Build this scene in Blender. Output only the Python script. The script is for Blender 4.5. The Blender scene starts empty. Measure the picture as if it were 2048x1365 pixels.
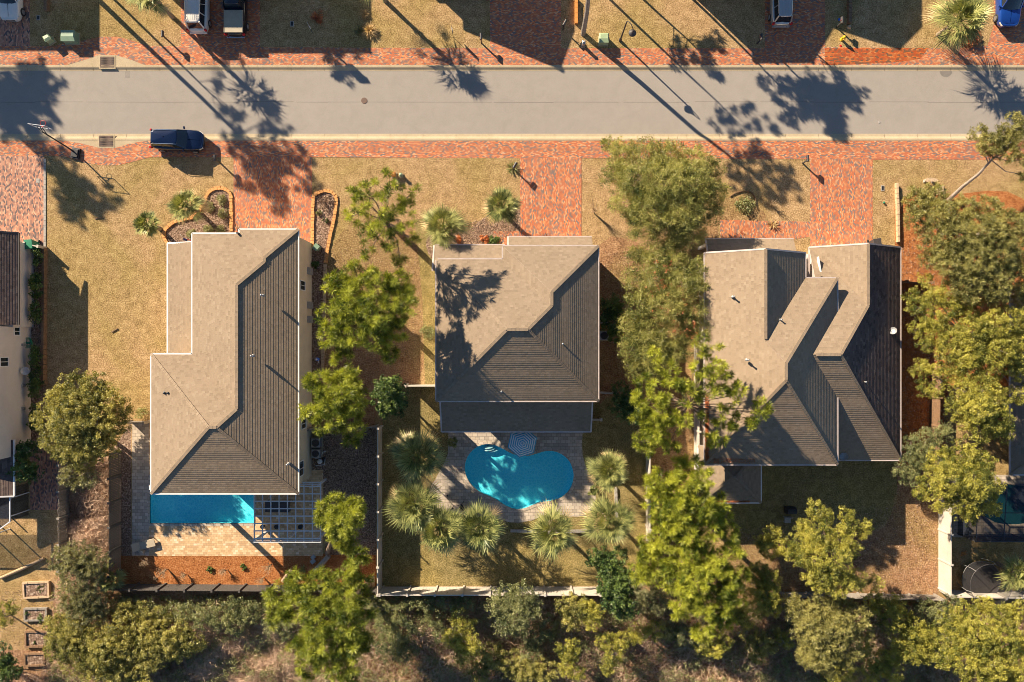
import bpy, math, random
import numpy as np
from mathutils import Vector
from mathutils.geometry import tessellate_polygon

SC = bpy.context.scene
COL = SC.collection
random.seed(7)
RNG = np.random.default_rng(11)
R = math.radians
D = 66.0           # camera height above the ground (m)
S = 22.0           # ground scale of the survey: pixels of the photograph per metre
CX, CY = 1024.0, 682.5

# ------------------------------------------------------------------ camera, sky, sun, exposure
cam_d = bpy.data.cameras.new('camera')
cam = bpy.data.objects.new('camera', cam_d)
COL.objects.link(cam)
cam.location = (0, 0, D)
cam_d.sensor_width = 36
cam_d.angle_x = 2 * math.atan(1024 / S / D)
cam_d.clip_start = 0.5
cam_d.clip_end = 2000
SC.camera = cam

SUN_EL = math.atan(0.47)
SUN_L = Vector((-0.725, 0.689, 0.0)).normalized()      # horizontal direction towards the sun
world = bpy.data.worlds.new('World')
SC.world = world
world.use_nodes = True
wn = world.node_tree
wn.nodes.clear()
wo = wn.nodes.new('ShaderNodeOutputWorld')
wb = wn.nodes.new('ShaderNodeBackground')
ws = wn.nodes.new('ShaderNodeTexSky')
ws.sky_type = 'NISHITA'
ws.sun_disc = False
ws.sun_elevation = SUN_EL
ws.sun_rotation = math.atan2(SUN_L.x, SUN_L.y)
ws.altitude = 50
ws.air_density = 1.0
ws.dust_density = 0.0
ws.ozone_density = 4.0
wb.inputs['Strength'].default_value = 0.05
wn.links.new(ws.outputs[0], wb.inputs[0])
wn.links.new(wb.outputs[0], wo.inputs[0])

sd = bpy.data.lights.new('sun', 'SUN')
sd.energy = 5.0
sd.angle = R(0.5)
sd.color = (1.0, 0.84, 0.64)
sun = bpy.data.objects.new('sun', sd)
COL.objects.link(sun)
sdir = Vector((SUN_L.x * math.cos(SUN_EL), SUN_L.y * math.cos(SUN_EL), math.sin(SUN_EL)))
sun.rotation_euler = sdir.to_track_quat('Z', 'Y').to_euler()
sun.location = sdir * 80

SC.view_settings.view_transform = 'Standard'
SC.view_settings.look = 'None'
SC.view_settings.gamma = 1
SC.view_settings.exposure = 1.3
try:
    SC.cycles.max_bounces = 6
    SC.cycles.filter_width = 0.9
    SC.cycles.transparent_max_bounces = 16
except Exception:
    pass


# ------------------------------------------------------------------ survey helpers
def W(px, py, z=0.0):
    k = (1 - z / D) / S
    return Vector(((px - CX) * k, -(py - CY) * k, z))


def G(px, py, z=0.0):
    """ground position of a surveyed point, lifted to z without moving it"""
    return Vector(((px - CX) / S, -(py - CY) / S, z))


OFF = {}


def tag(o, label=None, cat=None, group=None, kind=None):
    if label: o['label'] = label
    if cat: o['category'] = cat
    if group: o['group'] = group
    if kind: o['kind'] = kind
    return o


def empty(name, loc=(0, 0, 0), label=None, cat=None, group=None, rz=0.0):
    o = bpy.data.objects.new(name, None)
    COL.objects.link(o)
    o.location = loc
    o.rotation_euler = (0, 0, rz)
    o.empty_display_size = 0.3
    OFF[o.name] = Vector(loc)
    return tag(o, label, cat, group)


def copy_tree(o, parent=None):
    c = o.copy()
    COL.objects.link(c)
    if parent is not None:
        c.parent = parent
    for ch in [x for x in list(COL.objects) if x.parent == o and x != c]:
        copy_tree(ch, c)
    return c


class MB:
    """mesh collector"""
    def __init__(self):
        self.v = []; self.f = []; self.m = []

    def poly(self, pts, mi=0):
        n = len(self.v)
        self.v += [tuple(p) for p in pts]
        self.f.append(tuple(range(n, n + len(pts)))); self.m.append(mi)
        return self

    def faces(self, pts, fs, mi=0):
        n = len(self.v)
        self.v += [tuple(p) for p in pts]
        for f in fs:
            self.f.append(tuple(n + i for i in f)); self.m.append(mi)
        return self

    def box(self, x0, y0, z0, x1, y1, z1, mi=0, taper=0.0):
        t = taper
        p = [(x0, y0, z0), (x1, y0, z0), (x1, y1, z0), (x0, y1, z0),
             (x0 + t, y0 + t, z1), (x1 - t, y0 + t, z1), (x1 - t, y1 - t, z1), (x0 + t, y1 - t, z1)]
        return self.faces(p, [(3, 2, 1, 0), (4, 5, 6, 7), (0, 1, 5, 4), (1, 2, 6, 5), (2, 3, 7, 6), (3, 0, 4, 7)], mi)

    def obox(self, c, ax, hx, hy, z0, z1, mi=0):
        """box about centre c (x,y), long axis at angle ax, half sizes hx, hy"""
        ca, sa = math.cos(ax), math.sin(ax)
        q = [(-hx, -hy), (hx, -hy), (hx, hy), (-hx, hy)]
        q = [(c[0] + a * ca - b * sa, c[1] + a * sa + b * ca) for a, b in q]
        p = [(x, y, z0) for x, y in q] + [(x, y, z1) for x, y in q]
        return self.faces(p, [(3, 2, 1, 0), (4, 5, 6, 7), (0, 1, 5, 4), (1, 2, 6, 5), (2, 3, 7, 6), (3, 0, 4, 7)], mi)

    def bar(self, a, b, w, h=None, mi=0, up=(0, 0, 1)):
        a = Vector(a); b = Vector(b); h = h or w
        d = (b - a).normalized(); u = Vector(up)
        s = d.cross(u)
        if s.length < 1e-4: s = d.cross(Vector((1, 0, 0)))
        s.normalize(); u = s.cross(d).normalized()
        p = []
        for c in (a, b):
            for i, j in ((-1, -1), (1, -1), (1, 1), (-1, 1)):
                p.append(c + s * (w / 2 * i) + u * (h / 2 * j))
        return self.faces(p, [(0, 1, 2, 3), (7, 6, 5, 4), (0, 4, 5, 1), (1, 5, 6, 2), (2, 6, 7, 3), (3, 7, 4, 0)], mi)

    def tube(self, pts, rads, n=8, mi=0, caps=True):
        pts = [Vector(p) for p in pts]
        if not hasattr(rads, '__len__'): rads = [rads] * len(pts)
        rings = []
        ref = Vector((0.31, 0.27, 0.9)).normalized()
        for i, p in enumerate(pts):
            d = (pts[min(i + 1, len(pts) - 1)] - pts[max(i - 1, 0)])
            if d.length < 1e-6: d = Vector((0, 0, 1))
            d.normalize()
            s = d.cross(ref)
            if s.length < 0.05: s = d.cross(Vector((1, 0, 0)))
            s.normalize(); u = s.cross(d)
            rings.append([p + (s * math.cos(2 * math.pi * k / n) + u * math.sin(2 * math.pi * k / n)) * rads[i] for k in range(n)])
        P = [q for r in rings for q in r]; F = []
        for i in range(len(pts) - 1):
            for k in range(n):
                F.append((i * n + k, i * n + (k + 1) % n, (i + 1) * n + (k + 1) % n, (i + 1) * n + k))
        if caps:
            F.append(tuple(range(n - 1, -1, -1))); F.append(tuple((len(pts) - 1) * n + k for k in range(n)))
        return self.faces(P, F, mi)

    def lathe(self, c, prof, n=16, mi=0):
        """prof: list of (r, z); about vertical axis through c"""
        P = []; F = []
        for r, z in prof:
            for k in range(n):
                a = 2 * math.pi * k / n
                P.append((c[0] + r * math.cos(a), c[1] + r * math.sin(a), c[2] + z))
        for i in range(len(prof) - 1):
            for k in range(n):
                F.append((i * n + k, i * n + (k + 1) % n, (i + 1) * n + (k + 1) % n, (i + 1) * n + k))
        F.append(tuple(range(n - 1, -1, -1))); F.append(tuple((len(prof) - 1) * n + k for k in range(n)))
        return self.faces(P, F, mi)

    def prism(self, pts, z0, z1, mi=0, mtop=None, inset=0.0):
        n = len(pts)
        cx = sum(p[0] for p in pts) / n; cy = sum(p[1] for p in pts) / n
        top = [(p[0] + (cx - p[0]) * inset, p[1] + (cy - p[1]) * inset, z1) for p in pts]
        bot = [(p[0], p[1], z0) for p in pts]
        P = bot + top
        F = [(i, (i + 1) % n, n + (i + 1) % n, n + i) for i in range(n)]
        self.faces(P, F, mi)
        tr = tessellate_polygon([[Vector(p) for p in top]])
        self.faces(top, [tuple(t) for t in tr], mi if mtop is None else mtop)
        return self

    def build(self, name, mats, parent=None, label=None, cat=None, group=None, kind=None, smooth=False, local=False, bevel=0.0):
        off = Vector((0, 0, 0))
        if parent is not None and not local:
            off = OFF.get(parent.name, off)
        me = bpy.data.meshes.new(name)
        me.from_pydata([(v[0] - off.x, v[1] - off.y, v[2] - off.z) for v in self.v], [], self.f)
        if not isinstance(mats, (list, tuple)): mats = [mats]
        for m in mats: me.materials.append(m)
        me.polygons.foreach_set('material_index', self.m)
        uv = me.uv_layers.new(name='UVMap')
        # face-aligned uv in metres
        for p in me.polygons:
            n = p.normal
            u = Vector((-n.y, n.x, 0))
            if u.length < 0.02: u = Vector((1, 0, 0)); v = Vector((0, 1, 0))
            else:
                u.normalize(); v = n.cross(u)
            for li in p.loop_indices:
                c = me.vertices[me.loops[li].vertex_index].co + off
                uv.data[li].uv = (c.dot(u), c.dot(v))
        if smooth: me.polygons.foreach_set('use_smooth', [True] * len(me.polygons))
        me.update()
        o = bpy.data.objects.new(name, me)
        COL.objects.link(o)
        if parent is not None:
            o.parent = parent
            OFF[o.name] = off
        else:
            OFF[o.name] = Vector((0, 0, 0))
        if bevel > 0:
            b = o.modifiers.new('bevel', 'BEVEL'); b.width = bevel; b.segments = 2; b.limit_method = 'ANGLE'
        return tag(o, label, cat, group, kind)


# ------------------------------------------------------------------ materials
def new_mat(name):
    m = bpy.data.materials.new(name); m.use_nodes = True
    nt = m.node_tree
    return m, nt, nt.nodes['Principled BSDF']


def N(nt, t, **kw):
    n = nt.nodes.new(t)
    for k, v in kw.items(): setattr(n, k, v)
    return n


def L(nt, a, b): nt.links.new(a, b)


def math_n(nt, op, a, b=None, c=None):
    n = N(nt, 'ShaderNodeMath', operation=op)
    for i, x in enumerate((a, b, c)):
        if x is None: continue
        if isinstance(x, (int, float)): n.inputs[i].default_value = x
        else: L(nt, x, n.inputs[i])
    return n.outputs[0]


def ramp(nt, fac, stops, interp='LINEAR'):
    r = N(nt, 'ShaderNodeValToRGB'); r.color_ramp.interpolation = interp
    e = r.color_ramp.elements
    e[0].position = stops[0][0]; e[0].color = (*stops[0][1], 1)
    e[1].position = stops[-1][0]; e[1].color = (*stops[-1][1], 1)
    for p, c in stops[1:-1]:
        x = e.new(p); x.color = (*c, 1)
    L(nt, fac, r.inputs[0])
    return r.outputs[0]


def mixc(nt, fac, a, b, mode='MIX'):
    n = N(nt, 'ShaderNodeMix', data_type='RGBA', blend_type=mode)
    for sock, x in ((n.inputs[0], fac), (n.inputs[6], a), (n.inputs[7], b)):
        if isinstance(x, (int, float)): sock.default_value = x
        elif isinstance(x, tuple): sock.default_value = (*x, 1)
        else: L(nt, x, sock)
    return n.outputs[2]


def noise(nt, vec, scale, detail=4, rough=0.6, dist=0.0):
    n = N(nt, 'ShaderNodeTexNoise')
    n.inputs['Scale'].default_value = scale; n.inputs['Detail'].default_value = detail
    n.inputs['Roughness'].default_value = rough; n.inputs['Distortion'].default_value = dist
    if vec is not None: L(nt, vec, n.inputs['Vector'])
    return n.outputs['Fac']


def coords(nt, which='Object'):
    return N(nt, 'ShaderNodeTexCoord').outputs[which]


def stretch(nt, f, lo, hi):
    n = N(nt, 'ShaderNodeMapRange'); L(nt, f, n.inputs[0])
    n.inputs[1].default_value = lo; n.inputs[2].default_value = hi
    return n.outputs[0]


def bump(nt, bsdf, h, strength=0.5, dist=0.02):
    b = N(nt, 'ShaderNodeBump'); b.inputs['Strength'].default_value = strength; b.inputs['Distance'].default_value = dist
    L(nt, h, b.inputs['Height']); L(nt, b.outputs[0], bsdf.inputs['Normal'])


def plain(name, c, rough=0.6, metal=0.0, var=0.12, scale=3.0, spec=None, coat=0.0):
    m, nt, b = new_mat(name)
    co = coords(nt)
    f = stretch(nt, noise(nt, co, scale, 5), 0.3, 0.7)
    lo = tuple(x * (1 - var) for x in c); hi = tuple(min(1, x * (1 + var)) for x in c)
    L(nt, mixc(nt, f, lo, hi), b.inputs['Base Color'])
    b.inputs['Roughness'].default_value = rough; b.inputs['Metallic'].default_value = metal
    if spec is not None: b.inputs['Specular IOR Level'].default_value = spec
    if coat: b.inputs['Coat Weight'].default_value = coat; b.inputs['Coat Roughness'].default_value = 0.05
    return m


def noisy_ground(name, stops, fine=9.0, mid=1.2, big=0.12, rough=0.95, bstr=0.7, bdist=0.05, tint=None, bigmix=0.5, lo=0.36, hi=0.64, stainc=None, stain=(0.55, 0.7), midw=0.3):
    """three octave natural ground: stops is a colour ramp over the fine grain"""
    m, nt, b = new_mat(name)
    co = coords(nt)
    f1 = noise(nt, co, fine, 3, 0.75)
    f2 = noise(nt, co, mid, 4, 0.6, 0.6)
    f3 = noise(nt, co, big, 4, 0.55, 0.8)
    mm = math_n(nt, 'ADD', math_n(nt, 'MULTIPLY', f1, 1 - midw), math_n(nt, 'MULTIPLY', f2, midw))
    c = ramp(nt, stretch(nt, mm, lo, hi), stops)
    if tint:
        g = stretch(nt, f3, 0.4, 0.62)
        c = mixc(nt, math_n(nt, 'MULTIPLY', g, bigmix), c, mixc(nt, 1.0, c, tint, 'MULTIPLY'))
    if stainc:
        g = stretch(nt, noise(nt, co, mid * 0.35, 5, 0.65, 1.2), *stain)
        c = mixc(nt, math_n(nt, 'MULTIPLY', g, 0.7), c, stainc)
    L(nt, c, b.inputs['Base Color'])
    b.inputs['Roughness'].default_value = rough
    b.inputs['Specular IOR Level'].default_value = 0.1
    bump(nt, b, mm, bstr, bdist)
    return m


def paver(name, bw, bh, stops, mortar=(0.10, 0.06, 0.04), mw=0.09, swap=False, rough=0.8, weave=0.0, dirt=None):
    """running bond paving, one random colour per block"""
    m, nt, b = new_mat(name)
    co = coords(nt)
    sep = N(nt, 'ShaderNodeSeparateXYZ'); L(nt, co, sep.inputs[0])
    x, y = sep.outputs[0], sep.outputs[1]
    if swap: x, y = y, x
    row = math_n(nt, 'FLOOR', math_n(nt, 'DIVIDE', y, bh))
    xs = math_n(nt, 'ADD', math_n(nt, 'DIVIDE', x, bw), math_n(nt, 'MULTIPLY', row, 0.5))
    colm = math_n(nt, 'FLOOR', xs)
    cb = N(nt, 'ShaderNodeCombineXYZ'); L(nt, row, cb.inputs[0]); L(nt, colm, cb.inputs[1])
    wnz = N(nt, 'ShaderNodeTexWhiteNoise', noise_dimensions='2D'); L(nt, cb.outputs[0], wnz.inputs[0])
    big = stretch(nt, noise(nt, co, 0.5, 4, 0.6), 0.3, 0.7)
    clump = noise(nt, co, 2.6, 2, 0.5)
    v = math_n(nt, 'ADD', math_n(nt, 'MULTIPLY', wnz.outputs[0], 0.86), math_n(nt, 'MULTIPLY', stretch(nt, clump, 0.3, 0.7), 0.14))
    c = ramp(nt, v, stops, 'CONSTANT')
    c = mixc(nt, math_n(nt, 'MULTIPLY', big, 0.28), c, mixc(nt, 1.0, c, (1.35, 1.15, 0.9), 'MULTIPLY'))
    fx = math_n(nt, 'FRACT', xs); fy = math_n(nt, 'FRACT', math_n(nt, 'DIVIDE', y, bh))
    ex = math_n(nt, 'LESS_THAN', fx, mw * bh / bw); ey = math_n(nt, 'LESS_THAN', fy, mw)
    e = math_n(nt, 'MAXIMUM', ex, ey)
    c = mixc(nt, math_n(nt, 'MULTIPLY', e, 0.75), c, mortar)
    if dirt:
        g = stretch(nt, noise(nt, co, 0.35, 5, 0.65, 1.0), 0.5, 0.72)
        c = mixc(nt, math_n(nt, 'MULTIPLY', g, 0.5), c, dirt)
    L(nt, c, b.inputs['Base Color'])
    b.inputs['Roughness'].default_value = rough
    b.inputs['Specular IOR Level'].default_value = 0.25
    bump(nt, b, math_n(nt, 'SUBTRACT', math_n(nt, 'MULTIPLY', wnz.outputs[0], 0.4), e), 0.5, 0.008)
    return m


def shingle(name, c1, c2, c3):
    m, nt, b = new_mat(name)
    uv = coords(nt, 'UV')
    sep = N(nt, 'ShaderNodeSeparateXYZ'); L(nt, uv, sep.inputs[0])
    row = math_n(nt, 'FLOOR', math_n(nt, 'DIVIDE', sep.outputs[1], 0.2))
    xs = math_n(nt, 'ADD', math_n(nt, 'DIVIDE', sep.outputs[0], 0.28), math_n(nt, 'MULTIPLY', row, 0.37))
    cb = N(nt, 'ShaderNodeCombineXYZ'); L(nt, row, cb.inputs[0]); L(nt, math_n(nt, 'FLOOR', xs), cb.inputs[1])
    wnz = N(nt, 'ShaderNodeTexWhiteNoise', noise_dimensions='2D'); L(nt, cb.outputs[0], wnz.inputs[0])
    c = ramp(nt, wnz.outputs[0], [(0, c1), (0.35, c2), (0.8, c2), (1.0, c3)])
    ob = coords(nt)
    st = stretch(nt, noise(nt, ob, 0.35, 5, 0.6, 0.5), 0.35, 0.7)
    c = mixc(nt, math_n(nt, 'MULTIPLY', st, 0.35), c, mixc(nt, 1.0, c, (0.74, 0.72, 0.7), 'MULTIPLY'))
    gr = noise(nt, ob, 40, 2, 0.8)
    c = mixc(nt, 0.25, c, mixc(nt, 1.0, c, ramp(nt, gr, [(0.3, (0.4, 0.4, 0.4)), (0.7, (1.5, 1.5, 1.5))]), 'MULTIPLY'))
    L(nt, c, b.inputs['Base Color'])
    b.inputs['Roughness'].default_value = 0.9; b.inputs['Specular IOR Level'].default_value = 0.15
    bump(nt, b, math_n(nt, 'ADD', math_n(nt, 'MULTIPLY', wnz.outputs[0], 1.0), gr), 0.9, 0.012)
    return m


def foliage(name, c_lo, c_hi, trans=0.35):
    m = bpy.data.materials.new(name); m.use_nodes = True
    nt = m.node_tree; nt.nodes.clear()
    out = N(nt, 'ShaderNodeOutputMaterial')
    at = N(nt, 'ShaderNodeAttribute', attribute_name='tint')
    c = mixc(nt, at.outputs['Fac'], c_lo, c_hi)
    d = N(nt, 'ShaderNodeBsdfDiffuse'); L(nt, c, d.inputs[0])
    t = N(nt, 'ShaderNodeBsdfTranslucent')
    L(nt, mixc(nt, 1.0, c, (1.15, 1.1, 0.5), 'MULTIPLY'), t.inputs[0])
    g = N(nt, 'ShaderNodeBsdfGlossy'); g.inputs['Roughness'].default_value = 0.45; g.inputs[0].default_value = (0.9, 0.9, 0.8, 1)
    mx = N(nt, 'ShaderNodeMixShader'); mx.inputs[0].default_value = trans
    L(nt, d.outputs[0], mx.inputs[1]); L(nt, t.outputs[0], mx.inputs[2])
    mg = N(nt, 'ShaderNodeMixShader'); mg.inputs[0].default_value = 0.04
    L(nt, mx.outputs[0], mg.inputs[1]); L(nt, g.outputs[0], mg.inputs[2])
    L(nt, mg.outputs[0], out.inputs[0])
    return m


def glassy(name, c, rough=0.08):
    m, nt, b = new_mat(name)
    b.inputs['Base Color'].default_value = (*c, 1); b.inputs['Roughness'].default_value = rough
    b.inputs['Specular IOR Level'].default_value = 0.8
    return m


def mesh_screen(name, c, alpha):
    m = bpy.data.materials.new(name); m.use_nodes = True
    nt = m.node_tree; nt.nodes.clear()
    out = N(nt, 'ShaderNodeOutputMaterial')
    d = N(nt, 'ShaderNodeBsdfDiffuse'); d.inputs[0].default_value = (*c, 1)
    t = N(nt, 'ShaderNodeBsdfTransparent')
    mx = N(nt, 'ShaderNodeMixShader'); mx.inputs[0].default_value = alpha
    L(nt, t.outputs[0], mx.inputs[1]); L(nt, d.outputs[0], mx.inputs[2]); L(nt, mx.outputs[0], out.inputs[0])
    return m


def water_mat():
    m = bpy.data.materials.new('pool_water'); m.use_nodes = True
    nt = m.node_tree; nt.nodes.clear()
    out = N(nt, 'ShaderNodeOutputMaterial')
    co = coords(nt)
    wv = N(nt, 'ShaderNodeTexNoise'); wv.inputs['Scale'].default_value = 1.3; L(nt, co, wv.inputs['Vector'])
    av = N(nt, 'ShaderNodeVectorMath', operation='MULTIPLY_ADD'); L(nt, wv.outputs['Color'], av.inputs[0])
    av.inputs[1].default_value = (0.5, 0.5, 0.5); L(nt, co, av.inputs[2])
    vo = N(nt, 'ShaderNodeTexVoronoi', feature='DISTANCE_TO_EDGE'); vo.inputs['Scale'].default_value = 3.6
    L(nt, av.outputs[0], vo.inputs['Vector'])
    f = stretch(nt, vo.outputs[0], 0.02, 0.22)
    c = mixc(nt, f, (0.97, 1.0, 1.0), (0.62, 0.91, 0.96))  # caustic net of sunlight put into the transmission colour
    t = N(nt, 'ShaderNodeBsdfTransparent'); L(nt, c, t.inputs[0])
    g = N(nt, 'ShaderNodeBsdfGlossy'); g.inputs['Roughness'].default_value = 0.04
    bp = N(nt, 'ShaderNodeBump'); bp.inputs['Strength'].default_value = 0.25; bp.inputs['Distance'].default_value = 0.05
    L(nt, noise(nt, co, 2.5, 3, 0.6), bp.inputs['Height']); L(nt, bp.outputs[0], g.inputs['Normal'])
    lw = N(nt, 'ShaderNodeLayerWeight'); L(nt, bp.outputs[0], lw.inputs['Normal'])
    fr_ = math_n(nt, 'MULTIPLY_ADD', math_n(nt, 'POWER', lw.outputs['Facing'], 5.0), 0.6, 0.02)
    mx = N(nt, 'ShaderNodeMixShader'); L(nt, fr_, mx.inputs[0])
    L(nt, t.outputs[0], mx.inputs[1]); L(nt, g.outputs[0], mx.inputs[2]); L(nt, mx.outputs[0], out.inputs[0])
    return m


M = {}
M['lawn'] = noisy_ground('lawn', [(0, (0.16, 0.10, 0.045)), (0.35, (0.31, 0.20, 0.095)), (0.7, (0.46, 0.305, 0.155)), (1, (0.64, 0.46, 0.26))],
                         fine=8.5, mid=1.6, tint=(0.78, 0.86, 0.62), bigmix=0.75, bstr=0.9, bdist=0.05)
M['lawn_shaded'] = noisy_ground('lawn_shaded', [(0, (0.10, 0.08, 0.032)), (0.35, (0.19, 0.15, 0.06)), (0.7, (0.30, 0.235, 0.10)), (1, (0.44, 0.34, 0.17))],
                               fine=8.5, mid=1.6, tint=(1.12, 1.08, 0.9), bigmix=0.8, bstr=0.9, bdist=0.05)  # lawn copy with shade darkened into the colour
M['soil'] = noisy_ground('soil', [(0, (0.10, 0.055, 0.03)), (0.4, (0.27, 0.15, 0.085)), (0.75, (0.42, 0.26, 0.155)), (1, (0.55, 0.38, 0.25))], fine=6,
                         tint=(0.8, 0.8, 0.65))
M['straw'] = noisy_ground('pine_straw', [(0, (0.12, 0.04, 0.015)), (0.35, (0.32, 0.11, 0.036)), (0.7, (0.50, 0.20, 0.07)), (1, (0.62, 0.35, 0.17))], fine=11,
                          mid=2.2, tint=(0.75, 0.8, 0.8), bigmix=0.6)
M['straw_dull'] = noisy_ground('pine_straw_dull', [(0, (0.10, 0.05, 0.026)), (0.35, (0.27, 0.145, 0.075)), (0.7, (0.42, 0.245, 0.13)), (1, (0.58, 0.40, 0.24))], fine=11,
                               mid=2.0, tint=(0.75, 0.95, 0.7), bigmix=0.7)
M['mulch'] = noisy_ground('mulch', [(0, (0.06, 0.04, 0.03)), (0.4, (0.20, 0.13, 0.09)), (0.7, (0.38, 0.27, 0.2)), (1, (0.6, 0.5, 0.4))], fine=8, mid=4,
                          bstr=1.0, bdist=0.08, tint=(0.8, 0.7, 0.6))
M['asphalt'] = noisy_ground('asphalt', [(0, (0.245, 0.22, 0.19)), (0.5, (0.325, 0.29, 0.25)), (1, (0.39, 0.35, 0.30))], fine=30, mid=0.9, big=0.06, rough=0.9,
                            bstr=0.15, bdist=0.01, tint=(0.93, 0.93, 0.93), lo=0.2, hi=0.8)
M['concrete'] = noisy_ground('concrete', [(0, (0.34, 0.27, 0.17)), (0.5, (0.47, 0.38, 0.25)), (1, (0.57, 0.47, 0.32))], fine=14, mid=1.4, big=0.3,
                             bstr=0.1, bdist=0.01, tint=(0.85, 0.82, 0.78), lo=0.25, hi=0.75)
RED = [(0.0, (0.20, 0.16, 0.145)), (0.2, (0.32, 0.18, 0.13)), (0.3, (0.47, 0.15, 0.075)), (0.52, (0.54, 0.19, 0.085)), (0.68, (0.59, 0.26, 0.12)), (0.86, (0.58, 0.34, 0.20))]
M['brick'] = paver('brick_paver', 0.2, 0.1, RED, dirt=(0.36, 0.18, 0.12))
M['brick_drive'] = paver('brick_paver_drive', 0.2, 0.1, RED, swap=True, dirt=(0.45, 0.20, 0.12))
M['brick_wet'] = paver('damp_brick_paver', 0.24, 0.12, [(p, (c[0] * .8, c[1] * .55, c[2] * .35)) for p, c in RED], rough=0.35)
ROSE = [(0.0, (0.13, 0.10, 0.10)), (0.22, (0.26, 0.15, 0.12)), (0.38, (0.42, 0.20, 0.13)), (0.6, (0.5, 0.26, 0.17)), (0.85, (0.56, 0.36, 0.24))]
M['brick_worn'] = paver('worn_brick_paver', 0.22, 0.11, ROSE, swap=True, mortar=(0.2, 0.13, 0.1))
TAN = [(0.0, (0.50, 0.33, 0.18)), (0.3, (0.58, 0.40, 0.22)), (0.6, (0.66, 0.47, 0.28)), (0.85, (0.72, 0.58, 0.40))]
M['tan_paver'] = paver('tan_deck_paver', 0.3, 0.2, TAN, mortar=(0.25, 0.18, 0.12), mw=0.07)
GREY = [(0.0, (0.37, 0.32, 0.26)), (0.3, (0.44, 0.38, 0.31)), (0.6, (0.49, 0.43, 0.35)), (0.85, (0.55, 0.48, 0.40))]
M['grey_paver'] = paver('grey_deck_paver', 0.42, 0.3, GREY, mortar=(0.12, 0.10, 0.09), mw=0.08)
M['shingle'] = shingle('weathered_shingle', (0.26, 0.195, 0.132), (0.30, 0.226, 0.155), (0.335, 0.258, 0.18))
M['shingle_b'] = shingle('grey_brown_shingle', (0.235, 0.18, 0.125), (0.272, 0.208, 0.146), (0.305, 0.236, 0.168))
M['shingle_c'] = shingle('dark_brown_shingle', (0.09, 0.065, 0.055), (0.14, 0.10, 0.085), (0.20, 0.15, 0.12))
M['stucco'] = plain('cream_stucco', (0.62, 0.52, 0.36), 0.9, var=0.08, scale=1.0)
M['siding'] = plain('pale_siding', (0.62, 0.56, 0.50), 0.8, var=0.06, scale=0.8)
M['white'] = plain('white_paint', (0.72, 0.70, 0.66), 0.5, var=0.07, scale=1.5)
M['vinyl'] = plain('white_vinyl', (0.52, 0.47, 0.40), 0.5, var=0.12, scale=0.9)
M['trim_pink'] = plain('pale_metal_gutter', (0.50, 0.42, 0.38), 0.4, var=0.15, scale=2)
M['glass'] = glassy('window_glass', (0.02, 0.03, 0.035))
M['car_glass'] = glassy('car_glass', (0.012, 0.02, 0.03), 0.04)
M['woodgrey'] = plain('weathered_grey_wood', (0.26, 0.23, 0.19), 0.9, var=0.35, scale=5)
M['wooddark'] = plain('dark_stained_wood', (0.085, 0.075, 0.065), 0.85, var=0.35, scale=5)
M['woodbrown'] = plain('brown_wood', (0.22, 0.13, 0.07), 0.85, var=0.3, scale=5)
M['bark'] = plain('pine_bark', (0.20, 0.135, 0.09), 0.95, var=0.5, scale=9)
M['barkgrey'] = plain('grey_bark', (0.30, 0.25, 0.20), 0.95, var=0.4, scale=9)
M['palmtrunk'] = plain('palm_trunk', (0.27, 0.21, 0.15), 0.95, var=0.45, scale=12)
M['edging'] = plain('orange_brick_edging', (0.62, 0.30, 0.10), 0.85, var=0.35, scale=7)
M['edging_pale'] = plain('pale_stone_edging', (0.50, 0.36, 0.22), 0.9, var=0.3, scale=7)
M['iron'] = plain('rusty_iron', (0.14, 0.085, 0.06), 0.7, var=0.3, scale=20)
M['black'] = plain('black_plastic', (0.02, 0.02, 0.022), 0.5, var=0.3)
M['rubber'] = plain('tyre_rubber', (0.018, 0.018, 0.018), 0.8, var=0.2)
M['rim'] = plain('alloy_rim', (0.45, 0.45, 0.46), 0.3, 0.8, var=0.1)
M['chrome'] = plain('chrome_trim', (0.7, 0.7, 0.7), 0.15, 1.0, var=0.02)
M['navy'] = plain('navy_car_paint', (0.004, 0.012, 0.045), 0.22, 0.3, var=0.05, coat=1.0)
M['carblack'] = plain('black_car_paint', (0.008, 0.009, 0.016), 0.2, 0.2, var=0.05, coat=1.0)
M['carwhite'] = plain('white_car_paint', (0.74, 0.70, 0.62), 0.3, 0.0, var=0.03, coat=1.0)
M['carsilver'] = plain('silver_car_paint', (0.50, 0.47, 0.43), 0.25, 0.5, var=0.03, coat=1.0)
M['carblue'] = plain('blue_car_paint', (0.01, 0.06, 0.30), 0.25, 0.3, var=0.05, coat=1.0)
M['tan_vinyl'] = plain('tan_tonneau', (0.40, 0.34, 0.24), 0.7, var=0.06)
M['redlamp'] = plain('red_lamp', (0.55, 0.02, 0.02), 0.2, var=0.05)
M['clearlamp'] = plain('clear_lamp', (0.65, 0.62, 0.55), 0.15, var=0.05)
M['green_box'] = plain('green_utility_paint', (0.20, 0.30, 0.20), 0.5, var=0.1)
M['pale_green'] = plain('pale_green_paint', (0.33, 0.42, 0.24), 0.5, var=0.15)
M['greentrim'] = plain('dark_green_paint', (0.015, 0.20, 0.11), 0.5, var=0.1)
M['orange'] = plain('orange_plastic', (0.60, 0.24, 0.05), 0.6, var=0.1)
M['yellow'] = plain('yellow_paint', (0.75, 0.48, 0.02), 0.5, var=0.1)
M['red'] = plain('red_paint', (0.6, 0.03, 0.015), 0.5, var=0.1)
M['flagblue'] = plain('flag_blue', (0.03, 0.04, 0.18), 0.8, var=0.1)
M['umb_teal'] = plain('teal_canvas', (0.07, 0.32, 0.42), 0.85, var=0.06)
M['umb_white'] = plain('white_canvas', (0.62, 0.62, 0.58), 0.85, var=0.05)
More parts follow.
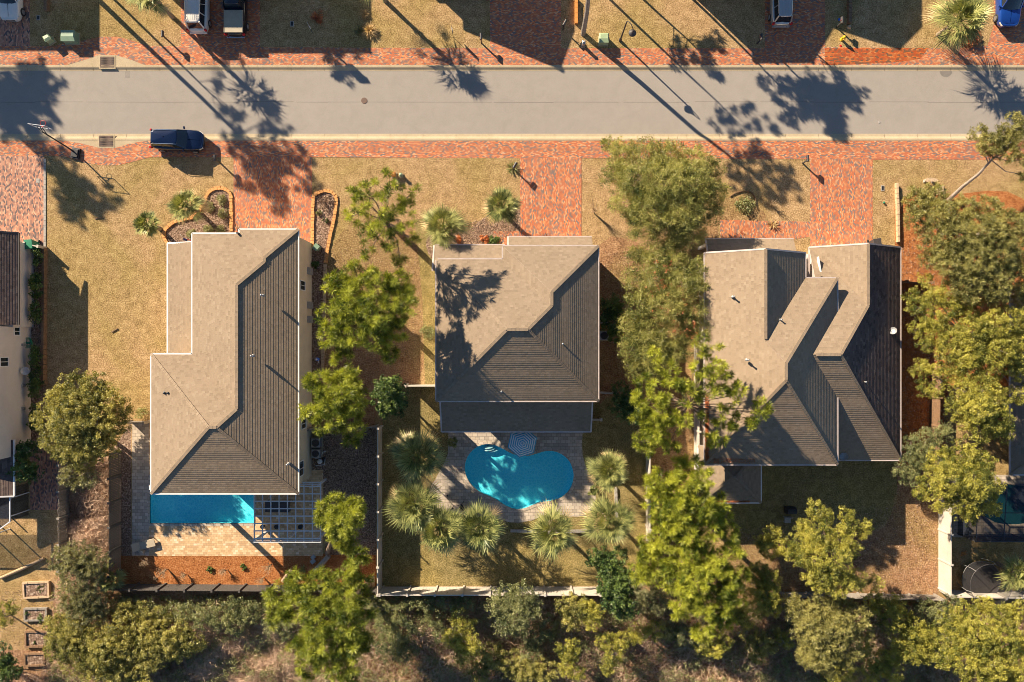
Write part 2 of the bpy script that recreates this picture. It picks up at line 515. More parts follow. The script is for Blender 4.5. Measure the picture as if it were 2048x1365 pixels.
M['shell'] = noisy_ground('pool_plaster', [(0, (0.12, 0.74, 0.84)), (0.5, (0.16, 0.80, 0.88)), (1, (0.2, 0.85, 0.92))], fine=6, bstr=0.1, rough=0.7)
M['step'] = plain('pale_pool_step', (0.55, 0.72, 0.68), 0.7, var=0.05)
M['water'] = water_mat()
M['screen'] = mesh_screen('insect_screen', (0.03, 0.035, 0.05), 0.62)
M['net'] = mesh_screen('trampoline_net', (0.03, 0.03, 0.03), 0.38)
M['dark_frame'] = plain('bronze_frame', (0.05, 0.045, 0.045), 0.5, var=0.1)
M['white_frame'] = plain('white_aluminium', (0.62, 0.64, 0.66), 0.4, var=0.05)
M['matblack'] = plain('trampoline_mat', (0.045, 0.04, 0.04), 0.9, var=0.15)
M['metal_grey'] = plain('galvanised_steel', (0.36, 0.36, 0.35), 0.45, 0.4, var=0.15, scale=8)
M['stone'] = plain('grey_stone', (0.36, 0.33, 0.29), 0.9, var=0.25, scale=4)
M['deadwood'] = plain('dead_wood', (0.42, 0.30, 0.18), 0.95, var=0.4, scale=9)
M['blueplastic'] = plain('blue_plastic', (0.03, 0.14, 0.6), 0.5, var=0.1)

M['pine'] = foliage('pine_needles', (0.06, 0.10, 0.01), (0.52, 0.54, 0.085))
M['pine_gold'] = foliage('gold_pine_needles', (0.08, 0.12, 0.01), (0.58, 0.59, 0.075))
M['oak'] = foliage('oak_leaves', (0.07, 0.085, 0.015), (0.54, 0.48, 0.14))
M['yaupon'] = foliage('fine_leaves', (0.045, 0.075, 0.012), (0.50, 0.47, 0.14))
M['cedar'] = foliage('cedar_sprays', (0.08, 0.105, 0.015), (0.60, 0.54, 0.10))
M['sand'] = foliage('sand_pine_sprays', (0.10, 0.105, 0.03), (0.48, 0.44, 0.15))
M['magnolia'] = foliage('glossy_leaves', (0.015, 0.045, 0.01), (0.15, 0.21, 0.045), 0.1)
M['palm'] = foliage('palm_fronds', (0.045, 0.08, 0.02), (0.52, 0.51, 0.18), 0.15)
M['shrub'] = foliage('shrub_leaves', (0.06, 0.085, 0.03), (0.38, 0.38, 0.16))
M['greybush'] = foliage('grey_green_leaves', (0.09, 0.10, 0.045), (0.40, 0.38, 0.19))
M['twig'] = foliage('dry_twigs', (0.14, 0.08, 0.05), (0.74, 0.52, 0.36), 0.05)
M['drygrass'] = foliage('dry_grass_blades', (0.30, 0.20, 0.09), (0.75, 0.55, 0.28), 0.2)
M['redleaf'] = foliage('russet_leaves', (0.22, 0.05, 0.02), (0.60, 0.22, 0.08), 0.2)

# ------------------------------------------------------------------ the ground and everything laid on it
SHEETS = [0]


def sheet(name, loops, z, mat, kind='structure', label=None, cat=None, skirt=0.0, group=None):
    mb = MB()
    if 0 < z < 0.03:
        z = round(z, 3) + 0.0011 * (SHEETS[0] % 11 - 5) * 0.5; SHEETS[0] += 1
    lp = [[G(x, y, z) for x, y in l] for l in loops]
    flat = [p for l in lp for p in l]
    tr = tessellate_polygon(lp)
    mb.v = [tuple(p) for p in flat]
    for t in tr:
        a, b, c = (flat[i] for i in t)
        if (b - a).cross(c - a).z < 0: t = (t[0], t[2], t[1])
        mb.f.append(tuple(t)); mb.m.append(0)
    if skirt:
        for l in lp:
            n = len(l)
            for i in range(n):
                a, b = l[i], l[(i + 1) % n]
                mb.poly([a, b, b - Vector((0, 0, skirt)), a - Vector((0, 0, skirt))])
    return mb.build(name, mat, label=label, cat=cat, kind=kind, group=group)


def smooth_loop(pts, k=4):
    """closed Catmull-Rom"""
    n = len(pts); out = []
    for i in range(n):
        p0, p1, p2, p3 = pts[i - 1], pts[i], pts[(i + 1) % n], pts[(i + 2) % n]
        for j in range(k):
            t = j / k
            out.append(tuple(0.5 * (2 * p1[d] + (p2[d] - p0[d]) * t + (2 * p0[d] - 5 * p1[d] + 4 * p2[d] - p3[d]) * t * t +
                                    (3 * p1[d] - p0[d] - 3 * p2[d] + p3[d]) * t ** 3) for d in (0, 1)))
    return out


def smooth_open(pts, k=5):
    q = [pts[0]] + list(pts) + [pts[-1]]; out = []
    for i in range(1, len(q) - 2):
        p0, p1, p2, p3 = q[i - 1], q[i], q[i + 1], q[i + 2]
        for j in range(k):
            t = j / k
            out.append(tuple(0.5 * (2 * p1[d] + (p2[d] - p0[d]) * t + (2 * p0[d] - 5 * p1[d] + 4 * p2[d] - p3[d]) * t * t +
                                    (3 * p1[d] - p0[d] - 3 * p2[d] + p3[d]) * t ** 3) for d in (0, 1)))
    out.append(tuple(pts[-1]))
    return out


def rect(x0, y0, x1, y1): return [(x0, y0), (x1, y0), (x1, y1), (x0, y1)]


KIDNEY = smooth_loop([(929.5, 935), (935.5, 913), (951, 896), (969.6, 889), (987, 890), (1004, 897), (1021, 906.4), (1038, 911.5), (1055, 912.4),
                      (1072, 908), (1089, 903), (1106, 902.6), (1123.5, 909), (1139, 923.5), (1146.5, 944), (1146.5, 961), (1139, 980), (1123.5, 994.4),
                      (1106, 1001), (1081, 1005), (1064, 1011), (1046.5, 1017.5), (1029.5, 1018), (1012, 1012), (995, 1001), (978, 992), (961, 985),
                      (946, 973), (934, 956)], 3)
LAP = rect(300, 955, 508, 1047)
DECK2 = [(893, 830), (897, 865), (896, 908), (889, 925), (872, 956), (857, 981), (863, 1009), (880, 1022), (901, 1026), (923, 1029), (950, 1033), (978, 1038), (1004, 1041),
         (1021, 1045), (1038, 1046), (1064, 1041), (1089, 1031), (1115, 1028.6), (1140, 1034), (1166, 1033), (1183, 1021), (1192, 1000), (1190, 975),
         (1183, 956), (1171, 932), (1165, 910), (1164, 889), (1167, 830)]
DECK1 = [(264, 845), (300, 845), (300, 940), (646, 940), (646, 1112), (264, 1112)]
BIG = 4000
sheet('ground', [rect(-BIG, -BIG, BIG + 2000, BIG + 1400), LAP, KIDNEY], -0.12, M['soil'])
sheet('road', [rect(-BIG, 141, BIG + 2000, 268)], -0.114, M['asphalt'])
sheet('lawn_north', [rect(-BIG, -BIG, BIG + 2000, 131)], 0.0, M['lawn'], skirt=0.11)
sheet('lawn_south', [rect(-BIG, 281, BIG + 2000, BIG + 1400), LAP, KIDNEY], 0.0, M['lawn'], skirt=0.11)

# rolled concrete kerbs with transverse joints, one long strip each side
for nm, ya, yb in (('kerb_north', 131, 141), ('kerb_south', 281, 268)):
    mb = MB()
    x = -1200
    sg = 1 if yb > ya else -1
    while x < 3300:
        a, b = x + 0.25, x + 66 - 0.25
        prof = [(ya - sg * 0.6, 0.016), (ya + sg * 3.2, 0.02), (ya + sg * 6, -0.03), (ya + sg * 8, -0.085), (yb + sg * 0.7, -0.108)]
        for (y0, z0), (y1, z1) in zip(prof[:-1], prof[1:]):
            q = [G(a, y0, z0), G(b, y0, z0), G(b, y1, z1), G(a, y1, z1)]
            mb.poly(q if sg < 0 else q)
        x += 66
    mb.build(nm, M['concrete'], kind='structure')

# brick pavements and driveways
sheet('pavement_north', [[(-1500, 95), (60, 93), (106, 93), (130, 86), (165, 82), (200, 74), (235, 74), (262, 81), (300, 93), (362, 93), (362, -200), (520, -200), (520, 95),
                          (980, 97), (980, -200), (1122, -200), (1122, 97), (1530, 97), (1530, -200), (1650, -200), (1650, 95), (1885, 97), (1885, 100), (1975, 92), (1990, 40), (1975, -200), (3500, -200),
                          (3500, 131), (290, 131), (262, 120), (233, 111), (197, 111), (165, 122), (133, 130.5), (-1500, 131)]], 0.012, M['brick'])
sheet('driveway_northwest', [rect(-300, -400, 60, 93)], 0.012, M['brick_worn'])
sheet('apron_north', [[(133, 131), (165, 122), (197, 111), (233, 111), (262, 120), (290, 131)]], 0.010, M['concrete'])
sheet('apron_south', [[(125, 281), (165, 288), (197, 296), (232, 296), (262, 287), (300, 281)]], 0.010, M['concrete'])
sheet('pavement_south', [[(-1500, 281), (125, 281), (165, 288), (197, 296), (232, 296), (262, 287), (300, 281), (3500, 281), (3500, 320), (1745, 320), (1620, 319),
                          (1163, 317), (1040, 317), (625, 315), (467, 315), (400, 315), (300, 315), (262, 325), (235, 331), (205, 331), (170, 326), (130, 314), (93, 312), (-1500, 312)]], 0.012, M['brick'])
sheet('driveway_far_left', [rect(-400, 312, 88, 495)], 0.0125, M['brick_worn'])
sheet('driveway_left', [rect(467, 315, 624, 500)], 0.0125, M['brick_drive'])
sheet('driveway_middle', [[(1040, 317), (1163, 317), (1163, 492), (987, 510), (987, 463), (1040, 463)]], 0.0125, M['brick_drive'])
sheet('driveway_right', [rect(1620, 319, 1745, 510)], 0.0125, M['brick_drive'])
sheet('walk_right', [[(1440, 440), (1620, 444), (1620, 474), (1440, 500)]], 0.012, M['brick_drive'])

# darker olive turf, shade on the grass put into its colour
sheet('shaded_lawn', [rect(765, 770, 1295, 1172), KIDNEY], 0.004, M['lawn_shaded'])
sheet('side_lawn', [[(93, 500), (330, 500), (300, 845), (93, 845)]], 0.003, M['lawn'])
sheet('back_lawn_right', [smooth_loop([(1470, 930), (1780, 900), (1788, 1000), (1765, 1050), (1700, 1075), (1560, 1080), (1480, 1060)], 4)], 0.008, M['lawn_shaded'])
sheet('strip_lawn', [[(830, 440), (875, 430), (880, 560), (880, 768), (850, 768), (845, 600)]], 0.008, M['lawn_shaded'])

# planting beds and pine straw
sheet('bed_left_house', [smooth_loop([(340, 490), (325, 468), (345, 445), (378, 437), (405, 420), (415, 392), (432, 377), (455, 378), (464, 400), (464, 480), (400, 500)], 4)], 0.008, M['mulch'])
sheet('bed_drive_side', [smooth_loop([(627, 420), (629, 394), (640, 383), (660, 382), (673, 395), (672, 430), (660, 490), (650, 520), (648, 620), (648, 720), (625, 745), (620, 640), (622, 500)], 3)], 0.008, M['mulch'])
sheet('straw_under_pines', [smooth_loop([(655, 530), (680, 470), (720, 440), (790, 440), (840, 470), (846, 560), (850, 700), (830, 770), (760, 800), (740, 860), (650, 860), (640, 720)], 4)], 0.004, M['straw_dull'])
sheet('bed_middle_house', [smooth_loop([(868, 520), (852, 490), (868, 462), (930, 460), (960, 442), (980, 428), (1005, 415), (1040, 420), (1040, 462), (988, 464), (988, 492), (900, 500)], 4)], 0.010, M['mulch'])
sheet('straw_between', [smooth_loop([(1190, 497), (1300, 500), (1300, 600), (1400, 560), (1405, 940), (1395, 1180), (1300, 1180), (1300, 860), (1230, 790), (1190, 790)], 3)], 0.006, M['straw_dull'])
sheet('bed_right_house', [smooth_loop([(1400, 500), (1420, 420), (1460, 395), (1510, 410), (1530, 440), (1440, 446), (1440, 500)], 4)], 0.010, M['straw_dull'])
sheet('straw_far_right', [smooth_loop([(1790, 480), (1800, 400), (1900, 390), (2050, 400), (2150, 600), (2050, 760), (1900, 780), (1890, 900), (1860, 920), (1790, 910)], 4)], 0.008, M['straw'])
sheet('straw_back_right', [[(1470, 1060), (1560, 1085), (1700, 1080), (1770, 1055), (1795, 1000), (1792, 900), (1875, 900), (1875, 1195), (1400, 1200)]], 0.006, M['straw_dull'])
sheet('straw_back_left', [[(262, 1108), (650, 1108), (650, 1090), (752, 1090), (752, 1176), (225, 1176), (225, 1112)]], 0.004, M['straw'])
sheet('side_bed_left', [[(225, 1112), (225, 900), (262, 845), (263, 1112)]], 0.004, M['mulch'])  # shaded end of the straw bed, its darkness put into a mulch colour
sheet('mulch_side_left', [[(612, 855), (752, 855), (752, 1110), (652, 1110), (646, 940), (612, 940)]], 0.008, M['mulch'])
sheet('brush_floor', [[(140, 930), (222, 900), (222, 1176), (752, 1190), (1200, 1190), (1880, 1205), (3000, 1215), (3000, 2500), (-1500, 2500), (-1500, 1320), (90, 1300), (120, 1130)]], 0.006, M['soil'])
sheet('shade_bed_left', [rect(62, 495, 92, 905)], 0.008, M['mulch'])
sheet('patio_far_left', [rect(60, 895, 120, 1020)], 0.012, M['brick_worn'])
sheet('pavement_damp', [[(1650, 97), (1856, 97), (1840, 118), (1800, 124), (1700, 129), (1650, 131)]], 0.016, M['brick_wet'])

# decks round the pools (open where the pools are)
sheet('deck_left', [[(264, 845), (300, 845), (300, 1047), (508, 1047), (508, 940), (646, 940), (646, 1112), (264, 1112)]], 0.03, M['tan_paver'], skirt=0.03)
sheet('side_path', [rect(264, 845, 298, 1111)], 0.036, M['grey_paver'])
sheet('porch_floor', [rect(300, 870, 508, 955)], 0.03, M['tan_paver'], skirt=0.03)
sheet('deck_middle', [DECK2, KIDNEY], 0.03, M['grey_paver'], skirt=0.03)


# ------------------------------------------------------------------ pools
def pool(outline, depth, label, rootpx, steps=None):
    root = empty('swimming_pool', G(*rootpx), label, 'pool')
    n = len(outline)
    sh = MB()
    for i in range(n):
        a, b = outline[i], outline[(i + 1) % n]
        sh.poly([G(*a, 0.025), G(*b, 0.025), G(*b, -depth), G(*a, -depth)])
    bot = [G(x, y, -depth) for x, y in outline]
    sh.faces(bot, [tuple(t) for t in tessellate_polygon([bot])])
    sh.build('pool_shell', M['shell'], root)
    cx = sum(p[0] for p in outline) / n; cy = sum(p[1] for p in outline) / n
    wa = MB()
    top = [G(x, y, -0.10) for x, y in outline]
    tr = []
    for t in tessellate_polygon([top]):
        a, b, c = (top[i] for i in t)
        tr.append(tuple(t) if (b - a).cross(c - a).z > 0 else (t[0], t[2], t[1]))
    wa.faces(top, tr)
    wa.build('water', M['water'], root)
    co = MB()
    ar = sum(outline[i][0] * outline[(i + 1) % n][1] - outline[(i + 1) % n][0] * outline[i][1] for i in range(n))
    sgn = 1 if ar > 0 else -1
    for i in range(n):
        a, b = outline[i], outline[(i + 1) % n]
        p, q = outline[i - 1], outline[(i + 2) % n]

        def nrm(u, v):
            d = Vector((v[0] - u[0], v[1] - u[1])); d.normalize(); return Vector((d.y, -d.x)) * sgn
        na = nrm(p, b); nb = nrm(a, q)
        w = 5.5
        A = (a[0] + na.x * w, a[1] + na.y * w); B = (b[0] + nb.x * w, b[1] + nb.y * w)
        co.poly([G(*a, 0.05), G(*b, 0.05), G(*B, 0.05), G(*A, 0.05)])
        co.poly([G(*A, 0.05), G(*B, 0.05), G(*B, 0.0), G(*A, 0.0)])
        co.poly([G(*a, 0.05), G(*b, 0.05), G(*b, -0.02), G(*a, -0.02)])
    co.build('coping', M['grey_paver'], root)
    return root


p1 = pool([(300, 955), (404, 955), (508, 955), (508, 1001), (508, 1047), (404, 1047), (300, 1047), (300, 1001)], 0.62,
          'rectangular blue lap pool along the back of the long left house', (404, 1001))
p2 = pool(KIDNEY, 0.68, 'kidney shaped blue swimming pool behind the middle house', (1040, 955))
mb = MB()
for k, (cx, cy, a, b) in enumerate(((978, 895.5, 9, 3.0), (979, 901, 10, 2.2), (986, 905.5, 9, 1.6))):
    pts = [(cx + a * math.cos(t) , cy + b * math.sin(t) - 0.20 * (cx + a * math.cos(t) - 978)) for t in [2 * math.pi * i / 18 for i in range(18)]]
    mb.prism([G(x, y) for x, y in pts], -0.66, -0.16 - 0.09 * k)
mb.build('entry_steps', M['step'], p2)


# ------------------------------------------------------------------ houses
def clip(poly, nx, off, keep):
    """2d polygon (list of (u,v)); keep v>=off (keep=1) or v<=off (-1)"""
    out = []
    n = len(poly)
    for i in range(n):
        a, b = poly[i], poly[(i + 1) % n]
        da, db = (a[1] - off) * keep, (b[1] - off) * keep
        if da >= 0: out.append(a)
        if (da > 0 > db) or (da < 0 < db):
            t = da / (da - db)
            out.append((a[0] + (b[0] - a[0]) * t, a[1] + (b[1] - a[1]) * t))
    return out


def shingled(mb, pts, course=0.2, lift=0.014):
    """a roof slope built course by course, each lapping the one below"""
    pts = [Vector(p) for p in pts]
    n = Vector((0, 0, 0))
    for i in range(len(pts)):
        a, b = pts[i], pts[(i + 1) % len(pts)]
        n += Vector(((a.y - b.y) * (a.z + b.z), (a.z - b.z) * (a.x + b.x), (a.x - b.x) * (a.y + b.y)))
    n.normalize()
    if n.z < 0: n = -n; pts.reverse()
    u = Vector((-n.y, n.x, 0)).normalized(); v = n.cross(u)
    if v.z < 0: v = -v; u = -u
    o = pts[0]
    q = [((p - o).dot(u), (p - o).dot(v)) for p in pts]
    v0 = min(p[1] for p in q); v1 = max(p[1] for p in q)
    g = math.floor((v0 + o.dot(v)) / 0.2) * 0.2 - o.dot(v)
    while g < v1:
        s = clip(clip(q, 0, g, 1), 0, g + course, -1)
        if len(s) >= 3:
            top = [o + u * a + v * b + n * (lift * (1 - (b - g) / course) + 0.004) for a, b in s]
            mb.poly(top)
            lo = [i for i in range(len(s)) if abs(s[i][1] - g) < 1e-4]
            if len(lo) >= 2:
                a, b = top[lo[0]], top[lo[-1]]
                mb.poly([a, b, b - n * (lift + 0.002), a - n * (lift + 0.002)])
        g += course


def slab_under(mb, pts, t=0.16):
    """fascia and soffit body under a roof slope"""
    pts = [Vector(p) for p in pts]; dz = Vector((0, 0, t))
    n = len(pts)
    P = pts + [p - dz for p in pts]
    F = [(i, (i + 1) % n, n + (i + 1) % n, n + i) for i in range(n)]
    tr = tessellate_polygon([[Vector((p.x, p.y, 0)) for p in pts]])
    mb.faces(P, F)
    mb.faces([p - dz for p in pts], [tuple(t_) for t_ in tr])
    mb.faces([p - Vector((0, 0, 0.004)) for p in pts], [tuple(t_) for t_ in tr])


def block(x0, x1, y0, y1, ze, rise, run_n=None, run_s=None, run_e=None, run_w=None, axis='y'):
    """hip or gable block from its eave rectangle (world metres, y0 = north edge > y1 south). returns (faces, ridges, hips)"""
    if axis == 'y':
        xm = (x0 + x1) / 2
        rn = (x1 - x0) / 2 if run_n is None else run_n
        rs = (x1 - x0) / 2 if run_s is None else run_s
        A = Vector((x0, y0, ze)); B = Vector((x1, y0, ze)); C_ = Vector((x1, y1, ze)); E = Vector((x0, y1, ze))
        P = Vector((xm, y0 - rn, ze + rise)); Q = Vector((xm, y1 + rs, ze + rise))
        fs = [[B, P, Q, C_], [A, E, Q, P]]
        rd = [(P, Q)]
        if rn > 0.01: fs.append([A, P, B]); rd += [(A, P), (B, P)]
        if rs > 0.01: fs.append([E, C_, Q]); rd += [(E, Q), (C_, Q)]
    else:
        ym = (y0 + y1) / 2
        rw = (y0 - y1) / 2 if run_w is None else run_w
        re = (y0 - y1) / 2 if run_e is None else run_e
        A = Vector((x0, y0, ze)); B = Vector((x1, y0, ze)); C_ = Vector((x1, y1, ze)); E = Vector((x0, y1, ze))
        P = Vector((x0 + rw, ym, ze + rise)); Q = Vector((x1 - re, ym, ze + rise))
        fs = [[A, P, Q, B], [E, C_, Q, P]]
        rd = [(P, Q)]
        if rw > 0.01: fs.append([A, E, P]); rd += [(A, P), (E, P)]
        if re > 0.01: fs.append([B, Q, C_]); rd += [(B, Q), (C_, Q)]
    return fs, rd


def eave_px(x0, x1, y0, y1, ze):
    a = W(x0, y0, ze); b = W(x1, y1, ze)
    return a.x, b.x, a.y, b.y


def add_roof(root, name, mat, facesets, ridges, trim, trim_edges, label=None, ground_lift=0.0, cap=True):
    mb = MB()
    for f in facesets:
        shingled(mb, f)
    rf = mb.build(name, mat, root, label=label)
    ub = MB()
    for f in facesets: slab_under(ub, f)
    ub.build('soffit', trim, root)
    if cap:
        for a, b in ridges:
            rc = MB()
            Ln = (b - a).length; n_ = max(2, int(Ln / 0.28))
            for i in range(n_):
                p = a.lerp(b, i / n_); q = a.lerp(b, (i + 1.25) / n_ if i < n_ - 1 else 1)
                d = Vector((0, 0, 0.035)); e = Vector((0, 0, 0.012))
                rc.bar(p + d, q + e + d * 0.4, 0.24, 0.035)
            rc.build('ridge_cap', mat, rf)
    if trim_edges:
        g = MB()
        for a, b in trim_edges:
            g.bar(Vector(a) + Vector((0, 0, -0.03)), Vector(b) + Vector((0, 0, -0.03)), 0.13, 0.12)
        g.build('gutter', trim, root)
    return rf


def wall_box(root, x0, x1, y0, y1, z1, mat, name='walls', z0=0.0, label=None):
    mb = MB(); mb.box(x0, y1, z0, x1, y0, z1)
    return mb.build(name, mat, root, label=label)


def window_on(root, face, pos, zc, w, h, name='window'):
    """face 'E','W','N','S'; pos = (x, y) on the wall face"""
    x, y = pos
    fr = MB(); gl = MB()
    t = 0.05
    if face in 'EW':
        s = 1 if face == 'E' else -1
        def bx(m, a, b, c, d, e0, e1): m.box(min(x + s * e0, x + s * e1), y + a, zc + c, max(x + s * e0, x + s * e1), y + b, zc + d)
    else:
        s = 1 if face == 'N' else -1
        def bx(m, a, b, c, d, e0, e1): m.box(x + a, min(y + s * e0, y + s * e1), zc + c, x + b, max(y + s * e0, y + s * e1), zc + d)
    f = 0.08
    bx(fr, -w / 2 - f, w / 2 + f, h / 2, h / 2 + f, 0, t); bx(fr, -w / 2 - f, w / 2 + f, -h / 2 - f, -h / 2, 0, t * 1.3)
    bx(fr, -w / 2 - f, -w / 2, -h / 2, h / 2, 0, t); bx(fr, w / 2, w / 2 + f, -h / 2, h / 2, 0, t); bx(fr, -0.025, 0.025, -h / 2, h / 2, 0.012, t)
    bx(gl, -w / 2, w / 2, -h / 2, h / 2, 0, 0.02)
    o = fr.build(name, M['white'], root)
    gl.build('window_pane', M['glass'], o)
    return o


def roof_vent(root, px, py, z, h=0.35, r=0.06, mat='metal_grey'):
    p = W(px, py, z)
    mb = MB(); mb.lathe((p.x, p.y, p.z - 0.25), [(r * 1.9, 0), (r * 1.9, 0.26), (r, 0.3), (r, 0.25 + h), (r * 1.3, 0.25 + h), (r * 1.3, 0.3 + h), (0.001, 0.34 + h)], 10)
    mb.build('roof_vent', M[mat], root)


# --- the long house on the left: two storeys, open corner porch over the pool
h1 = empty('house', G(450, 700), 'long two storey cream house with pale tan roof and white gutters beside the lap pool', 'house')
ze = 6.0
ax0, ax1, ay0, ay1 = eave_px(384, 597, 467, 988, ze)
bx0, bx1, by0, by1 = eave_px(302, 597, 708, 988, ze)
fx0, fx1, fy0, fy1 = eave_px(478, 597, 459, 640, ze)
P_ = 0.42
fsA, rdA = block(ax0, ax1, ay0, ay1, ze, (ax1 - ax0) / 2 * P_)
fsF, rdF = block(fx0, fx1, fy0, fy1, ze + 0.006, (fx1 - fx0) / 2 * P_)
hb = (by0 - by1) / 2
fsB, rdB = block(bx0, bx1, by0, by1, ze + 0.003, hb * P_, axis='x')
# keep only what is not covered by the wider block, so shared planes do not fight
E_ = fsA[0]; sA = [[fsA[0][0], fsA[0][1], Vector((fsA[0][1].x, (by0 + by1) / 2 + 2.9, fsA[0][1].z)), Vector((ax1, by0 - 0.002, ze))]]
xr, zr = fsA[0][1].x, fsA[0][1].z
run = (ax1 - ax0) / 2
yv = by0 - run      # where the narrower ridge dies into the wider block
east_all = [Vector((ax1, ay0, ze)), fsA[0][1], Vector((xr, yv, zr)), fsB[3][1], Vector((ax1, by1, ze))]
west_A = [Vector((ax0, ay0, ze)), fsA[0][1], Vector((xr, yv, zr)), Vector((ax0, yv + 0.0, ze)), ]
west_A = [Vector((ax0, ay0, ze)), Vector((ax0, by0, ze)), Vector((xr, by0 - run, zr)), fsA[0][1]]
north_A = [Vector((ax0, ay0, ze)), fsA[0][1], Vector((ax1, ay0, ze))]
north_B = [Vector((bx0, by0, ze)), Vector((ax0, by0, ze)), Vector((xr, by0 - run, zr)), fsB[0][2], fsB[0][1]]
west_B = [Vector((bx0, by0, ze)), Vector((bx0, by1, ze)), fsB[0][1]]
south_B = [Vector((bx0, by1, ze)), Vector((bx1, by1, ze)), fsB[0][2], fsB[0][1]]
apexW, apexE = fsB[0][1], fsB[0][2]
north_A[2] = Vector((ax1, ay0, ze))
xf = (fx0 + fx1) / 2; rf_ = (fx1 - fx0) / 2
fP = Vector((xf, fy0 - rf_, ze + rf_ * P_)); fQ = Vector((xf, ay0 - rf_, ze + rf_ * P_))
front_N = [Vector((fx0, fy0, ze)), Vector((fx1, fy0, ze)), fP]
front_W = [Vector((fx0, fy0, ze)), fP, fQ, Vector((fx0, ay0, ze))]
east_all = [Vector((ax1, fy0, ze)), fP, fQ, fsA[0][1], Vector((xr, yv, zr)), apexE, Vector((ax1, by1, ze))]
north_A = [Vector((ax0, ay0, ze)), fsA[0][1], fQ, Vector((fx0, ay0, ze))]
eastB = [Vector((bx1, by0, ze))]
sl = [east_all, west_A, north_A, north_B, west_B, south_B, front_N, front_W]
rdg = [(Vector((ax1, fy0, ze)), fP), (fP, fQ), (fQ, fsA[0][1]), (fsA[0][1], Vector((xr, yv, zr))), (Vector((xr, yv, zr)), apexE), (apexE, apexW),
       (apexE, Vector((bx1, by1, ze))), (apexW, Vector((bx0, by1, ze))), (apexW, Vector((bx0, by0, ze)))]
c3 = lambda x, y: Vector((x, y, ze))
rim = [c3(ax0, ay0), c3(fx0, ay0), c3(fx0, fy0), c3(ax1, fy0), c3(ax1, by1), c3(bx0, by1), c3(bx0, by0), c3(ax0, by0)]
add_roof(h1, 'roof', M['shingle'], sl, rdg, M['white'], [(rim[i], rim[(i + 1) % 8]) for i in range(8)])
wx1 = (623.5 - CX) / S
mb = MB()
o_ = 0.35
wy1 = -(903 - CY) / S
mb.box(ax0 + o_, wy1, 0, wx1, ay0 - o_, 5.86)
mb.box(fx0 + o_, ay0 - o_ - 0.002, 0, wx1 - 0.003, fy0 - o_, 5.855)
mb.box(bx0 + o_, wy1 + 0.004, 0, ax0 + o_ + 0.1, by0 - o_, 5.857)
# the east part of the back keeps full depth; the west corner is an open two-storey porch
xpe = (520 - CX) / S
mb.box(xpe, by1 + o_, 0, wx1 - 0.004, wy1 + 0.05, 5.853)
mb.build('walls', M['stucco'], h1)
for px_, py_ in ((366, 950), (445, 952)):
    g = G(px_, py_)
    cl = MB(); cl.box(g.x - 0.17, g.y - 0.17, 0.03, g.x + 0.17, g.y + 0.17, 5.84)
    cl.build('porch_column', M['white'], h1)
for yy, zc, w, h in ((573, 2.9, 0.75, 1.25), (748, 4.6, 0.5, 0.5), (846, 2.6, 0.8, 1.2), (932, 3.4, 1.2, 1.3), (640, 4.9, 0.5, 0.8)):
    window_on(h1, 'E', (wx1, -(yy - CY) / S * 0.97), zc, w, h)
for px_, py_ in ((455, 470 + 12),):
    pass
# low side porch roof
lx0, lx1, ly0, ly1 = eave_px(335, 398, 487, 712, 2.9)
mb_lo = [Vector((lx0, ly0, 2.9)), Vector((lx1 + 0.3, ly0, 3.9)), Vector((lx1 + 0.3, ly1 - 0.3, 3.9)), Vector((lx0, ly1 - 0.3, 2.9))]
add_roof(h1, 'porch_roof', M['shingle'], [mb_lo], [], M['white'], [(mb_lo[0], mb_lo[3]), (Vector((lx0, ly0, 2.9)), Vector((lx1, ly0, 3.75)))], cap=False)
wall_box(h1, lx0 + 0.4, ax0 + o_ + 0.02, ly0 - 0.5, ly1, 2.85, M['stucco'], 'porch_wall')
for q in ((526, 591, 7.6), (506, 712, 7.8), (577, 928, 6.5)):
    roof_vent(h1, *q, h=0.45)
for q in ((330, 786, 6.6), (337, 786, 6.7)):
    roof_vent(h1, *q, h=0.12, r=0.08, mat='black')
mb = MB(); g = W(476, 467, 6.1); mb.lathe((g.x, g.y, 5.4), [(0.09, 0), (0.09, 0.9)], 8)
mb.build('downspout', M['dark_frame'], h1)
# wall fittings
for yy in (545, 612, 640):
    g = G(626, yy); mb = MB(); mb.box(wx1, g.y - 0.3, 0.6, wx1 + 0.3, g.y + 0.3, 1.5)
    mb.build('meter_box', M['metal_grey'], h1)

# --- the middle house
h2 = empty('house', G(1035, 660), 'two storey grey brown hip roofed house behind the curved swimming pool', 'house')
ze = 5.5
x0, x1, y0, y1 = eave_px(872, 1197, 518, 803, ze)
nx0, nx1, ny0, ny1 = eave_px(1005, 1197, 492, 803, ze)
P_ = 0.5
dm = (y0 - y1) / 2; rise = dm * P_
aW = Vector((x0 + dm, (y0 + y1) / 2, ze + rise)); aE = Vector((x1 - dm, (y0 + y1) / 2, ze + rise))
xn = (nx0 + nx1) / 2; rn = (nx1 - nx0) / 2
nP = Vector((xn, ny0 - rn, ze + rn * P_)); nQ = Vector((xn, y0 - rn, ze + rn * P_))
v = lambda x, y: Vector((x, y, ze))
sl = [[v(x1, ny0), nP, nQ, aE, v(x1, y1)], [v(nx0, ny0), v(x1, ny0), nP], [v(nx0, ny0), nP, nQ, v(nx0, y0)],
      [v(x0, y0), v(nx0, y0), nQ, aE, aW], [v(x0, y0), aW, v(x0, y1)], [v(x0, y1), aW, aE, v(x1, y1)]]
rdg = [(v(x1, ny0), nP), (nP, nQ), (nQ, aE), (aE, aW), (aE, v(x1, y1)), (aW, v(x0, y1)), (aW, v(x0, y0))]
rim = [v(x0, y0), v(nx0, y0), v(nx0, ny0), v(x1, ny0), v(x1, y1), v(x0, y1)]
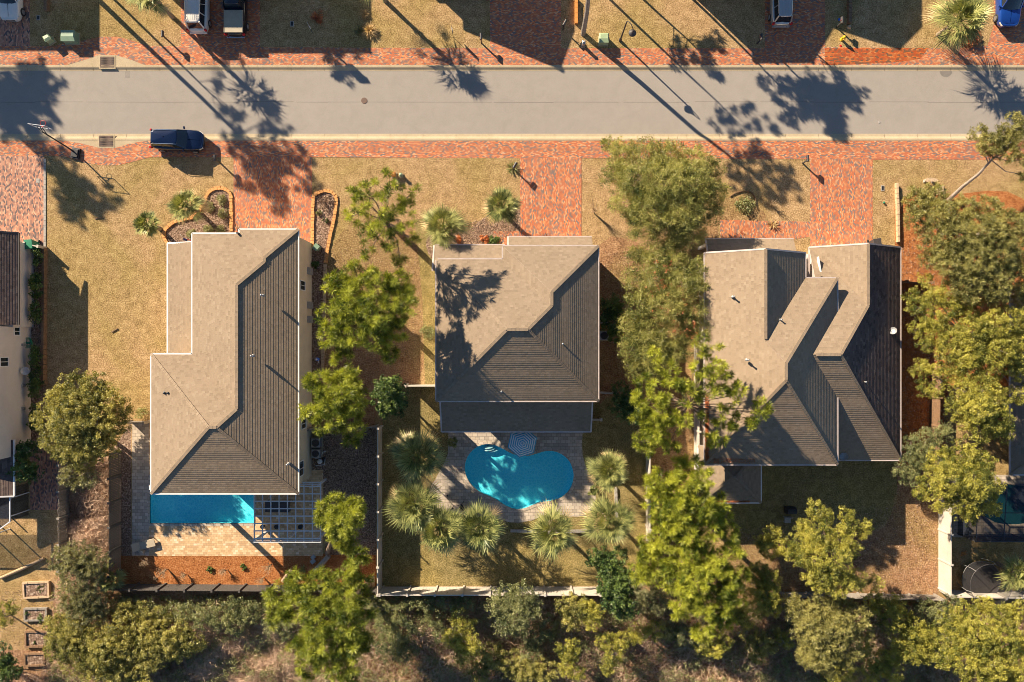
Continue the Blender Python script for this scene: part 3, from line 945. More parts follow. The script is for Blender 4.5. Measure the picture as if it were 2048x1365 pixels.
add_roof(h2, 'roof', M['shingle_b'], sl, rdg, M['trim_pink'], [(rim[i], rim[(i + 1) % 6]) for i in range(6)])
mb = MB()
mb.box(x0 + .45, y1 + .45, 0, x1 - .45, y0 - .45, 5.36); mb.box(nx0 + .45, y0 - .5, 0, x1 - .455, ny0 - .45, 5.355)
mb.build('walls', M['siding'], h2)
def shed(root, pxr, zlo, zhi, mat, trim, name='porch_roof', high='S'):
    """low lean-to roof; its low eave rectangle in survey pixels at zlo"""
    a = W(pxr[0], pxr[1], zlo); b = W(pxr[2], pxr[3], zlo)
    if high == 'S':
        q = [Vector((a.x, a.y, zlo)), Vector((b.x, a.y, zlo)), Vector((b.x, b.y, zhi)), Vector((a.x, b.y, zhi))]
        e = [(q[0], q[1]), (q[0], q[3])]
    else:
        q = [Vector((a.x, a.y, zhi)), Vector((b.x, a.y, zhi)), Vector((b.x, b.y, zlo)), Vector((a.x, b.y, zlo))]
        e = [(q[3], q[2]), (q[0], q[3]), (q[1], q[2])]
    add_roof(root, name, mat, [q], [], trim, e, cap=False)
    return q
q = shed(h2, (1016, 474, 1184, 520), 3.0, 4.3, M['shingle_b'], M['trim_pink'])
wall_box(h2, q[0].x + .4, q[1].x - .4, q[0].y - .5, ny0 - .6, 3.0, M['siding'], 'garage_wall')
q = shed(h2, (868, 490, 1010, 545), 3.0, 4.3, M['shingle_b'], M['trim_pink'])
wall_box(h2, q[0].x + .4, q[1].x - .4, q[0].y - .5, y0 - .5, 3.0, M['siding'], 'entry_wall')
q = shed(h2, (883, 785, 1182, 864), 2.9, 4.4, M['shingle_b'], M['trim_pink'], high='N')
for i in range(5):
    xx = q[0].x + 0.5 + (q[1].x - q[0].x - 1.0) * i / 4
    mb = MB(); mb.box(xx - 0.12, q[2].y + 0.4, 0.03, xx + 0.12, q[2].y + 0.64, 2.85)
    mb.build('porch_column', M['white'], h2)
roof_vent(h2, 1125, 688, 6.8, h=0.4); roof_vent(h2, 1003, 783, 5.9, h=0.2)
for xx in (900, 950, 1100, 1150):
    g = G(xx, 500); window_on(h2, 'N', (g.x, (ny0 if xx > 1000 else y0) - .45), 4.4, 1.1, 1.1)
for yy in (570, 640, 730):
    g = G(0, yy); window_on(h2, 'W', (x0 + .45, g.y), 4.2, 1.0, 1.2)
    window_on(h2, 'E', (x1 - .45, g.y), 4.2, 1.0, 1.2)

# --- the right house: tall hipped part, front gables, low wing
h3 = empty('house', G(1590, 730), 'big right hand house with several dark brown gables and valleys', 'house')
ze = 5.6
mx0, mx1, my0, my1 = eave_px(1409, 1675, 556, 930, ze)
fsM, rdM = block(mx0, mx1, my0, my1, ze, (mx1 - mx0) / 2 * 0.6, run_n=7.0, run_s=7.2)
gx0, gx1, gy0, gy1 = eave_px(1409, 1611, 506, 740, ze)
zg = (gx1 - gx0) / 2 * 0.6
xg = (gx0 + gx1) / 2
# the gable dies into the north slope of the tall part
yend = my0 - zg / ((mx1 - mx0) / 2 * 0.6 / 7.0)
gW = [Vector((gx0, gy0, ze)), Vector((xg, gy0, ze + zg)), Vector((xg, yend, ze + zg)), Vector((gx0, my0, ze))]
gE = [Vector((gx1, gy0, ze)), Vector((xg, gy0, ze + zg)), Vector((xg, yend, ze + zg)), Vector((gx1, my0, ze))]
sl = fsM + [gW, gE]
rdg = rdM + [(Vector((xg, gy0, ze + zg)), Vector((xg, yend + .2, ze + zg)))]
rdg = [r for r in rdg if not (abs(r[0].x - mx0) < .01 and abs(r[0].y - my0) < .01)]
rim = [(Vector((gx0, gy0, ze)), Vector((gx0, my1, ze))), (Vector((mx0, my1, ze)), Vector((mx1, my1, ze))), (Vector((mx1, my1, ze)), Vector((mx1, my0, ze))),
       (Vector((gx1, my0, ze)), Vector((mx1, my0, ze))), (Vector((gx1, my0, ze)), Vector((gx1, gy0, ze))),
       (Vector((gx0, gy0, ze)), Vector((xg, gy0, ze + zg))), (Vector((gx1, gy0, ze)), Vector((xg, gy0, ze + zg)))]
add_roof(h3, 'roof', M['shingle'], sl, rdg, M['trim_pink'], rim)
# low wing
zl = 3.0
wx0, wx1_, wy0, wy1_ = eave_px(1618, 1801, 495, 921, zl)
zr2 = (wx1_ - wx0) / 2 * 0.6; xm2 = (wx0 + wx1_) / 2
az = 7.28; ayy = -1.1; aEx = wx1_ - (az - zl) / 0.6; aWx = 24.0
xpf = mx1 - .5
kN = (az - zl) / (wy0 - ayy)
yg2 = wy0 - zr2 / kN
eastf = [Vector((wx1_, wy0, zl)), Vector((xm2, wy0, zl + zr2)), Vector((xm2, yg2, zl + zr2)), Vector((aEx, ayy, az)), Vector((wx1_, wy1_, zl))]
ywN = 5.1
westf = [Vector((wx0, wy0, zl)), Vector((xm2, wy0, zl + zr2)), Vector((xm2, yg2, zl + zr2)), Vector((wx0, wy0, zl))]
northf = [Vector((wx0, wy0, zl)), Vector((xm2, yg2, zl + zr2)), Vector((aEx, ayy, az)), Vector((aWx, ayy, az)), Vector((aWx, ywN, zl + (wy0 - ywN) * kN)), Vector((wx0, ywN, zl + (wy0 - ywN) * kN))]
westf = [Vector((wx0, wy0, zl)), Vector((xm2, wy0, zl + zr2)), Vector((xm2, yg2, zl + zr2))]
southf = [Vector((aWx, ayy, az)), Vector((aEx, ayy, az)), Vector((wx1_, wy1_, zl)), Vector((aWx, wy1_, zl))]
rdg = [(Vector((xm2, wy0, zl + zr2)), Vector((xm2, yg2, zl + zr2))), (Vector((xm2, yg2, zl + zr2)), Vector((aEx, ayy, az))), (Vector((aEx, ayy, az)), Vector((aWx + .6, ayy, az))),
       (Vector((aEx, ayy, az)), Vector((wx1_, wy1_, zl)))]
trim = [(Vector((wx1_, wy0, zl)), Vector((wx1_, wy1_, zl))), (Vector((wx1_, wy1_, zl)), Vector((mx1 + .1, wy1_, zl))), (Vector((wx0, wy0, zl)), Vector((wx0, ywN + .3, zl))),
        (Vector((wx0, wy0, zl)), Vector((xm2, wy0, zl + zr2))), (Vector((wx1_, wy0, zl)), Vector((xm2, wy0, zl + zr2)))]
add_roof(h3, 'wing_roof', M['shingle_c'], [eastf], [], M['trim_pink'], trim, cap=False)  # east slope of the same roof, shade put into a darker shingle
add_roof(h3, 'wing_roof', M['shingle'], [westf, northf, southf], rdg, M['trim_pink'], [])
mb = MB()
mb.box(mx0 + 1.0, my1 + .5, 0, mx1 - .45, my0 - .45, 5.46)
mb.box(mx0 + 1.004, my0 - .5, 0, gx1 - .45, gy0 - .45, 5.455)
mb.poly([Vector((gx0 + 1.0, gy0 - .45, 5.4)), Vector((gx1 - .45, gy0 - .45, 5.4)), Vector((xg, gy0 - .45, ze + zg - .35))])
mb.box(wx0 + .3, wy1_ + .5, 0, wx1_ - .5, wy0 - .45, 2.86)
mb.box(mx1 - .5, wy1_ + .504, 0, wx0 + .35, my0 - .5, 2.855)
mb.poly([Vector((wx0 + .3, wy0 - .45, 2.86)), Vector((wx1_ - .5, wy0 - .45, 2.86)), Vector((xm2, wy0 - .45, zl + zr2 - .3))])
mb.build('walls', M['siding'], h3)
q = shed(h3, (1411, 478, 1587, 530), 3.0, 4.2, M['shingle'], M['trim_pink'])
for t in (0.03, 0.5, 0.97):
    xx = q[0].x + (q[1].x - q[0].x) * t
    mb = MB(); mb.box(xx - .13, q[0].y - .6, 0, xx + .13, q[0].y - .34, 2.9)
    mb.build('porch_column', M['white'], h3)
ex0, ex1, ey0, ey1 = eave_px(1396, 1522, 915, 1006, 3.0)
fsX, rdX = block(ex0, ex1, ey0 + 1.0, ey1, 3.0, (ey0 + 1.0 - ey1) / 2 * .55, axis='x', run_w=2.6, run_e=2.6)
add_roof(h3, 'back_room_roof', M['shingle_b'], fsX, rdX, M['white'], [(Vector((ex0, ey1, 3)), Vector((ex1, ey1, 3))), (Vector((ex1, ey1, 3)), Vector((ex1, ey0 + 1, 3))), (Vector((ex0, ey1, 3)), Vector((ex0, ey0 + 1, 3)))])
wall_box(h3, ex0 + .4, ex1 - .4, my1 + .6, ey1 + .4, 2.88, M['siding'], 'back_room_wall')
for q in ((1466, 594, 7.0), (1494, 720, 7.9), (1728, 764, 5.6), (1560, 640, 7.3)):
    roof_vent(h3, *q, h=0.35)
# pale wedge beside the front gable, leaf litter in the valley
mb = MB(); a = W(1635, 514, 3.75); b = W(1644, 554, 3.95); c = W(1637, 554, 3.7)
mb.prism([a, b, c], 3.6, 4.05); mb.build('pale_wedge', M['white'], h3)
mb = MB(); a = W(1611, 512, 3.4); mb.box(a.x - .15, a.y - 1.9, 0, a.x + .12, a.y, 3.2); mb.build('white_wall_strip', M['white'], h3)  # added white box standing in for a lit strip of garage wall
def dish(root_or_none, p, r, face, name='satellite_dish', mat='metal_grey'):
    mb = MB(); n = 16; d = Vector(face).normalized(); s = d.cross(Vector((0, 0, 1))).normalized(); u = s.cross(d)
    P = [Vector(p) - d * 0.08]; F = []
    for rr, dd in ((0.5, -0.05), (1, 0.03)):
        for k in range(n):
            t = 2 * math.pi * k / n; P.append(Vector(p) + s * (r * rr * math.cos(t)) + u * (r * rr * math.sin(t)) + d * dd)
    for k in range(n):
        F.append((0, 1 + k, 1 + (k + 1) % n)); F.append((1 + k, 1 + (k + 1) % n, 1 + n + (k + 1) % n, 1 + n + k))
    mb.faces(P, F); mb.bar(Vector(p) + d * .4 - u * .1, Vector(p) - u * r, 0.03); mb.bar(Vector(p) - d * .06, Vector(p) - d * .1 - Vector((0, 0, .5)), 0.05)
    return mb.build(name, M[mat], root_or_none)
dish(h3, W(1786, 662, 3.9), 0.32, (-.6, .3, .8))
dish(h3, W(1688, 914, 3.7), 0.36, (-.5, .5, .7))
for q in ((1536, 'N'), (1470, 'N')):
    g = G(q[0], 0); window_on(h3, 'N', (g.x - 2.0, gy0 - .45), 4.3, 1.1, 1.2)
mb = MB(); gd = W(1680, 500, 1.2); mb.box(gd.x - 2.3, wy0 - .45, 0.02, gd.x + 2.3, wy0 - .41, 2.3); mb.build('garage_door', M['white'], h3)

# --- far left house, cut by the frame edge
h4 = empty('house', G(-60, 700), 'pale beige house cut off by the left edge of the picture', 'house')
wxe = (62 - CX) / S
mb = MB()
mb.box(wxe - 14, -(905 - CY) / S, 0, wxe, -(655 - CY) / S, 4.1)
mb.box(wxe - 14.003, -(655 - CY) / S - 0.01, 0, wxe + .25, -(490 - CY) / S, 2.7)
mb.build('walls', M['siding'], h4)
gxe = W(37, 466, 2.8).x
a = W(37, 466, 2.8); b = W(37, 650, 2.8)
f1 = [Vector((a.x, a.y, 2.8)), Vector((a.x, b.y, 2.8)), Vector((a.x - 4.3, b.y, 5.0)), Vector((a.x - 4.3, a.y, 5.0))]
f2 = [Vector((a.x - 8.6, a.y, 2.8)), Vector((a.x - 8.6, b.y, 2.8)), f1[2], f1[3]]
add_roof(h4, 'garage_roof', M['shingle_c'], [f1, f2], [(f1[2], f1[3])], M['dark_frame'], [(f1[0], f1[1]), (f1[0], f1[3])])
hx = W(0, 0, 4.1)
fsL, rdL = block(wxe - 14.3, wxe - 0.02, -(655 - CY) / S - .02, -(905 - CY) / S, 4.12, 3.2, axis='x', run_w=7, run_e=7)
add_roof(h4, 'roof', M['shingle_c'], fsL, rdL, M['white'], [])
a = W(28, 880, 2.6); b = W(28, 993, 2.6)
f1 = [Vector((a.x, a.y, 2.6)), Vector((a.x, b.y, 2.6)), Vector((a.x - 5, b.y, 3.6)), Vector((a.x - 5, a.y, 3.6))]
add_roof(h4, 'back_porch_roof', M['shingle_c'], [f1], [], M['white'], [(f1[0], f1[1]), (f1[1], f1[2])], cap=False)
window_on(h4, 'E', (wxe, -(657 - CY) / S * 1.0 - 0.3), 1.9, 0.62, 0.62)
window_on(h4, 'E', (wxe, -(722 - CY) / S), 3.5, 0.7, 0.9)
for yy in (640, 690, 770, 815):
    mb = MB(); mb.box(wxe, -(yy - CY) / S - .12, .9, wxe + .12, -(yy - CY) / S + .12, 1.3)
    mb.build('wall_fitting', M['metal_grey'], h4)
mb = MB(); g = G(57, 700); mb.box(wxe - 1.2, -(728 - CY) / S, 4.1, wxe - .8, -(722 - CY) / S, 5.0); mb.build('chimney', M['siding'], h4)
mb = MB()
p = [G(0, 985), G(60, 985), G(60, 1062), G(0, 1062)]
for q in ((-70, 985), (-30, 985), (58, 1020), (58, 985), (20, 1058), (-30, 1058)):
    g = G(*q); mb.box(g.x - .04, g.y - .04, 0, g.x + .04, g.y + .04, 2.5)
mb.bar(G(-100, 1058, 2.5), G(20, 1058, 2.5), .09); mb.bar(G(20, 1058, 2.5), G(58, 1030, 2.5), .09); mb.bar(G(58, 1030, 2.5), G(58, 960, 2.5), .09)
mb.bar(G(20, 1058, 2.5), G(20, 985, 2.5), .09)
lan = empty('screened_lanai', G(20, 1020), 'dark screened lanai with white posts at the left edge', 'lanai')
mb.build('lanai_frame', M['white_frame'], lan)
mb = MB(); mb.poly([G(-100, 990, 2.48), G(20, 990, 2.48), G(20, 1057, 2.48), G(-100, 1057, 2.48)]); mb.poly([G(20, 990, 2.47), G(58, 965, 2.47), G(58, 1030, 2.47), G(20, 1057, 2.47)])
mb.poly([G(58, 965, 0.05), G(58, 1030, 0.05), G(58, 1030, 2.47), G(58, 965, 2.47)])
mb.build('lanai_screen', M['screen'], lan)

# --- far right house under the trees, with its screened pool cage
h5 = empty('house', G(2200, 760), 'dark roofed house mostly hidden by trees at the right edge', 'house')
rx0, rx1, ry0, ry1 = eave_px(2020, 2500, 575, 950, 3.2)
fsR, rdR = block(rx0, rx1, ry0, ry1, 3.2, (ry0 - ry1) / 2 * .5, axis='x')
add_roof(h5, 'roof', M['shingle_b'], fsR, rdR, M['trim_pink'], [(Vector((rx0, ry0, 3.2)), Vector((rx0, ry1, 3.2))), (Vector((rx0, ry1, 3.2)), Vector((rx1, ry1, 3.2)))])
wall_box(h5, rx0 + 2.4, rx1 - .5, ry0 - .5, ry1 + .5, 3.05, M['siding'])
cage = empty('pool_cage', G(2000, 1010), 'dark screened pool enclosure beside the trampoline', 'pool cage')
sheet('deck_far_right', [rect(1905, 950, 2600, 1075)], 0.012, M['grey_paver'])
cgx0, cgy0, cgx1, cgy1 = 1915, 955, 2500, 1068
fr = MB(); sc_ = MB()
g0 = G(cgx0, cgy0); g1 = G(cgx1, cgy1); Hc = 2.6
for i in range(12):
    xx = g0.x + (g1.x - g0.x) * i / 11
    fr.bar((xx, g1.y, 0), (xx, g1.y, Hc), .08); fr.bar((xx, g1.y, Hc), (xx, g0.y, Hc + .5), .06)
for t in (0, .5, 1):
    fr.bar((g0.x, g1.y + (g0.y - g1.y) * t, Hc + .5 * t), (g1.x, g1.y + (g0.y - g1.y) * t, Hc + .5 * t), .07)
fr.bar((g0.x, g0.y, 0), (g0.x, g0.y, Hc + .5), .08); fr.bar((g0.x, g1.y, .9), (g1.x, g1.y, .9), .05)
fr.build('cage_frame', M['dark_frame'], cage)
sc_.poly([(g0.x, g1.y, Hc + .03), (g1.x, g1.y, Hc + .03), (g1.x, g0.y, Hc + .53), (g0.x, g0.y, Hc + .53)])
sc_.poly([(g0.x, g1.y, 0.02), (g1.x, g1.y, 0.02), (g1.x, g1.y, Hc), (g0.x, g1.y, Hc)])
sc_.poly([(g0.x, g1.y, 0.02), (g0.x, g0.y, 0.02), (g0.x, g0.y, Hc + .5), (g0.x, g1.y, Hc)])
sc_.build('cage_screen', M['screen'], cage)
mb = MB(); mb.prism([G(x, y) for x, y in smooth_loop([(1935, 990), (1980, 970), (2060, 975), (2120, 1000), (2080, 1040), (1990, 1045)], 4)], 0.0, 0.02)
mb.build('cage_pool_water', plain('deep_teal_water', (0.01, 0.06, 0.075), 0.1, var=.1), cage)

# --- houses north of the street, beyond the top edge; only their shadows reach the picture
def far_house(x0, x1, y0, y1, ze, rise, label, axis='x', rn=None, rs=None, re=None, rw=None):
    """footprint of the eaves in ground survey pixels"""
    r = empty('house', G((x0 + x1) / 2, (y0 + y1) / 2), label, 'house', group='houses north of the street')
    a = G(x0, y0); b = G(x1, y1)
    fs, rd = block(a.x, b.x, a.y, b.y, ze, rise, axis=axis, run_n=rn, run_s=rs, run_e=re, run_w=rw)
    add_roof(r, 'roof', M['shingle_b'], fs, rd, M['white'], [])
    wall_box(r, a.x + .4, b.x - .4, a.y - .4, b.y + .4, ze - .12, M['siding'])
    if axis == 'y' and rs == 0:
        mb = MB(); mb.poly([Vector((a.x + .4, b.y + .38, ze - .2)), Vector((b.x - .4, b.y + .38, ze - .2)), Vector(((a.x + b.x) / 2, b.y + .38, ze + rise - .25))]); mb.build('gable', M['siding'], r)
    for t in (.2, .5, .8):
        window_on(r, 'S', (a.x + (b.x - a.x) * t, b.y + .4), 1.6, 1.1, 1.3)
        if ze > 5: window_on(r, 'S', (a.x + (b.x - a.x) * t, b.y + .4), 4.4, 1.0, 1.2)
    return r
far_house(-230, -4, -330, -91, 6.0, 1.6, 'house whose shadow falls on the top left lawn')
far_house(236, 539, -360, -86, 6.0, 1.8, 'house whose shadow covers the driveway with the white wagon and black pickup')
far_house(775, 993, -330, -85, 4.6, 2.4, 'gabled house whose shadow points down the dark driveway', axis='y', rn=0, rs=0)
far_house(1306, 1424, -330, -66, 6.0, 1.2, 'house whose shadow covers the silver minivan')
far_house(1470, 1654, -390, -125, 5.6, 1.4, 'house whose shadow falls on the lawn by the yellow hydrant', axis='y', rn=0, rs=0)


# ------------------------------------------------------------------ vegetation generators
class Leaves:
    def __init__(self):
        self.q = []; self.t = []; self.mi = []

    def add(self, quads, tint, mi=0):
        self.q.append(np.asarray(quads, dtype=np.float32).reshape(-1, 4, 3)); self.t.append(np.clip(np.asarray(tint, dtype=np.float32), 0, 1)); self.mi.append(mi)

    def build(self, name, mats, parent=None, local=False, **kw):
        q = np.concatenate(self.q); t = np.concatenate(self.t)
        mi = np.concatenate([np.full(len(a), m, dtype=np.int32) for a, m in zip(self.q, self.mi)])
        if parent is not None and not local:
            q = q - np.array(OFF.get(parent.name, (0, 0, 0)), dtype=np.float32)
        n = len(q)
        me = bpy.data.meshes.new(name)
        me.vertices.add(n * 4); me.vertices.foreach_set('co', q.reshape(-1))
        me.loops.add(n * 4); me.loops.foreach_set('vertex_index', np.arange(n * 4, dtype=np.int32))
        me.polygons.add(n); me.polygons.foreach_set('loop_start', np.arange(0, n * 4, 4, dtype=np.int32))
        if not isinstance(mats, (list, tuple)): mats = [mats]
        for m in mats: me.materials.append(m)
        me.polygons.foreach_set('material_index', mi)
        a = me.attributes.new('tint', 'FLOAT', 'POINT'); a.data.foreach_set('value', np.repeat(t, 4))
        me.update(calc_edges=True)
        o = bpy.data.objects.new(name, me); COL.objects.link(o)
        if parent is not None:
            o.parent = parent
        OFF[o.name] = OFF.get(parent.name, Vector((0, 0, 0))) if parent is not None else Vector((0, 0, 0))
        return tag(o, **kw)


def unit(n, zlo=-1.0, zhi=1.0):
    z = RNG.uniform(zlo, zhi, n); a = RNG.uniform(0, 2 * math.pi, n); r = np.sqrt(np.maximum(0, 1 - z * z))
    return np.stack([r * np.cos(a), r * np.sin(a), z], 1)


def perp(d):
    r = unit(len(d)); p = np.cross(d, r); return p / (np.linalg.norm(p, axis=1, keepdims=True) + 1e-6)


def blades(LV, centers, n, length, width, tint, zlo=-0.2, zhi=1.0, mi=0, start=0.06, droop=0.0, tj=0.12):
    """n narrow blades bursting from each centre"""
    c = np.repeat(np.asarray(centers, dtype=np.float64), n, 0); T = np.repeat(np.asarray(tint), n)
    d = unit(len(c), zlo, zhi); Ln = length * RNG.uniform(0.7, 1.15, len(c))[:, None]
    s = perp(d) * width / 2
    a = c + d * start * Ln; m = c + d * 0.55 * Ln; e = c + d * Ln
    m[:, 2] -= droop * 0.3 * Ln[:, 0]; e[:, 2] -= droop * Ln[:, 0]
    LV.add(np.stack([a, m + s, e, m - s], 1), T + RNG.normal(0, tj, len(c)), mi)


def leaves(LV, centers, rc, n, size, tint, mi=0, flat=0.75, tj=0.12, elong=1.7, up=0.0):
    """n little leaves in a ball of radius rc round each centre"""
    c = np.repeat(np.asarray(centers, dtype=np.float64), n, 0); T = np.repeat(np.asarray(tint), n)
    rr = np.repeat(np.asarray(rc) * np.ones(len(centers)), n)[:, None]
    d = unit(len(c)); p = c + d * rr * (RNG.uniform(0.15, 1, len(c)) ** 0.45)[:, None] * np.array([1, 1, flat])
    a = unit(len(c), -0.5, 0.7); b = perp(a)
    sz = size * RNG.uniform(0.6, 1.3, len(c))[:, None]
    LV.add(np.stack([p - a * sz * elong / 2, p + b * sz / 2, p + a * sz * elong / 2, p - b * sz / 2], 1), T + RNG.normal(0, tj, len(c)), mi)


def lobe_points(px, py, rpx, z, dens, zlo=-0.35, flat=0.72, jit=(0.45, 1.08)):
    """points on the outer part of a rounded lobe whose outline shows at (px, py) with radius rpx; z is the height of its widest part"""
    c = W(px, py, z); Rm = rpx * (1 - z / D) / S
    n = max(4, int(dens * Rm * Rm))
    d = unit(n, zlo, 1.0)
    r = RNG.uniform(jit[0], jit[1], n)[:, None]
    return np.array(c) + d * r * Rm * np.array([1, 1, flat]), c, Rm


def make_tree(kind, base, lobes, label, cat='tree', group=None, name=None, top=None, lean=None, bark='bark', dens=1.0, trunk_r=0.2, bare=0.25, world_lobes=False):
    """base: ground survey px; lobes: (px, py, rpx, z)"""
    K = {
        'pine': dict(mat='pine', sub=12.5, f=lambda L_, P, t: blades(L_, P, 74, 0.50, 0.042, t, -0.1, 1.0, tj=.17)),
        'goldpine': dict(mat='pine_gold', sub=14, f=lambda L_, P, t: blades(L_, P, 74, 0.47, 0.042, t, -0.1, 1.0, tj=.17)),
        'oak': dict(mat='oak', sub=60.0, f=lambda L_, P, t: leaves(L_, P, 0.22, 34, 0.075, t, tj=.07)),
        'yaupon': dict(mat='yaupon', sub=64.0, f=lambda L_, P, t: (leaves(L_, P, 0.26, 26, 0.065, t, tj=.08), blades(L_, P, 5, 0.55, 0.03, t + .2, -0.1, 1.0))),
        'cedar': dict(mat='cedar', sub=64.0, f=lambda L_, P, t: leaves(L_, P, 0.21, 36, 0.065, t, flat=0.8, tj=.06)),
        'sand': dict(mat='sand', sub=66.0, f=lambda L_, P, t: (blades(L_, P, 32, 0.30, 0.036, t, -0.3, 1.0, tj=.06))),
        'magnolia': dict(mat='magnolia', sub=52.0, f=lambda L_, P, t: leaves(L_, P, 0.22, 22, 0.10, t, tj=0.2)),
        'shrub': dict(mat='shrub', sub=60.0, f=lambda L_, P, t: leaves(L_, P, 0.21, 28, 0.065, t, tj=.08)),
        'grey': dict(mat='greybush', sub=66.0, f=lambda L_, P, t: (blades(L_, P, 30, 0.27, 0.035, t, -0.3, 1.0, tj=.06))),
    }[kind]
    nm = name or {'pine': 'pine_tree', 'goldpine': 'pine_tree', 'oak': 'oak_tree', 'yaupon': 'broadleaf_tree', 'cedar': 'cedar_tree', 'sand': 'sand_pine',
                  'magnolia': 'magnolia_tree', 'shrub': 'shrub', 'grey': 'shrub'}[kind]
    g = G(*base)
    root = empty(nm, g, label, cat, group)
    LV = Leaves(); tr = MB(); limbs = MB()
    cents = []
    lobes = list(lobes)
    fill = []
    for i_, a_ in enumerate(lobes):
        for b_ in lobes[i_ + 1:]:
            dd_ = math.hypot(a_[0] - b_[0], a_[1] - b_[1])
            if dd_ < (a_[2] + b_[2]) * .95 and dens >= .8 and random.random() < .55:
                fill.append(((a_[0] + b_[0]) / 2, (a_[1] + b_[1]) / 2, (a_[2] + b_[2]) * .32, (a_[3] + b_[3]) / 2 - .15))
    lobes += fill
    for lb in lobes:
        px, py, rp, z = lb[:4]
        P, c, Rm = lobe_points(px, py, rp, z, K['sub'] * dens)
        # crown splits into clumps with their own tone
        hsh = np.sin(P[:, 0] * 1.9 + c.x) + np.cos(P[:, 1] * 1.7 + P[:, 2] * 2.1)
        t = 0.5 + 0.13 * hsh + RNG.normal(0, 0.22, len(P)) + random.uniform(-.08, .08)
        K['f'](LV, P, t)
        cents.append((c, Rm, P))
    zt = max(c.z for c, _, _ in cents)
    top_c = sum((c * 1.0 for c, _, _ in cents), Vector((0, 0, 0))) / len(cents)
    zmin = min(c.z for c, _, _ in cents)
    if cat == 'tree' or zt > 2.5:
        th = Vector((top_c.x, top_c.y, zt + 0.2))
        fork = g.lerp(Vector((top_c.x, top_c.y, 0)), 0.45) + Vector((0, 0, max(0.8, zmin * 0.7)))
        pts = [g + Vector((0, 0, -0.05)), g.lerp(fork, 0.5) + Vector((random.uniform(-.1, .1), random.uniform(-.1, .1), 0)), fork,
               fork.lerp(th, 0.5) + Vector((random.uniform(-.2, .2), random.uniform(-.2, .2), 0)), th]
        tr.tube(pts, [trunk_r * 1.25, trunk_r, trunk_r * 0.85, trunk_r * 0.55, trunk_r * 0.2], 9)
        to = tr.build('trunk', M[bark], root)
        for i, (c, Rm, P) in enumerate(cents):
            s = fork.lerp(th, min(0.9, max(0.0, (c.z - fork.z) / max(0.1, th.z - fork.z) * 0.7)))
            mid = s.lerp(c, 0.55) + Vector((random.uniform(-.25, .25), random.uniform(-.25, .25), -0.1))
            limbs.tube([s, mid, c + Vector((0, 0, 0.1))], [trunk_r * 0.3, trunk_r * 0.2, trunk_r * 0.08], 6)
            k = min(len(P), 9 if kind in ('pine', 'goldpine') else 6)
            for j in range(k):
                e = Vector(P[(j * 7) % len(P)]); a = mid.lerp(c, random.uniform(0.1, 1))
                limbs.tube([a, a.lerp(e, 0.5) + Vector((0, 0, -0.08)), e], [trunk_r * 0.11, trunk_r * 0.08, 0.01], 4, caps=False)
        limbs.build('branches', M[bark], root)
    else:
        st = MB()
        for i, (c, Rm, P) in enumerate(cents):
            for j in range(4):
                e = Vector(P[(j * 5) % len(P)])
                st.tube([g + Vector((random.uniform(-.08, .08), random.uniform(-.08, .08), 0)), g.lerp(e, 0.5), e], [0.04, 0.03, 0.01], 4, caps=False)
        st.build('stems', M[bark], root)
    LV.build('crown' if cat == 'tree' else 'foliage', M[K['mat']], root)
    return root


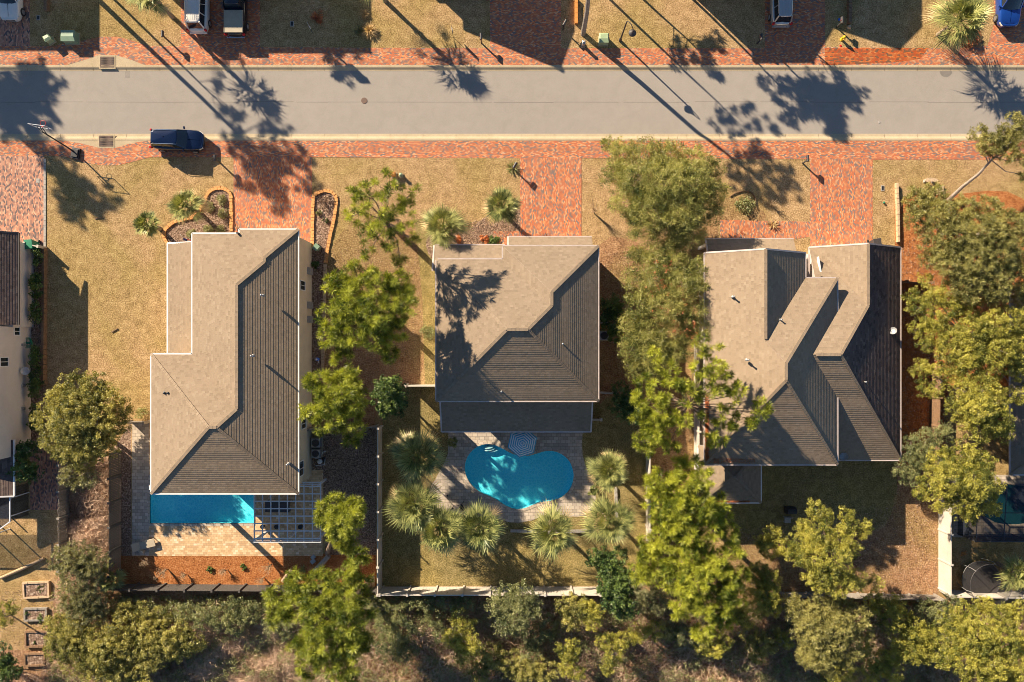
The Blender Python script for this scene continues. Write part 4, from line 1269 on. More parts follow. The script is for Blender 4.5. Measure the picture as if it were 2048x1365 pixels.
def make_palm(base, h, rad, label, nfr=34, group=None, tr_r=0.17, lean=(0, 0), low=-0.35, seed=0, name='palm_tree', cat='palm tree', boots=True, tone=0.5):
    """fan palm: base in ground px, h = height of the crown heart, rad = frond reach in metres"""
    rad *= 1.14
    g = G(*base)
    root = empty(name, g, label, cat, group)
    top = g + Vector((lean[0], lean[1], h))
    if h > 0.5:
        t = MB()
        pts = [g + Vector((0, 0, -.03)), g.lerp(top, .35), g.lerp(top, .7), top - Vector((0, 0, 0.05))]
        t.tube(pts, [tr_r * 1.25, tr_r, tr_r * .95, tr_r * 1.2], 12)
        if boots:
            for i in range(26):
                f = 0.35 + 0.62 * random.random(); a = random.uniform(0, 6.28); p = g.lerp(top, f)
                d = Vector((math.cos(a), math.sin(a), 0.9))
                t.bar(p + Vector((math.cos(a), math.sin(a), 0)) * tr_r * .8, p + d * (tr_r * 1.9), .07, .03)
        t.build('trunk', M['palmtrunk'], root)
    LV = Leaves()
    Q = []; T = []
    for i in range(nfr):
        az = i * 2.39996 + random.uniform(-.25, .25)
        fr = i / nfr
        el = 1.35 - 1.6 * fr + random.uniform(-.15, .15)
        el = max(low, el)
        d = np.array([math.cos(az) * math.cos(el), math.sin(az) * math.cos(el), math.sin(el)])
        lp = rad * random.uniform(0.22, 0.52); ll = rad * random.uniform(0.46, 0.58)
        side = np.cross(d, [0, 0, 1.0]); side /= (np.linalg.norm(side) + 1e-6)
        upv = np.cross(side, d)
        h0 = np.array(top) + np.array([0, 0, 0.05]); hub = h0 + d * lp - np.array([0, 0, 0.10 * lp])
        tn = tone + random.uniform(-.18, .22)
        w = 0.03
        Q.append([h0 - side * w, hub - side * w * .6, hub + side * w * .6, h0 + side * w]); T.append(tn - .15)
        nl = 14
        for j in range(nl):
            b = (j / (nl - 1) - .5) * 2 * 1.15
            # folded blade: side leaflets lift, tips hang
            dd = d * math.cos(b) + side * math.sin(b) + upv * (0.5 * abs(math.sin(b)) - 0.05)
            dd /= np.linalg.norm(dd)
            Lj = ll * (1 - 0.34 * (abs(b) / 1.15) ** 2) * random.uniform(.9, 1.08)
            sp = -d * math.sin(b) + side * math.cos(b)
            wd = 0.030 + 0.007 * rad
            m = hub + dd * Lj * .5
            e = hub + dd * Lj * random.uniform(.85, 1.15) - np.array([0, 0, Lj * (0.10 + 0.3 * random.random())])
            Q.append([hub, m + sp * wd, e, m - sp * wd]); T.append(tn + random.uniform(-.3, .3))
    LV.add(np.array(Q), np.array(T))
    LV.build('fronds', M['palm'], root)
    if h > 2 and nfr > 30:
        DL = Leaves(); q = []
        for i in range(5):
            a = random.uniform(0, 6.28); d = np.array([math.cos(a), math.sin(a), -.55]); hub = np.array(top) + d * rad * .5; sd_ = np.array([-math.sin(a), math.cos(a), 0])
            for j in range(9):
                b = (j - 4) * .22; dd = d * math.cos(b) + sd_ * math.sin(b); e = hub + dd * rad * .45 - np.array([0, 0, .2]); m = hub + dd * rad * .2; q.append([hub, m + sd_ * .04, e, m - sd_ * .04])
            q.append([np.array(top) - sd_ * .03, hub, hub + sd_ * .03, np.array(top) + sd_ * .03])
        DL.add(np.array(q), RNG.uniform(.2, .9, len(q))); DL.build('dead_fronds', M['drygrass'], root)
    return root


def small_plant(name, base, rad, h, label, mat='shrub', n=260, leaf=0.07, cat='shrub', group=None, blade=False, tint=0.5):
    g = G(*base)
    root_args = dict(label=label, cat=cat, group=group)
    LV = Leaves()
    if blade:
        blades(LV, [tuple(g + Vector((0, 0, 0.02)))] * 1, n, rad * 1.25, 0.035, [tint], 0.15, 0.95, droop=0.35, start=0.02)
    else:
        k = max(6, int(n / 20)); d = unit(k, -.1, 1.0)
        P = np.array(g) + d * np.array([rad, rad, h]) * RNG.uniform(.4, .9, k)[:, None]
        P[:, 2] = np.maximum(P[:, 2], 0.1)
        leaves(LV, P, rad * .32, 20, leaf, tint + RNG.normal(0, .15, k))
    o = LV.build(name, M[mat])
    return tag(o, label, cat, group)


# ------------------------------------------------------------------ trees and palms of the gardens
make_tree('pine', (803, 470), [(735, 385, 30, 10), (775, 372, 30, 10.8), (815, 395, 28, 10.2), (712, 425, 26, 9.6), (755, 425, 34, 11.2), (800, 440, 32, 10.6), (735, 470, 28, 9.8),
                               (780, 480, 28, 9.6), (822, 478, 14, 9), (708, 390, 16, 9.4), (800, 515, 20, 8.4), (740, 505, 16, 8.6)],
          'tall airy long needled pine in the front yard between the left and middle houses', trunk_r=0.24, dens=.78)
make_tree('pine', (776, 628), [(672, 565, 32, 8.4), (715, 555, 30, 9), (760, 570, 38, 9.6), (805, 565, 26, 9), (700, 610, 38, 9.4), (750, 620, 42, 10), (800, 610, 36, 9.4), (664, 640, 30, 8.4),
                               (700, 665, 36, 9), (750, 675, 32, 9), (790, 660, 28, 8.6), (665, 680, 24, 8), (690, 705, 22, 7.6), (780, 710, 22, 8), (825, 590, 14, 8.6)],
          'broad dense pine pressed between the left and middle houses', trunk_r=0.26, dens=1.1)
make_tree('pine', (742, 800), [(625, 765, 24, 7.2), (665, 745, 22, 7.6), (700, 752, 24, 7.8), (655, 790, 32, 7.8), (695, 795, 34, 8.4), (622, 825, 22, 7), (655, 840, 30, 7.6), (700, 835, 28, 7.6), (720, 790, 20, 7.4), (680, 855, 16, 7)],
          'rounded pale green pine leaning against the right wall of the left house', trunk_r=0.2, dens=1.3)
make_tree('pine', (742, 848), [(705, 875, 22, 5.2), (718, 862, 16, 5.4)], 'small pine sprig beside the grey mulch bed', trunk_r=0.08)
make_tree('pine', (655, 1108), [(665, 1012, 26, 7.2), (700, 1010, 28, 7.6), (655, 1040, 28, 7.2), (690, 1045, 36, 8.2), (715, 1040, 22, 7.2), (680, 1075, 26, 7.0), (700, 1090, 18, 6.4)],
          'compact round pine at the corner of the white pergola', trunk_r=0.19, dens=1.4)
make_tree('pine', (716, 1148), [(715, 1113, 20, 4.2), (700, 1128, 14, 4), (724, 1125, 14, 4.2)], 'small pine in the orange bed near the white fence corner', trunk_r=0.14)
make_tree('pine', (742, 1165), [(600, 1170, 30, 8), (560, 1190, 28, 7.6), (640, 1160, 26, 8), (590, 1210, 34, 8), (550, 1235, 22, 7.4), (690, 1160, 34, 8.4), (720, 1175, 28, 8), (640, 1200, 34, 9),
                                (690, 1205, 36, 9.4), (640, 1245, 38, 9.4), (700, 1245, 36, 9.6), (735, 1220, 18, 8.6), (650, 1290, 40, 9), (705, 1290, 34, 9), (600, 1290, 24, 8), (680, 1330, 34, 8.6), (620, 1330, 26, 8), (735, 1285, 20, 8), (700, 1350, 22, 8)],
          'largest pine by the back fence corner of the left garden', trunk_r=0.28, dens=1.35)
make_tree('goldpine', (1335, 795), [(1308, 712, 20, 9), (1330, 735, 18, 9.4), (1400, 690, 20, 10), (1425, 705, 20, 10), (1290, 765, 24, 9.6), (1325, 780, 28, 10.4), (1365, 760, 22, 10.6), (1395, 740, 24, 10.8), (1430, 745, 24, 10.4),
                                 (1455, 765, 22, 10), (1380, 790, 22, 10.8), (1420, 785, 22, 10.4), (1475, 790, 18, 10), (1285, 810, 26, 9.6), (1320, 825, 28, 10), (1280, 850, 24, 9), (1310, 870, 26, 9.4), (1355, 840, 26, 10), (1340, 885, 20, 9),
                                 (1290, 900, 20, 8.6), (1450, 820, 18, 9.6), (1440, 865, 26, 9.2), (1470, 845, 18, 9.2), (1415, 880, 16, 8.8), (1520, 800, 13, 9.6), (1515, 830, 17, 9.4), (1500, 850, 12, 9.2), (1538, 815, 9, 9.4), (1400, 835, 14, 9.6)],
          'spreading gold green pine reaching over the roof of the right house', trunk_r=0.17, dens=.95)
make_tree('goldpine', (1350, 985), [(1350, 935, 22, 7.6), (1385, 925, 22, 8), (1325, 965, 28, 7.8), (1365, 970, 32, 8.6), (1405, 960, 26, 8.4), (1320, 1010, 30, 7.8), (1360, 1015, 34, 8.8), (1400, 1005, 32, 8.6), (1440, 1005, 22, 8), (1330, 1050, 30, 7.8),
                                 (1375, 1060, 34, 8.4), (1420, 1050, 30, 8), (1450, 1035, 16, 7.6), (1455, 1065, 22, 7.6), (1305, 970, 20, 7.2), (1345, 1085, 26, 7.8), (1400, 1085, 26, 8)],
          'dense gold green pine beside the white fence behind the right house', trunk_r=0.24, dens=1.3)
make_tree('goldpine', (1340, 1095), [(1285, 1120, 26, 6.4), (1330, 1110, 30, 7), (1380, 1115, 34, 8), (1430, 1125, 30, 8), (1340, 1155, 32, 7.4), (1390, 1160, 38, 8.6), (1440, 1165, 32, 8.4), (1370, 1205, 28, 7.4), (1465, 1195, 24, 7.2), (1470, 1150, 24, 7.4), (1460, 1100, 26, 7.6), (1300, 1085, 26, 6.6), (1290, 1150, 26, 6.4), (1400, 1265, 20, 6.8), (1410, 1215, 34, 8), (1450, 1210, 26, 8), (1425, 1250, 24, 7.4), (1355, 1225, 16, 6.8), (1460, 1240, 14, 7)],
          'big gold green pine straddling the back fence line', trunk_r=0.26, dens=1.3)
make_tree('grey', (1300, 1190), [(1290, 1170, 30, 4.4), (1320, 1200, 28, 4.2), (1275, 1205, 22, 4)], 'feathery grey green tree under the big back fence pine', cat='tree', name='broadleaf_tree', trunk_r=0.1, bark='barkgrey')
make_tree('oak', (180, 850), [(150, 775, 34, 3.6), (190, 770, 28, 3.8), (120, 800, 30, 3.8), (165, 805, 38, 4.8), (215, 800, 32, 4.2), (245, 820, 24, 3.6), (95, 835, 30, 3.6), (140, 845, 40, 4.8), (195, 850, 38, 4.8), (235, 855, 24, 3.8),
                              (110, 880, 30, 3.8), (155, 890, 38, 4.4), (205, 895, 30, 4), (170, 925, 24, 3.4), (125, 905, 22, 3.4)],
          'wide rounded olive green oak between the left lawns', trunk_r=0.2, bark='barkgrey')
make_tree('grey', (185, 945), [(135, 955, 18, 3.0), (155, 970, 15, 3.0), (180, 955, 20, 3.2), (145, 935, 18, 3.2)], 'pale grey tufted tree below the wide oak', cat='tree', name='broadleaf_tree', trunk_r=0.07, bark='barkgrey')
make_tree('yaupon', (1325, 410), [(1215, 290, 16, 3.8), (1245, 310, 30, 4.6), (1290, 310, 34, 5), (1340, 315, 34, 5), (1390, 325, 34, 5), (1425, 340, 24, 4.6), (1230, 350, 30, 4.8), (1275, 360, 42, 5.8), (1330, 370, 46, 6.2), (1385, 370, 44, 5.8), (1430, 380, 24, 4.8),
                                 (1255, 405, 36, 5.2), (1305, 420, 44, 6), (1360, 425, 44, 6), (1415, 420, 32, 5), (1285, 460, 32, 4.8), (1330, 475, 36, 5), (1380, 465, 34, 5), (1350, 500, 22, 4.4)],
          'huge feathery broadleaf tree overhanging the street kerb', trunk_r=0.22, bark='barkgrey')
holly = make_tree('yaupon', (1325, 580), [(1275, 510, 22, 4.4), (1310, 520, 30, 5), (1350, 525, 30, 5), (1395, 540, 28, 5), (1270, 560, 28, 5), (1315, 565, 36, 5.6), (1365, 575, 36, 5.8), (1410, 575, 26, 5.2), (1280, 610, 32, 5.2), (1335, 615, 38, 5.8), (1385, 625, 34, 5.6), (1420, 620, 20, 5)],
          'mottled holly tree with orange berries beside the right house', trunk_r=0.18, bark='barkgrey')
make_tree('yaupon', (1300, 680), [(1262, 650, 26, 4.6), (1300, 660, 32, 5), (1350, 665, 32, 5), (1400, 665, 30, 5.2), (1440, 680, 16, 4.6), (1265, 700, 28, 4.6), (1310, 705, 34, 5), (1355, 705, 28, 4.8), (1275, 740, 24, 4.2), (1320, 740, 24, 4.2)],
          'grey green holly tree just above the spreading gold pine', trunk_r=0.16, bark='barkgrey')
o = Leaves(); 
for (a, b, r_, z_) in ((1320, 540, 30, 6.2), (1325, 590, 40, 6.4), (1370, 650, 40, 6.2), (1300, 580, 20, 6), (1375, 600, 20, 6.2)):
    P, c, Rm = lobe_points(a, b, r_, z_, 7, jit=(.3, 1.0)); leaves(o, P, 0.16, 9, 0.07, RNG.uniform(.2, .9, len(P)))
tag(o.build('berries', M['redleaf'], holly), kind='stuff')
make_tree('magnolia', (803, 798), [(765, 770, 18, 3.0), (790, 768, 18, 3.0), (768, 795, 26, 3.6), (792, 795, 26, 3.6), (780, 782, 26, 4.0), (770, 818, 18, 3.0), (795, 815, 18, 3.0), (780, 803, 26, 3.8)],
          'round dark green magnolia on the white fence corner', trunk_r=0.1, bark='barkgrey')
make_tree('magnolia', (1232, 632), [(1225, 610, 24, 2.8), (1228, 645, 26, 2.8), (1232, 670, 16, 2.4), (1215, 630, 18, 2.6)], 'dark bush in the shade of the right wall of the middle house', cat='tree', trunk_r=0.08, bark='barkgrey')
make_tree('magnolia', (1240, 800), [(1240, 785, 20, 2.4), (1245, 815, 24, 2.6), (1262, 800, 22, 2.8), (1268, 830, 20, 2.8)], 'dark glossy tree at the end of the short white fence', trunk_r=0.08, bark='barkgrey')
make_tree('magnolia', (1215, 1125), [(1195, 1115, 24, 3.4), (1230, 1118, 26, 3.6), (1215, 1140, 20, 3.4)], 'dark magnolia with dry brown leaves inside the white fenced lawn', trunk_r=0.1, bark='barkgrey')
make_tree('magnolia', (1225, 1175), [(1225, 1160, 32, 4.0), (1250, 1165, 26, 4), (1230, 1195, 32, 4.4), (1250, 1215, 28, 4.2), (1212, 1180, 20, 3.8)], 'bright glossy magnolia covering the end of the back white fence', trunk_r=0.12, bark='barkgrey')
make_tree('cedar', (1640, 1170), [(1632, 1018, 22, 6.4), (1650, 1035, 18, 6.6), (1692, 1030, 18, 6.4), (1700, 1048, 16, 6.6), (1735, 1052, 14, 6.2), (1725, 1065, 14, 6.2), (1605, 1050, 16, 6.2), (1600, 1080, 24, 6.4), (1640, 1070, 32, 7.2), (1680, 1080, 30, 7.2),
                                  (1585, 1112, 18, 6), (1625, 1115, 32, 7.2), (1670, 1120, 34, 7.6), (1705, 1100, 20, 6.8), (1640, 1155, 30, 7), (1680, 1165, 32, 7), (1710, 1160, 24, 6.4), (1620, 1150, 20, 6.4), (1750, 1165, 16, 5.6)],
          'bright yellow green tree with fingered crown behind the right house', trunk_r=0.2, dens=1.0)
make_tree('cedar', (1560, 1100), [(1545, 1070, 20, 4.6), (1570, 1095, 20, 4.8), (1535, 1100, 20, 4.6), (1520, 1085, 14, 4.2)], 'small yellow green tree just left of the fingered crown tree', trunk_r=0.09)
make_tree('cedar', (1530, 1205), [(1520, 1140, 20, 5), (1540, 1160, 22, 5.4), (1505, 1175, 22, 5), (1535, 1190, 26, 5.6), (1515, 1215, 24, 5.2), (1545, 1215, 20, 5), (1500, 1145, 14, 4.6)], 'yellow green tree between the big pine and the fingered crown tree', trunk_r=0.12)
make_tree('sand', (1660, 1290), [(1600, 1225, 28, 5.4), (1640, 1210, 28, 5.6), (1680, 1215, 26, 5.6), (1620, 1260, 36, 6.4), (1670, 1260, 38, 6.6), (1715, 1235, 28, 5.8), (1640, 1300, 38, 6.4), (1690, 1300, 32, 6), (1615, 1310, 24, 5.6), (1665, 1330, 26, 5.6), (1725, 1265, 20, 5.2), (1580, 1205, 20, 5)],
          'broad grey gold tree below the back fence of the right house', trunk_r=0.2, bark='barkgrey')
make_tree('cedar', (1985, 1290), [(1900, 1240, 26, 5), (1930, 1225, 26, 5.2), (1965, 1205, 20, 5), (2000, 1235, 30, 5.6), (2035, 1220, 24, 5.4), (1910, 1280, 32, 5.6), (1955, 1270, 36, 6.4), (2005, 1280, 36, 6.4), (2045, 1270, 30, 6), (1930, 1320, 34, 6), (1980, 1325, 38, 6.4),
                                  (2030, 1325, 36, 6.2), (1890, 1320, 22, 5.2), (1950, 1360, 30, 5.8), (2010, 1365, 34, 6)],
          'mass of gold green tree crowns in the bottom right corner', trunk_r=0.24)
make_tree('sand', (1960, 470), [(1830, 400, 26, 4.6), (1865, 395, 28, 5), (1840, 440, 30, 5.2), (1885, 435, 34, 6), (1930, 420, 30, 6), (1975, 420, 30, 6), (1870, 480, 32, 5.8), (1915, 475, 38, 6.6), (1965, 465, 38, 7), (2015, 450, 34, 6.6), (1900, 525, 36, 6.4),
                                (1950, 520, 40, 7), (2000, 510, 40, 7), (2040, 500, 30, 6.6), (1860, 520, 22, 5.2), (1930, 570, 38, 6.6), (1985, 565, 38, 6.8), (2035, 555, 34, 6.6), (2045, 600, 24, 6), (1990, 600, 26, 6.2)],
          'very wide grey green pine canopy at the upper right', trunk_r=0.26, bark='barkgrey', dens=1.1)
make_tree('cedar', (1900, 660), [(1822, 590, 16, 4.4), (1835, 615, 22, 4.8), (1870, 595, 24, 5.2), (1835, 655, 20, 4.8), (1870, 640, 26, 5.4), (1905, 620, 26, 5.8), (1850, 690, 18, 4.8), (1900, 680, 28, 5.6), (1945, 660, 34, 6.4), (1985, 650, 34, 6.6), (1940, 710, 34, 6.2),
                                (1990, 700, 38, 6.6), (2020, 730, 24, 6), (2025, 640, 30, 6.4), (2035, 690, 28, 6.2), (1895, 585, 28, 5.4), (1930, 610, 30, 5.8), (1875, 665, 26, 5.2), (1890, 705, 26, 5.2), (1935, 745, 28, 5.8), (1960, 690, 34, 6.2), (1850, 560, 16, 4.6), (2040, 740, 22, 5.8), (2040, 790, 22, 5.6), (1975, 750, 28, 6), (1910, 730, 22, 5.4)],
          'dark to bright green layered tree right of the low wing', trunk_r=0.2, bark='barkgrey')
make_tree('cedar', (1880, 770), [(1840, 740, 20, 4.6), (1870, 735, 20, 4.8), (1895, 750, 18, 4.8), (1845, 775, 18, 4.4), (1870, 780, 18, 4.6)], 'small bright tree against the wooden side fence', trunk_r=0.09, bark='barkgrey')
make_tree('cedar', (1940, 840), [(1925, 780, 28, 5.8), (1965, 780, 30, 6.2), (1995, 800, 26, 6), (1915, 815, 26, 5.6), (1955, 820, 34, 6.6), (1995, 840, 30, 6.2), (1960, 860, 28, 6), (2005, 865, 22, 5.8), (1925, 845, 18, 5.4)],
          'rounded yellow green tree over the dark right hand roof', trunk_r=0.18, bark='barkgrey')
make_tree('cedar', (1900, 960), [(1880, 920, 28, 5.4), (1920, 910, 32, 6), (1960, 925, 30, 6), (1860, 960, 26, 5.2), (1900, 960, 38, 6.6), (1950, 965, 38, 6.8), (1985, 970, 22, 6), (1840, 985, 18, 4.8), (1880, 1000, 26, 5.4), (1930, 1010, 32, 6), (1975, 1005, 24, 5.6), (1990, 1020, 14, 5.2), (1940, 1035, 18, 5.2)],
          'gold tree with russet edges over the corner of the pool cage', trunk_r=0.2, bark='barkgrey')
make_tree('shrub', (1830, 905), [(1820, 890, 24, 2.8), (1855, 880, 26, 3.2), (1885, 865, 22, 3.2), (1800, 930, 22, 2.6), (1835, 920, 28, 3.2), (1870, 915, 24, 3.2), (1820, 955, 20, 2.6)],
          'blue green bushy tree at the corner of the low wing', cat='tree', name='broadleaf_tree', trunk_r=0.1, bark='barkgrey')
# a leaning tree reaching in from the right over the pavement
make_tree('sand', (1896, 402), [(1958, 272, 22, 4.2), (1980, 290, 26, 4.8), (2005, 270, 22, 5), (2030, 250, 24, 5.2), (2040, 280, 22, 5.4), (2010, 305, 22, 5), (1968, 300, 16, 4.4), (2040, 320, 16, 5), (2045, 350, 12, 4.6)],
          'leaning tree with a bare slanting limb over the brick pavement', trunk_r=0.15, bark='barkgrey', dens=.9)

# palms
POOLP = 'fan palms round the kidney shaped pool'
make_palm((846, 900), 3.6, 2.5, 'fan palm left of the pool nearest the lean-to roof', group=POOLP, nfr=44)
make_palm((842, 990), 3.9, 2.55, 'fan palm beside the white fence left of the curved pool', group=POOLP, nfr=44)
make_palm((888, 1034), 3.9, 2.5, 'fan palm behind the pale corner of the curved pool deck', group=POOLP, nfr=44)
make_palm((962, 1036), 3.6, 2.3, 'dark green fan palm at the low end of the curved pool', group=POOLP, nfr=44, tone=.38)
make_palm((1101, 1045), 3.4, 2.4, 'fan palm with outstretched fronds below the right end of the pool', group=POOLP, nfr=42)
make_palm((1207, 1024), 3.6, 2.4, 'fan palm right of the pool next to the white fence', group=POOLP, nfr=42)
make_palm((1209, 930), 3.2, 1.95, 'smaller round fan palm right of the pool deck', group=POOLP, nfr=44, tone=.56)
make_palm((893, 463), 2.9, 2.2, 'pale fan palm at the front corner of the middle house', nfr=38, tone=.6)
make_palm((1004, 425), 2.9, 1.75, 'dark green fan palm beside the middle driveway', nfr=34, tone=.42)
make_palm((396, 422), 2.4, 1.75, 'fan palm in the orange edged bed of the left house', nfr=32, tone=.5)
make_palm((320, 458), 2.3, 1.35, 'smaller fan palm at the tip of the orange edged bed', nfr=28, tone=.5)
make_palm((240, 1146), 1.3, 1.5, 'low fan palm where the two dark fences meet', nfr=24, tone=.55, name='fan_palm')
make_palm((1995, 1128), 2.4, 1.8, 'fan palm beside the trampoline at the right edge', nfr=30, tone=.5)
make_palm((1876, 70), 3.1, 2.5, 'large shaggy fan palm above the brick pavement at upper right', nfr=58, tone=.58)
make_palm((345, 34), 4.4, 1.9, 'fan palm cut by the top edge left of the white wagon', nfr=34, group='palms at the top edge')
make_palm((770, 2), 4.0, 2.1, 'fan palm cut by the top edge above the dry grass bed', nfr=34, group='palms at the top edge')
make_palm((535, -8), 1.4, 1.3, 'low palm in the ring of mulch at the top edge', nfr=20, name='fan_palm')
make_palm((905, 884), 0.5, 0.6, 'small palm seedling at the left edge of the pool paving', nfr=12, name='fan_palm', cat='palm')
make_palm((1186, 980), 0.5, 0.55, 'little dark spiky palm on the right rim of the pool deck', nfr=16, tone=.25, name='fan_palm', cat='palm')

# trees beyond the top edge: their shadows fall on the street
NT = 'trees beyond the top edge'
def off_tree(kind, sx, sy, h, rpx, label, spread=None, r_=0.11, n=8, dens=.8, lean=0):
    """a tree whose crown shadow falls at survey pixel (sx, sy)"""
    bx, by = sx - 34 * h, sy - 32.3 * h
    g = G(bx, by); k = 1 / (1 - h / D)
    lobes = []
    sp = spread or rpx
    for i in range(n):
        a = i * 2.4; q = sp * 0.62 * math.sqrt((i + .3) / n)
        dz = random.uniform(-1.1, 1.1)
        x = (bx + q * math.cos(a) - CX) / (1 - (h + dz) / D) + CX; y = (by + q * math.sin(a) - CY) / (1 - (h + dz) / D) + CY
        lobes.append((x, y, rpx * 0.42, h + dz))
    return make_tree(kind, (bx, by), lobes, label, group=NT, dens=dens, trunk_r=r_)
off_tree('pine', 45, 195, 11, 80, 'pine whose shadow darkens the left end of the street', spread=120, n=15, r_=.2, dens=.8)
off_tree('pine', 150, 385, 12.5, 70, 'pine whose shadow falls on the lawn by the basketball hoop', spread=80, n=9, dens=.8)
off_tree('pine', 545, 330, 11.8, 75, 'tall pine whose long trunk shadow crosses the street', spread=115, n=13, r_=.2, dens=.75)
off_tree('pine', 455, 215, 8.6, 40, 'thin pine whose loose shadow falls mid street', spread=60, n=5, dens=.6)
off_tree('pine', 672, 112, 4.6, 46, 'pine whose shadow touches the kerb by the standing sign', spread=70, n=6, dens=.7)
off_tree('pine', 1645, 200, 7.6, 58, 'dense pine whose round shadow falls on the street', spread=85, n=12, dens=1.0)
off_tree('pine', 1560, 165, 6.4, 45, 'pine whose ragged shadow lies by the kerb', spread=80, n=7, dens=.8)
off_tree('pine', 1375, 85, 4.2, 46, 'pine whose shadow lies on the lawn beside the street lamp', spread=72, n=7, dens=.8)
off_tree('cedar', 1690, 165, 6.6, 30, 'slim cedar behind the silver minivan', spread=40, n=5)
off_tree('pine', 1480, 245, 9.6, 60, 'pine whose shadow breaks up across the far kerb', spread=95, n=7, dens=.55)
# the tall bare trunk at the top edge belongs to this one
make_tree('pine', (1166, 68), [(1175, -65, 30, 9.6), (1215, -90, 34, 10.4), (1160, -110, 34, 11), (1205, -140, 36, 11.2), (1170, -160, 34, 10.6), (1240, -130, 26, 10.4), (1130, -90, 24, 10)],
          'tall pine with a bare grey trunk beside the pale green utility box', trunk_r=0.2, bark='barkgrey', dens=.6)


# ------------------------------------------------------------------ fences and low walls
def lerp2(a, b, t): return (a[0] + (b[0] - a[0]) * t, a[1] + (b[1] - a[1]) * t)


def fence(a, b, h, label, mat='vinyl', step=2.4, slats=False, cap=True, name='fence', cat='fence', thick=0.05, tops=False, wonky=0.0, group=None, posts=True, pside=1):
    A = G(*a); B = G(*b); Ln = (B - A).length; d = (B - A).normalized(); s = Vector((-d.y, d.x, 0))
    root = empty(name, A.lerp(B, .5), label, cat, group)
    n = max(1, round(Ln / step))
    pm = MB()
    if slats:
        k = int(Ln / 0.15)
        for i in range(k):
            p = A + d * (0.15 * i + .075); hh = h + random.uniform(-wonky, wonky * .4); j = s * random.uniform(-wonky, wonky) * .4
            pm.bar(p, p + Vector((0, 0, hh)) + j, 0.128, 0.025, up=s)
        for z in (.35, h - .35):
            pm.bar(A + s * -.04 + Vector((0, 0, z)), B + s * -.04 + Vector((0, 0, z)), .04, .09)
    else:
        pm.bar(A + Vector((0, 0, h / 2)), B + Vector((0, 0, h / 2)), thick, h - .06)
        if cap: pm.bar(A + Vector((0, 0, h - .03)), B + Vector((0, 0, h - .03)), thick + .05, .09)
        k = int(Ln / 0.3)
        for i in range(1, k):
            p = A + d * (0.3 * i)
            pm.bar(p + Vector((0, 0, .08)), p + Vector((0, 0, h - .1)), .02, thick + .016, up=s)
    pm.build('boards' if slats else 'panels', M[mat], root)
    if posts:
        for i in range(n + 1):
            p = A.lerp(B, i / n) + s * (0.02 * pside)
            q = MB(); q.obox((p.x, p.y), math.atan2(d.y, d.x), .065, .065 + thick, 0, h + .04); q.obox((p.x, p.y), math.atan2(d.y, d.x), .085, .085 + thick, h + .04, h + .09)
            q.build('post', M[mat], root)
    return root


fence((764, 852), (764, 1174), 2.2, 'long white vinyl fence on the left side of the pool garden')
fence((768, 1174), (1195, 1174), 2.2, 'white vinyl back fence of the pool garden')
fence((1292, 850), (1292, 1100), 1.9, 'white vinyl fence on the right side of the pool garden')
fence((817, 770), (876, 770), 1.9, 'short white fence left of the middle house')
fence((1192, 783), (1226, 785), 1.9, 'short white fence right of the middle house')
fence((1180, 838), (1200, 838), 1.0, 'stub of white railing beside the pool porch', step=1.2)
fence((1877, 1000), (1877, 1176), 1.9, 'white fence with crossing battens left of the trampoline')
fence((1879, 1180), (2300, 1186), 1.9, 'white back fence below the trampoline')
fence((1388, 690), (1388, 915), 1.9, 'white side fence under the spreading gold pine', slats=True, mat='vinyl')
fence((624, 856), (758, 851), 1.5, 'thin grey fence between the left house and the white fence', mat='woodgrey')
fence((264, 843), (304, 843), 1.5, 'short pale fence at the top of the left side path', mat='woodgrey')
fence((242, 902), (242, 1140), 2.0, 'dark stained wooden fence left of the tan pool deck', mat='wooddark', slats=True, wonky=.05)
fence((225, 1168), (760, 1172), 1.7, 'dark grey wooden fence behind the orange planting strip', mat='wooddark', slats=True)
fence((139, 925), (139, 1132), 1.7, 'weathered grey leaning fence beside the tangled brush strip', mat='woodgrey', slats=True, wonky=.12)
fence((86, 884), (120, 886), 1.7, 'short dark fence beside the back porch at the left edge', mat='woodgrey', slats=True)
fence((1862, 738), (1860, 905), 1.5, 'brown wooden fence right of the low wing', mat='woodbrown', slats=True)
fence((1800, 566), (1850, 568), 1.3, 'short brown gate fence at the side of the low wing', mat='woodbrown', slats=True)
fence((1560, 1184), (1868, 1190), 1.5, 'weathered wooden back fence of the right garden', mat='woodgrey', slats=True, wonky=.06)
fence((66, 491), (93, 497), 1.2, 'small white gate at the corner of the far left house', step=1.2)
fence((1040, 0), (1040, -3), .3, 'x', posts=False) if False else None


def low_wall(pts, h, w, mat, label, name='garden_wall', cat='wall'):
    mb = MB(); q = [G(x, y) for x, y in pts]
    for a, b in zip(q[:-1], q[1:]):
        Ln = (b - a).length; n = max(1, int(Ln / .45)); d = (b - a) / n
        for i in range(n):
            p = a + d * i; e = a + d * (i + .94)
            mb.bar(p + Vector((0, 0, h / 2)), e + Vector((0, 0, h / 2)), w, h + random.uniform(-.012, .012))
    return mb.build(name, M[mat], label=label, cat=cat)


